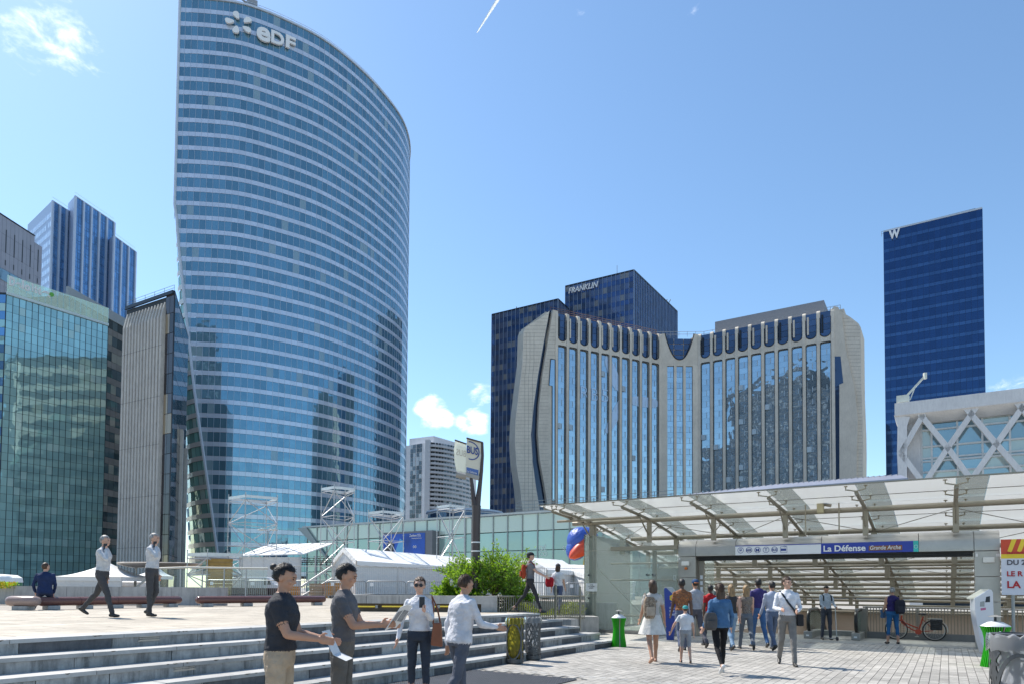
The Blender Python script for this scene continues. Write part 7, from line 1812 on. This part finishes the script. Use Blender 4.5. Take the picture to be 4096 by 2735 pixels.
    for sx in (-1, 1): he((sx*.074, -.008, -.012), (.012, .022, .032), 0, 8, 6); he((sx*.036, .066, -.022), (.026, .02, .022), 0, 8, 6)
    zmin = min(p.z for p in mb.v) if not sit else 0
    sc = Matrix.Diagonal((s, s, s)).to_3x3(); off = V((0, 0, -zmin))
    def out(p): return (V(p)+off)*s
    mb.v = [out(p) for p in mb.v]
    nm = 'person'; o = thing(nm, label, 'person', loc, head)
    mats = [SK[sk], C_(top, pat), C_(bot), shoe or M_shoe]
    raw = bpy.data.objects.new('raw', mb.mesh('raw', mats)); COL.objects.link(raw)
    r = raw.modifiers.new('r', 'REMESH'); r.mode = 'VOXEL'; r.voxel_size = vox; r.use_smooth_shade = True
    q = raw.modifiers.new('s', 'SMOOTH'); q.factor = .5; q.iterations = 2
    PEOPLE.append((raw, o, mb, mats))
    # hair
    hm = HR.get(hair)
    if hm and hstyle != 'none':
        hb = MB(); nu, nv = 36, 24; vs = []; k = {'short': 1.08, 'crop': 1.07, 'long': 1.16, 'bob': 1.16, 'bun': 1.07}[hstyle]
        for i in range(nv+1):
            t = math.pi*i/nv
            for j in range(nu):
                a = 2*math.pi*j/nu; p = V((math.sin(t)*math.cos(a), math.sin(t)*math.sin(a), math.cos(t)))
                face = p.y > .30 and p.z < .42
                low = p.z < (-.72 if hstyle in ('short', 'crop', 'bun') else -.8); side = p.y > -.12 and p.z < -.02 and hstyle in ('short', 'crop', 'bun')
                kk = .80 if (face or low or side) else k*(1+.05*NZ(p*4+V((h, 0, 0)))+.03*NZ(p*11))
                vs.append(out(hd((p.x*.074*kk, -.014+p.y*.094*kk, .024+p.z*.096*kk))))
        fs = [(i*nu+j, (i+1)*nu+j, (i+1)*nu+(j+1) % nu, i*nu+(j+1) % nu) for i in range(nv) for j in range(nu)]; hb.add(vs, fs)
        if hstyle in ('long', 'bob'):
            L_ = .30 if hstyle == 'long' else .17; rg = []
            for i in range(7):
                t = i/6; w = .078*(1+.22*math.sin(t*2.6))*(1-.25*t*t); dp = .05*(1-.4*t)
                rg.append([out(hd((w*math.cos(a)*(1+.08*math.sin(a*7+i)), -.062-.012*t+dp*math.sin(a), -.0-L_*t+(.02 if i == 6 and int(a*5) % 2 else 0)))) for a in [2*math.pi*j/18 for j in range(18)]])
            hb.loft(rg)
        if vox <= .010:                          # loose strands for the nearer figures
            rs_ = random.Random(int(h*1000)); sb_ = []
            for i in range(900):
                t = math.acos(rs_.uniform(-.55, 1)); a = rs_.uniform(0, 2*math.pi); p = V((math.sin(t)*math.cos(a), math.sin(t)*math.sin(a), math.cos(t)))
                if (p.y > .34 and p.z < .5) or (p.y > -.1 and p.z < .05): continue
                c0 = V((p.x*.074*k, -.014+p.y*.094*k, .024+p.z*.096*k)); fl = V((p.x*.5, -.75+p.y*.2, -.55)); fl = (fl-p*fl.dot(p)).normalized(); sd_ = fl.cross(p).normalized()*.0022
                L_ = rs_.uniform(.02, .05); lift = rs_.uniform(.0, .012); c1 = c0+fl*L_*.5+p*lift; c2 = c0+fl*L_+p*(lift*1.2-.006)
                hb.add([out(hd(x)) for x in (c0-sd_, c0+sd_, c1+sd_*.8, c1-sd_*.8, c2)], [(0, 1, 2, 3), (3, 2, 4)])
        if hstyle == 'bun': hb.ell(out(hd((0, -.125, .06))), (.035*s, .035*s, .032*s), 12, 8)
        hb.build('hair', hm, o, smooth=True, world=False)
    # eyes, brows, glasses
    eb = MB()
    for sx in (-1, 1): eb.ell(out(hd((sx*.033, .086, .008))), (.010*s, .006*s, .006*s), 8, 6)
    eb.build('eyes', M_dark, o, world=False)
    if hm:
        bb = MB()
        for sx in (-1, 1): bb.tube([out(hd((sx*.018, .094, .026))), out(hd((sx*.05, .083, .026)))], .004*s, 5)
        bb.build('eyebrows', hm, o, world=False)
    if glasses:
        gb = MB()
        for sx in (-1, 1):
            c = hd((sx*.034, .098, .006)); gb.tube([out(c-HM @ V((0, .004, 0))), out(c+HM @ V((0, .004, 0)))], .026*s, 14); gb.tube([out(hd((sx*.06, .09, .012))), out(hd((sx*.08, .0, .01)))], .003*s, 5)
        gb.tube([out(hd((-.02, .1, .012))), out(hd((.02, .1, .012)))], .003*s, 5); gb.build('sunglasses', M_dark, o, world=False)
    if cap:
        cb = MB(); rg = []
        for z, k in ((.03, 1.14), (.06, 1.15), (.09, 1.02), (.115, .7), (.126, .2)): rg.append([out(hd((.076*k*math.cos(a), -.012+.095*k*math.sin(a), z))) for a in [2*math.pi*j/20 for j in range(20)]])
        cb.loft(rg); cb.build('cap', C_(cap[0]), o, world=False, smooth=True); cb = MB()
        yv = 1 if len(cap) < 3 else cap[2]
        cb.loft([[out(hd((x, yv*(.075+math.sqrt(max(0, .006-x*x))*e), .038-.012*e))) for x in [(-.07+.14*j/10) for j in range(11)]] for e in (0, .6, 1.15)], closed=False); cb.build('visor', C_(cap[1]), o, world=False)
    if skirt:
        sb = MB(); rg = []; z1, flare, c = skirt
        for i in range(6):
            t = i/5; z = 1.02-t*(1.02-z1); w = .165+flare*t; d = .118+flare*t; rg.append([out(tr((w*math.cos(a)*(1+.05*t*math.sin(a*9)), d*math.sin(a)*(1+.05*t*math.sin(a*9)), z))) for a in [2*math.pi*j/36 for j in range(36)]])
        sb.loft(rg, cap=False); sb.build('skirt', C_(c), o, world=False, smooth=True)
    Mw = Matrix.Translation(V(loc)) @ Matrix.Rotation(head, 4, 'Z')
    return dict(o=o, hands=[Mw @ out(p) for p in hands], M=Mw, out=out, s=s, tr=tr, hd=hd)
def backpack(P, name, label, mat, mat2=None, dx=0., w=.28, hh=.42, z=1.22, dp=.15, straps=True):
    """a bag against the wearer's back, following its lean"""
    T = thing(name, label, 'backpack' if 'backpack' in name else 'bag', (P['M'] @ P['out'](P['tr']((dx, -.2, z-hh/2)))))
    f = lambda x, y, zz: P['M'] @ P['out'](P['tr']((dx+x, y, zz))); m = MB(); rg = []
    for t in [i/8 for i in range(9)]:
        zz = z-hh/2+hh*t; k = (1-abs(2*t-1)**4*.35); rg.append([f(w/2*k*math.copysign(abs(math.cos(a))**.6, math.cos(a)), -.12-dp/2+dp/2*k*math.copysign(abs(math.sin(a))**.7, math.sin(a)), zz) for a in [2*math.pi*j/16 for j in range(16)]])
    m.loft(rg); m.build('body', mat, T, smooth=True)
    m = MB(); rg = []
    for t in (0, .5, 1): zz = z-hh*.36+hh*.4*t; k = .8 if t != .5 else .9; rg.append([f(w*.42*k*math.cos(a), -.12-dp-.01+.035*math.sin(a), zz) for a in [2*math.pi*j/12 for j in range(12)]])
    m.loft(rg); m.build('front_pocket', mat2 or mat, T, smooth=True)
    if straps:
        for sx in (-1, 1): m = MB(); m.tube([f(sx*.10-dx*.6, -.13, z+.12), f(sx*.12-dx*.6, -.02, 1.475), f(sx*.125-dx*.6, .11, 1.40), f(sx*.13-dx*.6, .14, 1.25)], .018, 6); m.build('strap', mat2 or mat, T, smooth=True)
    return T
WALK = dict(lL=(.38, .12), lR=(-.30, .42, .03, -.55), aL=(-.3, .1, .25, 0), aR=(.3, .1, .35, 0))
WALK2 = dict(lL=(-.28, .40, .03, -.5), lR=(.34, .1), aL=(.28, .1, .3, 0), aR=(-.28, .1, .25, 0))
ST = dict(lL=(.05, .03), lR=(-.04, .05))
Z90 = math.pi/2
def gp_(px, py, z=0): return onz(px, py, z)
# seated man
bA = onz(150, 2437, PLZ); bB = onz(722, 2425, PLZ); q = ony(178, 2388, lerp(bA, bB, .06).y+.02)
person('seated man in a navy suit on the log bench, seen from behind', V((q.x, q.y, PLZ+.345-.80*1.0)), R(28), 1.74, (.018, .035, .10), (.025, .04, .09), 'light', 'brown', 'short', jacket=1, lL=(1.45, 1.45, .25), lR=(1.35, 1.5, .1), aL=(.25, .35, .55, .3), aR=(.2, .2, .5, .3), lean=.10, hy=-.7, hp=.12, sit=True)
# man on the phone (twice in the exposure)
PH = dict(top=(.55, .57, .60), bot=(.07, .07, .075), hair='grey', hstyle='crop', lean=.04)
P_ = person('grey haired man on the phone striding right in front of the long log bench', gp_(405, 2466, PLZ), -Z90, 1.74, **PH, lL=(-.42, .35, .03, -.55), lR=(.42, .12), aL=(-.25, .12, .35, 0), aR=(.9, .25, 2.62, .34))
P2_ = person('grey haired man on the phone near the right end of the long log bench', gp_(603, 2466, PLZ), -Z90, 1.74, **PH, lL=(.1, .5, .03, -.4), lR=(.05, .03), aL=(-.1, .15, .3, 0), aR=(.9, .25, 2.62, .34))
for Q, l in ((P_, 'phone held to the ear of the striding grey haired man'), (P2_, 'phone held to the ear of the second grey haired man')):
    m = MB(); m.box(Q['hands'][1]+V((0, -.03, -.02)), (.07, .014, .13)); solo(m, 'mobile_phone', M_dark, l, 'phone', 'phones held to the ear')
# foreground man reading
qp = ony(1124, 2400, 5.9)
PM = person('man in a dark polo shirt and beige trousers reading a leaflet before the steps', V((qp.x, 5.9, 0)), -Z90, 1.71, (.035, .037, .045), (.42, .33, .24), 'tan', 'black', 'bun', sleeves='short', vox=.008, lL=(.06, .05), lR=(-.03, .04), aL=(.35, .06, 1.05, .15), aR=(.45, .08, 1.0, .15), lean=.03, hp=-.28, build=1.08)
h1 = PM['hands'][1]; h0 = PM['hands'][0]; c = (h1+h0)/2
T = thing('leaflet', 'white and blue folded leaflet held by the man in the dark polo', 'leaflet', c-ZZ*.1)
mw_ = pm('paper_white', (.68, .68, .68), .6, var=.1, scale=20); mbp = pm('paper_blue', (.05, .22, .45), .5, var=.2, scale=10)
ax = V((.45, 0, -.9)).normalized(); ay = V((0, 1, 0)); az = ax.cross(ay)
m = MB(); o = c+V((-.05, -.13, .09)); m.bx(o, ax*.22, ay*.24, az*.003); m.build('cover', mw_, T)
m = MB(); m.bx(o+ax*.04-az*.004, ax*.15, ay*.06, az*.003); m.build('blue_panel', mbp, T)
m = MB(); m.bx(o+ax*.221, (ax*.3+V((.9, 0, 0))*.5).normalized()*.12, ay*.24, az*.003); m.build('inner_page', mw_, T)
# second reading man, a step behind
qp = ony(1372, 2400, 6.7)
P2 = person('man in a grey polo shirt reading an open magazine before the steps', V((qp.x, 6.7, 0)), -Z90, 1.74, (.10, .10, .11), (.12, .11, .10), 'tan', 'black', 'short', sleeves='short', vox=.009, lL=(.03, .05), lR=(-.03, .04), aL=(.5, .06, 1.1, .15), aR=(.55, .08, 1.1, .15), lean=.03, hp=-.3)
c = (P2['hands'][0]+P2['hands'][1])/2+V((.06, 0, .08)); T = thing('open_magazine', 'open magazine with grey printed pages held by the man in the grey polo', 'magazine', c)
for sg, nm in ((1, 'left_page'), (-1, 'right_page')):
    m = MB(); u_ = V((.55, 0, .83)).normalized(); v_ = V((.15*sg, .97*sg, -.1)).normalized(); m.bx(c-u_*.13, u_*.27, v_*.2, u_.cross(v_)*.004); m.build(nm, mw_, T)
    m = MB(); m.bx(c-u_*.05+v_*.03-u_.cross(v_)*.004*sg*1.2, u_*.13, v_*.14, u_.cross(v_)*.002); m.build('printed_block', pm('print_grey', (.25, .26, .28), .6, var=.5, scale=40), T)
# man in a white shirt going up to the steps
qp = ony(1838, 2400, 8.3); person('man in a loose white shirt walking away at the foot of the steps', V((qp.x, 8.3, 0)), R(-50), 1.70, (.60, .60, .64), (.09, .10, .13), 'tan', 'brown', 'short', sleeves='long', vox=.010, lean=.12, hp=-.2, lL=(.28, .15), lR=(-.25, .4, .03, -.5), aL=(-.1, .2, .3, 0), aR=(.5, .2, 1.0, .1), jacket=1)
# woman with sunglasses
q = ony(1678, 2400, 9.2)
PW = person('woman with sunglasses in a white blouse holding up a phone before the steps', V((q.x, 9.2, 0)), R(180), 1.66, (.64, .64, .67), (.035, .045, .065), 'light', 'brown', 'short', fem=True, sleeves='long', legs='capri', lL=(.04, .04), lR=(-.03, .05), aL=(.55, .1, 1.55, .25), aR=(.05, .3, .3, 0), glasses=True, vox=.010)
hp_ = PW['hands'][0]; m = MB(); m.box(hp_+V((-.01, .0, .07)), (.07, .012, .14), .3); solo(m, 'mobile_phone', M_dark, 'dark phone in the raised hand of the woman with sunglasses', 'phone')
T = thing('brown_handbag', 'brown leather handbag beside the woman with sunglasses', 'handbag', V((q.x+.26, 9.12, .75))); mh = pm('tan_leather', (.22, .07, .03), .45, 0, .2, 8)
m = MB(); m.poly([V((q.x+.17, 9.05, .80)), V((q.x+.33, 9.05, .78)), V((q.x+.31, 9.05, 1.10)), V((q.x+.20, 9.05, 1.10))], Y1*.1); m.build('body', mh, T, bevel=.02); m = MB(); m.tube([V((q.x+.20, 9.1, 1.08)), V((q.x+.2, 9.12, 1.3)), V((q.x+.17, 9.17, 1.45)), V((q.x+.24, 9.17, 1.3)), V((q.x+.30, 9.1, 1.08))], .012, 6); m.build('strap', mh, T)
# walkers behind the railing
P_ = person('person in a dark cap and leggings with a red bag striding along the plaza edge', gp_(2120, 2449, PLZ), -Z90, 1.70, (.16, .16, .17), (.035, .035, .04), 'light', 'black', 'short', fem=True, sleeves='short', legs='tight', lL=(-.4, .3, .03, -.5), lR=(.42, .1), aL=(-.3, .1, .3, 0), aR=(.7, .12, .4, 0), cap=((.03, .03, .035), (.03, .03, .035)))
backpack(P_, 'red_backpack', 'red drawstring bag on the back of the walker in the dark cap', C_((.32, .05, .02)), None, 0, .26, .40, 1.2, .14)
P_ = person('person in a white t-shirt and dark cap seen from behind, beyond the pale railing', V((ony(2232, 2300, 23.5).x, 23.5, PLZ-.2)), R(-15), 1.74, (.70, .70, .73), (.10, .12, .2), 'light', 'brown', 'bob', sleeves='short', fem=True, **WALK, cap=((.06, .06, .065), (.06, .06, .065)))
backpack(P_, 'red_shoulder_bag', 'red shoulder bag of the person in the white t-shirt', C_((.45, .02, .03)), None, -.26, .30, .34, 1.12, .12, False)
# group walking to the entrance
P_ = person('woman in a pale top and white skirt walking away with a striped backpack', gp_(2610, 2650), R(4), 1.74, (.48, .46, .44), (.62, .61, .58), 'tan', 'brown', 'bob', fem=True, sleeves='short', legs='bare', shoe=SK['tan'], skirt=(.60, .13, (.66, .64, .60)), lL=(-.22, .35, .02, -.4), lR=(.25, .08), aL=(.1, .15, .5, 0), aR=(.1, .3, .15, 0))
backpack(P_, 'striped_backpack', 'beige and brown striped backpack on the woman in the white skirt', C_((.24, .18, .13), [(.55, (.40, .33, .25)), (.62, (.10, .08, .07))]), C_((.40, .33, .26)), -.12, .26, .46, 1.17, .17)
person('small child in a teal cap and white t-shirt holding the hand of the woman', gp_(2742, 2652), R(-4), 1.2, (.66, .68, .72), (.30, .31, .33), 'light', 'brown', 'short', sleeves='short', legs='shorts', lL=(.2, .1), lR=(-.15, .2, .03, -.3), aL=(.15, .6, .2, 0), aR=(-.1, .2, .3, 0), cap=((.06, .32, .33), (.06, .32, .33), -1), build=1.1)
person('man in an orange and brown patterned shirt walking into the entrance', gp_(2728, 2604), R(-3), 1.84, (.20, .09, .05), (.10, .12, .18), 'dark', 'black', 'crop', sleeves='short', **WALK2, pat=[(.52, (.42, .16, .05)), (.58, (.05, .04, .04)), (.66, (.40, .33, .26))])
person('man in a blue cap with an orange visor at the left pillar', gp_(2782, 2590), R(10), 1.86, (.36, .38, .42), (.10, .10, .12), 'tan', 'black', 'short', **WALK, cap=((.03, .07, .16), (.65, .22, .03), -1))
person('person in a red t-shirt behind the patterned shirt', gp_(2842, 2584), R(0), 1.72, (.42, .02, .025), (.06, .07, .09), 'dark', 'black', 'short', sleeves='short', **WALK)
P_ = person('woman in a denim jacket and black leggings walking away in front', gp_(2880, 2694), R(3), 1.66, (.06, .14, .27), (.010, .010, .012), 'light', 'brown', 'long', fem=True, legs='tight', jacket=1, shoe=M_shoew, lL=(-.30, .50, .03, -.75), lR=(.26, .06), aL=(-.15, .28, .55, -.1), aR=(.05, .28, .5, 0), vox=.010)
backpack(P_, 'grey_shoulder_bag', 'grey shoulder bag of the woman in the denim jacket', C_((.09, .085, .085)), None, -.25, .26, .34, 1.02, .13, False)
person('blonde woman in a black top and light jeans left of the purple t-shirt', gp_(2925, 2600), R(6), 1.70, (.045, .043, .045), (.22, .33, .46), 'light', 'blonde', 'long', fem=True, sleeves='none', **WALK2)
person('blonde woman in a patterned top and grey jeans beside the purple t-shirt', gp_(2985, 2598), R(-8), 1.70, (.22, .18, .15), (.13, .15, .18), 'light', 'blonde', 'long', fem=True, sleeves='none', **WALK, pat=[(.55, (.08, .07, .07)), (.64, (.40, .35, .3))])
person('tall man in a purple t-shirt and blue jeans walking away', gp_(3035, 2588), R(2), 1.86, (.055, .045, .16), (.06, .14, .30), 'dark', 'black', 'crop', sleeves='short', lL=(.2, .1), lR=(-.2, .3, .03, -.35), aL=(-.05, .18, .25, 0), aR=(.25, .12, .9, .2))
person('man in a pale blue shirt walking away behind the purple t-shirt', gp_(3090, 2600), R(5), 1.80, (.40, .44, .55), (.10, .13, .20), 'tan', 'black', 'short', sleeves='long', **WALK2)
P_ = person('man in a white shirt and grey trousers with a dark strap across his chest', gp_(3150, 2662), R(165), 1.82, (.66, .67, .71), (.20, .19, .18), 'light', 'brown', 'short', sleeves='long', lL=(.24, .08), lR=(-.22, .35, .03, -.4), aL=(.15, .25, 1.2, .45), aR=(.2, .25, 1.25, .5), hy=.6, hp=-.05, vox=.010)
f = lambda x, y, z: P_['M'] @ P_['out'](P_['tr']((x, y, z))); m = MB(); T = thing('messenger_bag', 'dark messenger bag at the hip of the man in the white shirt', 'bag', f(-.24, -.05, .85))
m.tube([f(.13, -.05, 1.47), f(.09, .1, 1.40), f(0, .145, 1.25), f(-.1, .135, 1.12), f(-.2, .02, .98)], .022, 6); m.build('strap', M_dark, T); m = MB(); rr = [f(x, y, z) for x, y, z in ((-.18, -.16, .78), (-.30, -.16, .78), (-.30, .08, .78), (-.18, .08, .78))]; m.poly(rr, ZZ*.24); m.build('body', C_((.03, .03, .033)), T, bevel=.02)
q = gp_(3306, 2557); P_ = person('man in a pale blue shirt with backpack straps stepping off the escalator, looking down', q, R(176), 1.70, (.42, .47, .53), (.05, .055, .07), 'tan', 'black', 'short', sleeves='long', lL=(.1, .1), lR=(-.05, .08), aL=(.4, .1, .75, .1), aR=(.4, .1, .75, .1), hp=-.45)
backpack(P_, 'dark_backpack', 'dark backpack of the man on the escalator', C_((.02, .02, .022)), None, 0, .28, .42, 1.2, .14)
# folded kick scooter in front of him
T = thing('kick_scooter', 'silver kick scooter held by the man on the escalator', 'scooter', q+V((.05, -.35, 0)))
b0 = q+V((.18, -.32, .06)); m = MB(); m.tube([b0, b0+V((-.02, .05, .95))], .015, 6); m.build('steering_tube', M_alu, T); m = MB(); t_ = b0+V((-.02, .05, .95)); m.tube([t_-X1*.2, t_+X1*.2], .014, 6); m.build('handlebar', M_dark, T)
m = MB(); m.bar(b0+V((0, .05, .0)), b0+V((-.2, .5, .0)), .11, .03); m.build('deck', M_rail, T)
for w_ in (b0+V((.0, -.03, 0)), b0+V((-.22, .55, 0))): m = MB(); m.tube([w_-X1*.02, w_+X1*.02], .06, 14); m.build('wheel', M_dark, T)
P_ = person('grey haired woman in a navy top and blue cropped jeans beside the red bicycle', gp_(3572, 2574), R(-8), 1.66, (.025, .02, .10), (.02, .10, .24), 'tan', 'grey', 'short', fem=True, sleeves='none', legs='capri', lL=(.06, .03, .06), lR=(-.04, .04, .06), aL=(.15, .2, .9, .25), aR=(.05, .15, .2, 0), build=1.15)
backpack(P_, 'navy_backpack', 'navy backpack on the shoulder of the grey haired woman', C_((.02, .022, .035)), C_((.03, .032, .045)), .14, .30, .44, 1.14, .18)
h_ = P_['hands'][0]; m = MB(); rg = []
for t in [i/6 for i in range(7)]: rg.append([h_+V((.07*math.cos(a)*(1+.3*math.sin(a*5+t*6)), .05*math.sin(a), .08-.26*t)) for a in [2*math.pi*j/12 for j in range(12)]])
m.loft(rg); solo(m, 'folded_jacket', C_((.07, .14, .25)), 'blue denim jacket carried over the arm of the grey haired woman', 'jacket', smooth=True)
# merge every figure into one continuous skin and colour it by its nearest body part
dg = bpy.context.evaluated_depsgraph_get()
for raw, o, mb, mats in PEOPLE:
    me = bpy.data.meshes.new_from_object(raw.evaluated_get(dg)); me.name = 'body'
    kd = kdtree.KDTree(len(mb.f))
    for i, fc in enumerate(mb.f):
        c = V((0, 0, 0))
        for v in fc: c += mb.v[v]
        kd.insert(c/len(fc), i)
    kd.balance(); me.materials.clear()
    for mt in mats: me.materials.append(mt)
    vm = [mb.m[kd.find(v.co)[1]] for v in me.vertices]
    me.polygons.foreach_set('material_index', [vm[p.vertices[0]] for p in me.polygons]); me.polygons.foreach_set('use_smooth', [True]*len(me.polygons))
    # cloth folds: small displacement of the dressed parts
    nn = [v.normal.copy() for v in me.vertices]
    for v, mi in zip(me.vertices, vm):
        if mi in (1, 2):
            c = v.co; q = NZ(V((c.x*7, c.y*7, c.z*(11 if mi == 1 else 8)))+V((0, c.z*5, c.x*6)))+.5*NZ(V((c.x*17, c.y*17, c.z*24)))
            v.co = c+nn[v.index]*q*(.011 if mi == 1 else .008)
    b = bpy.data.objects.new('body', me); COL.objects.link(b); b.parent = o
for raw, o, mb, mats in PEOPLE: bpy.data.objects.remove(raw)
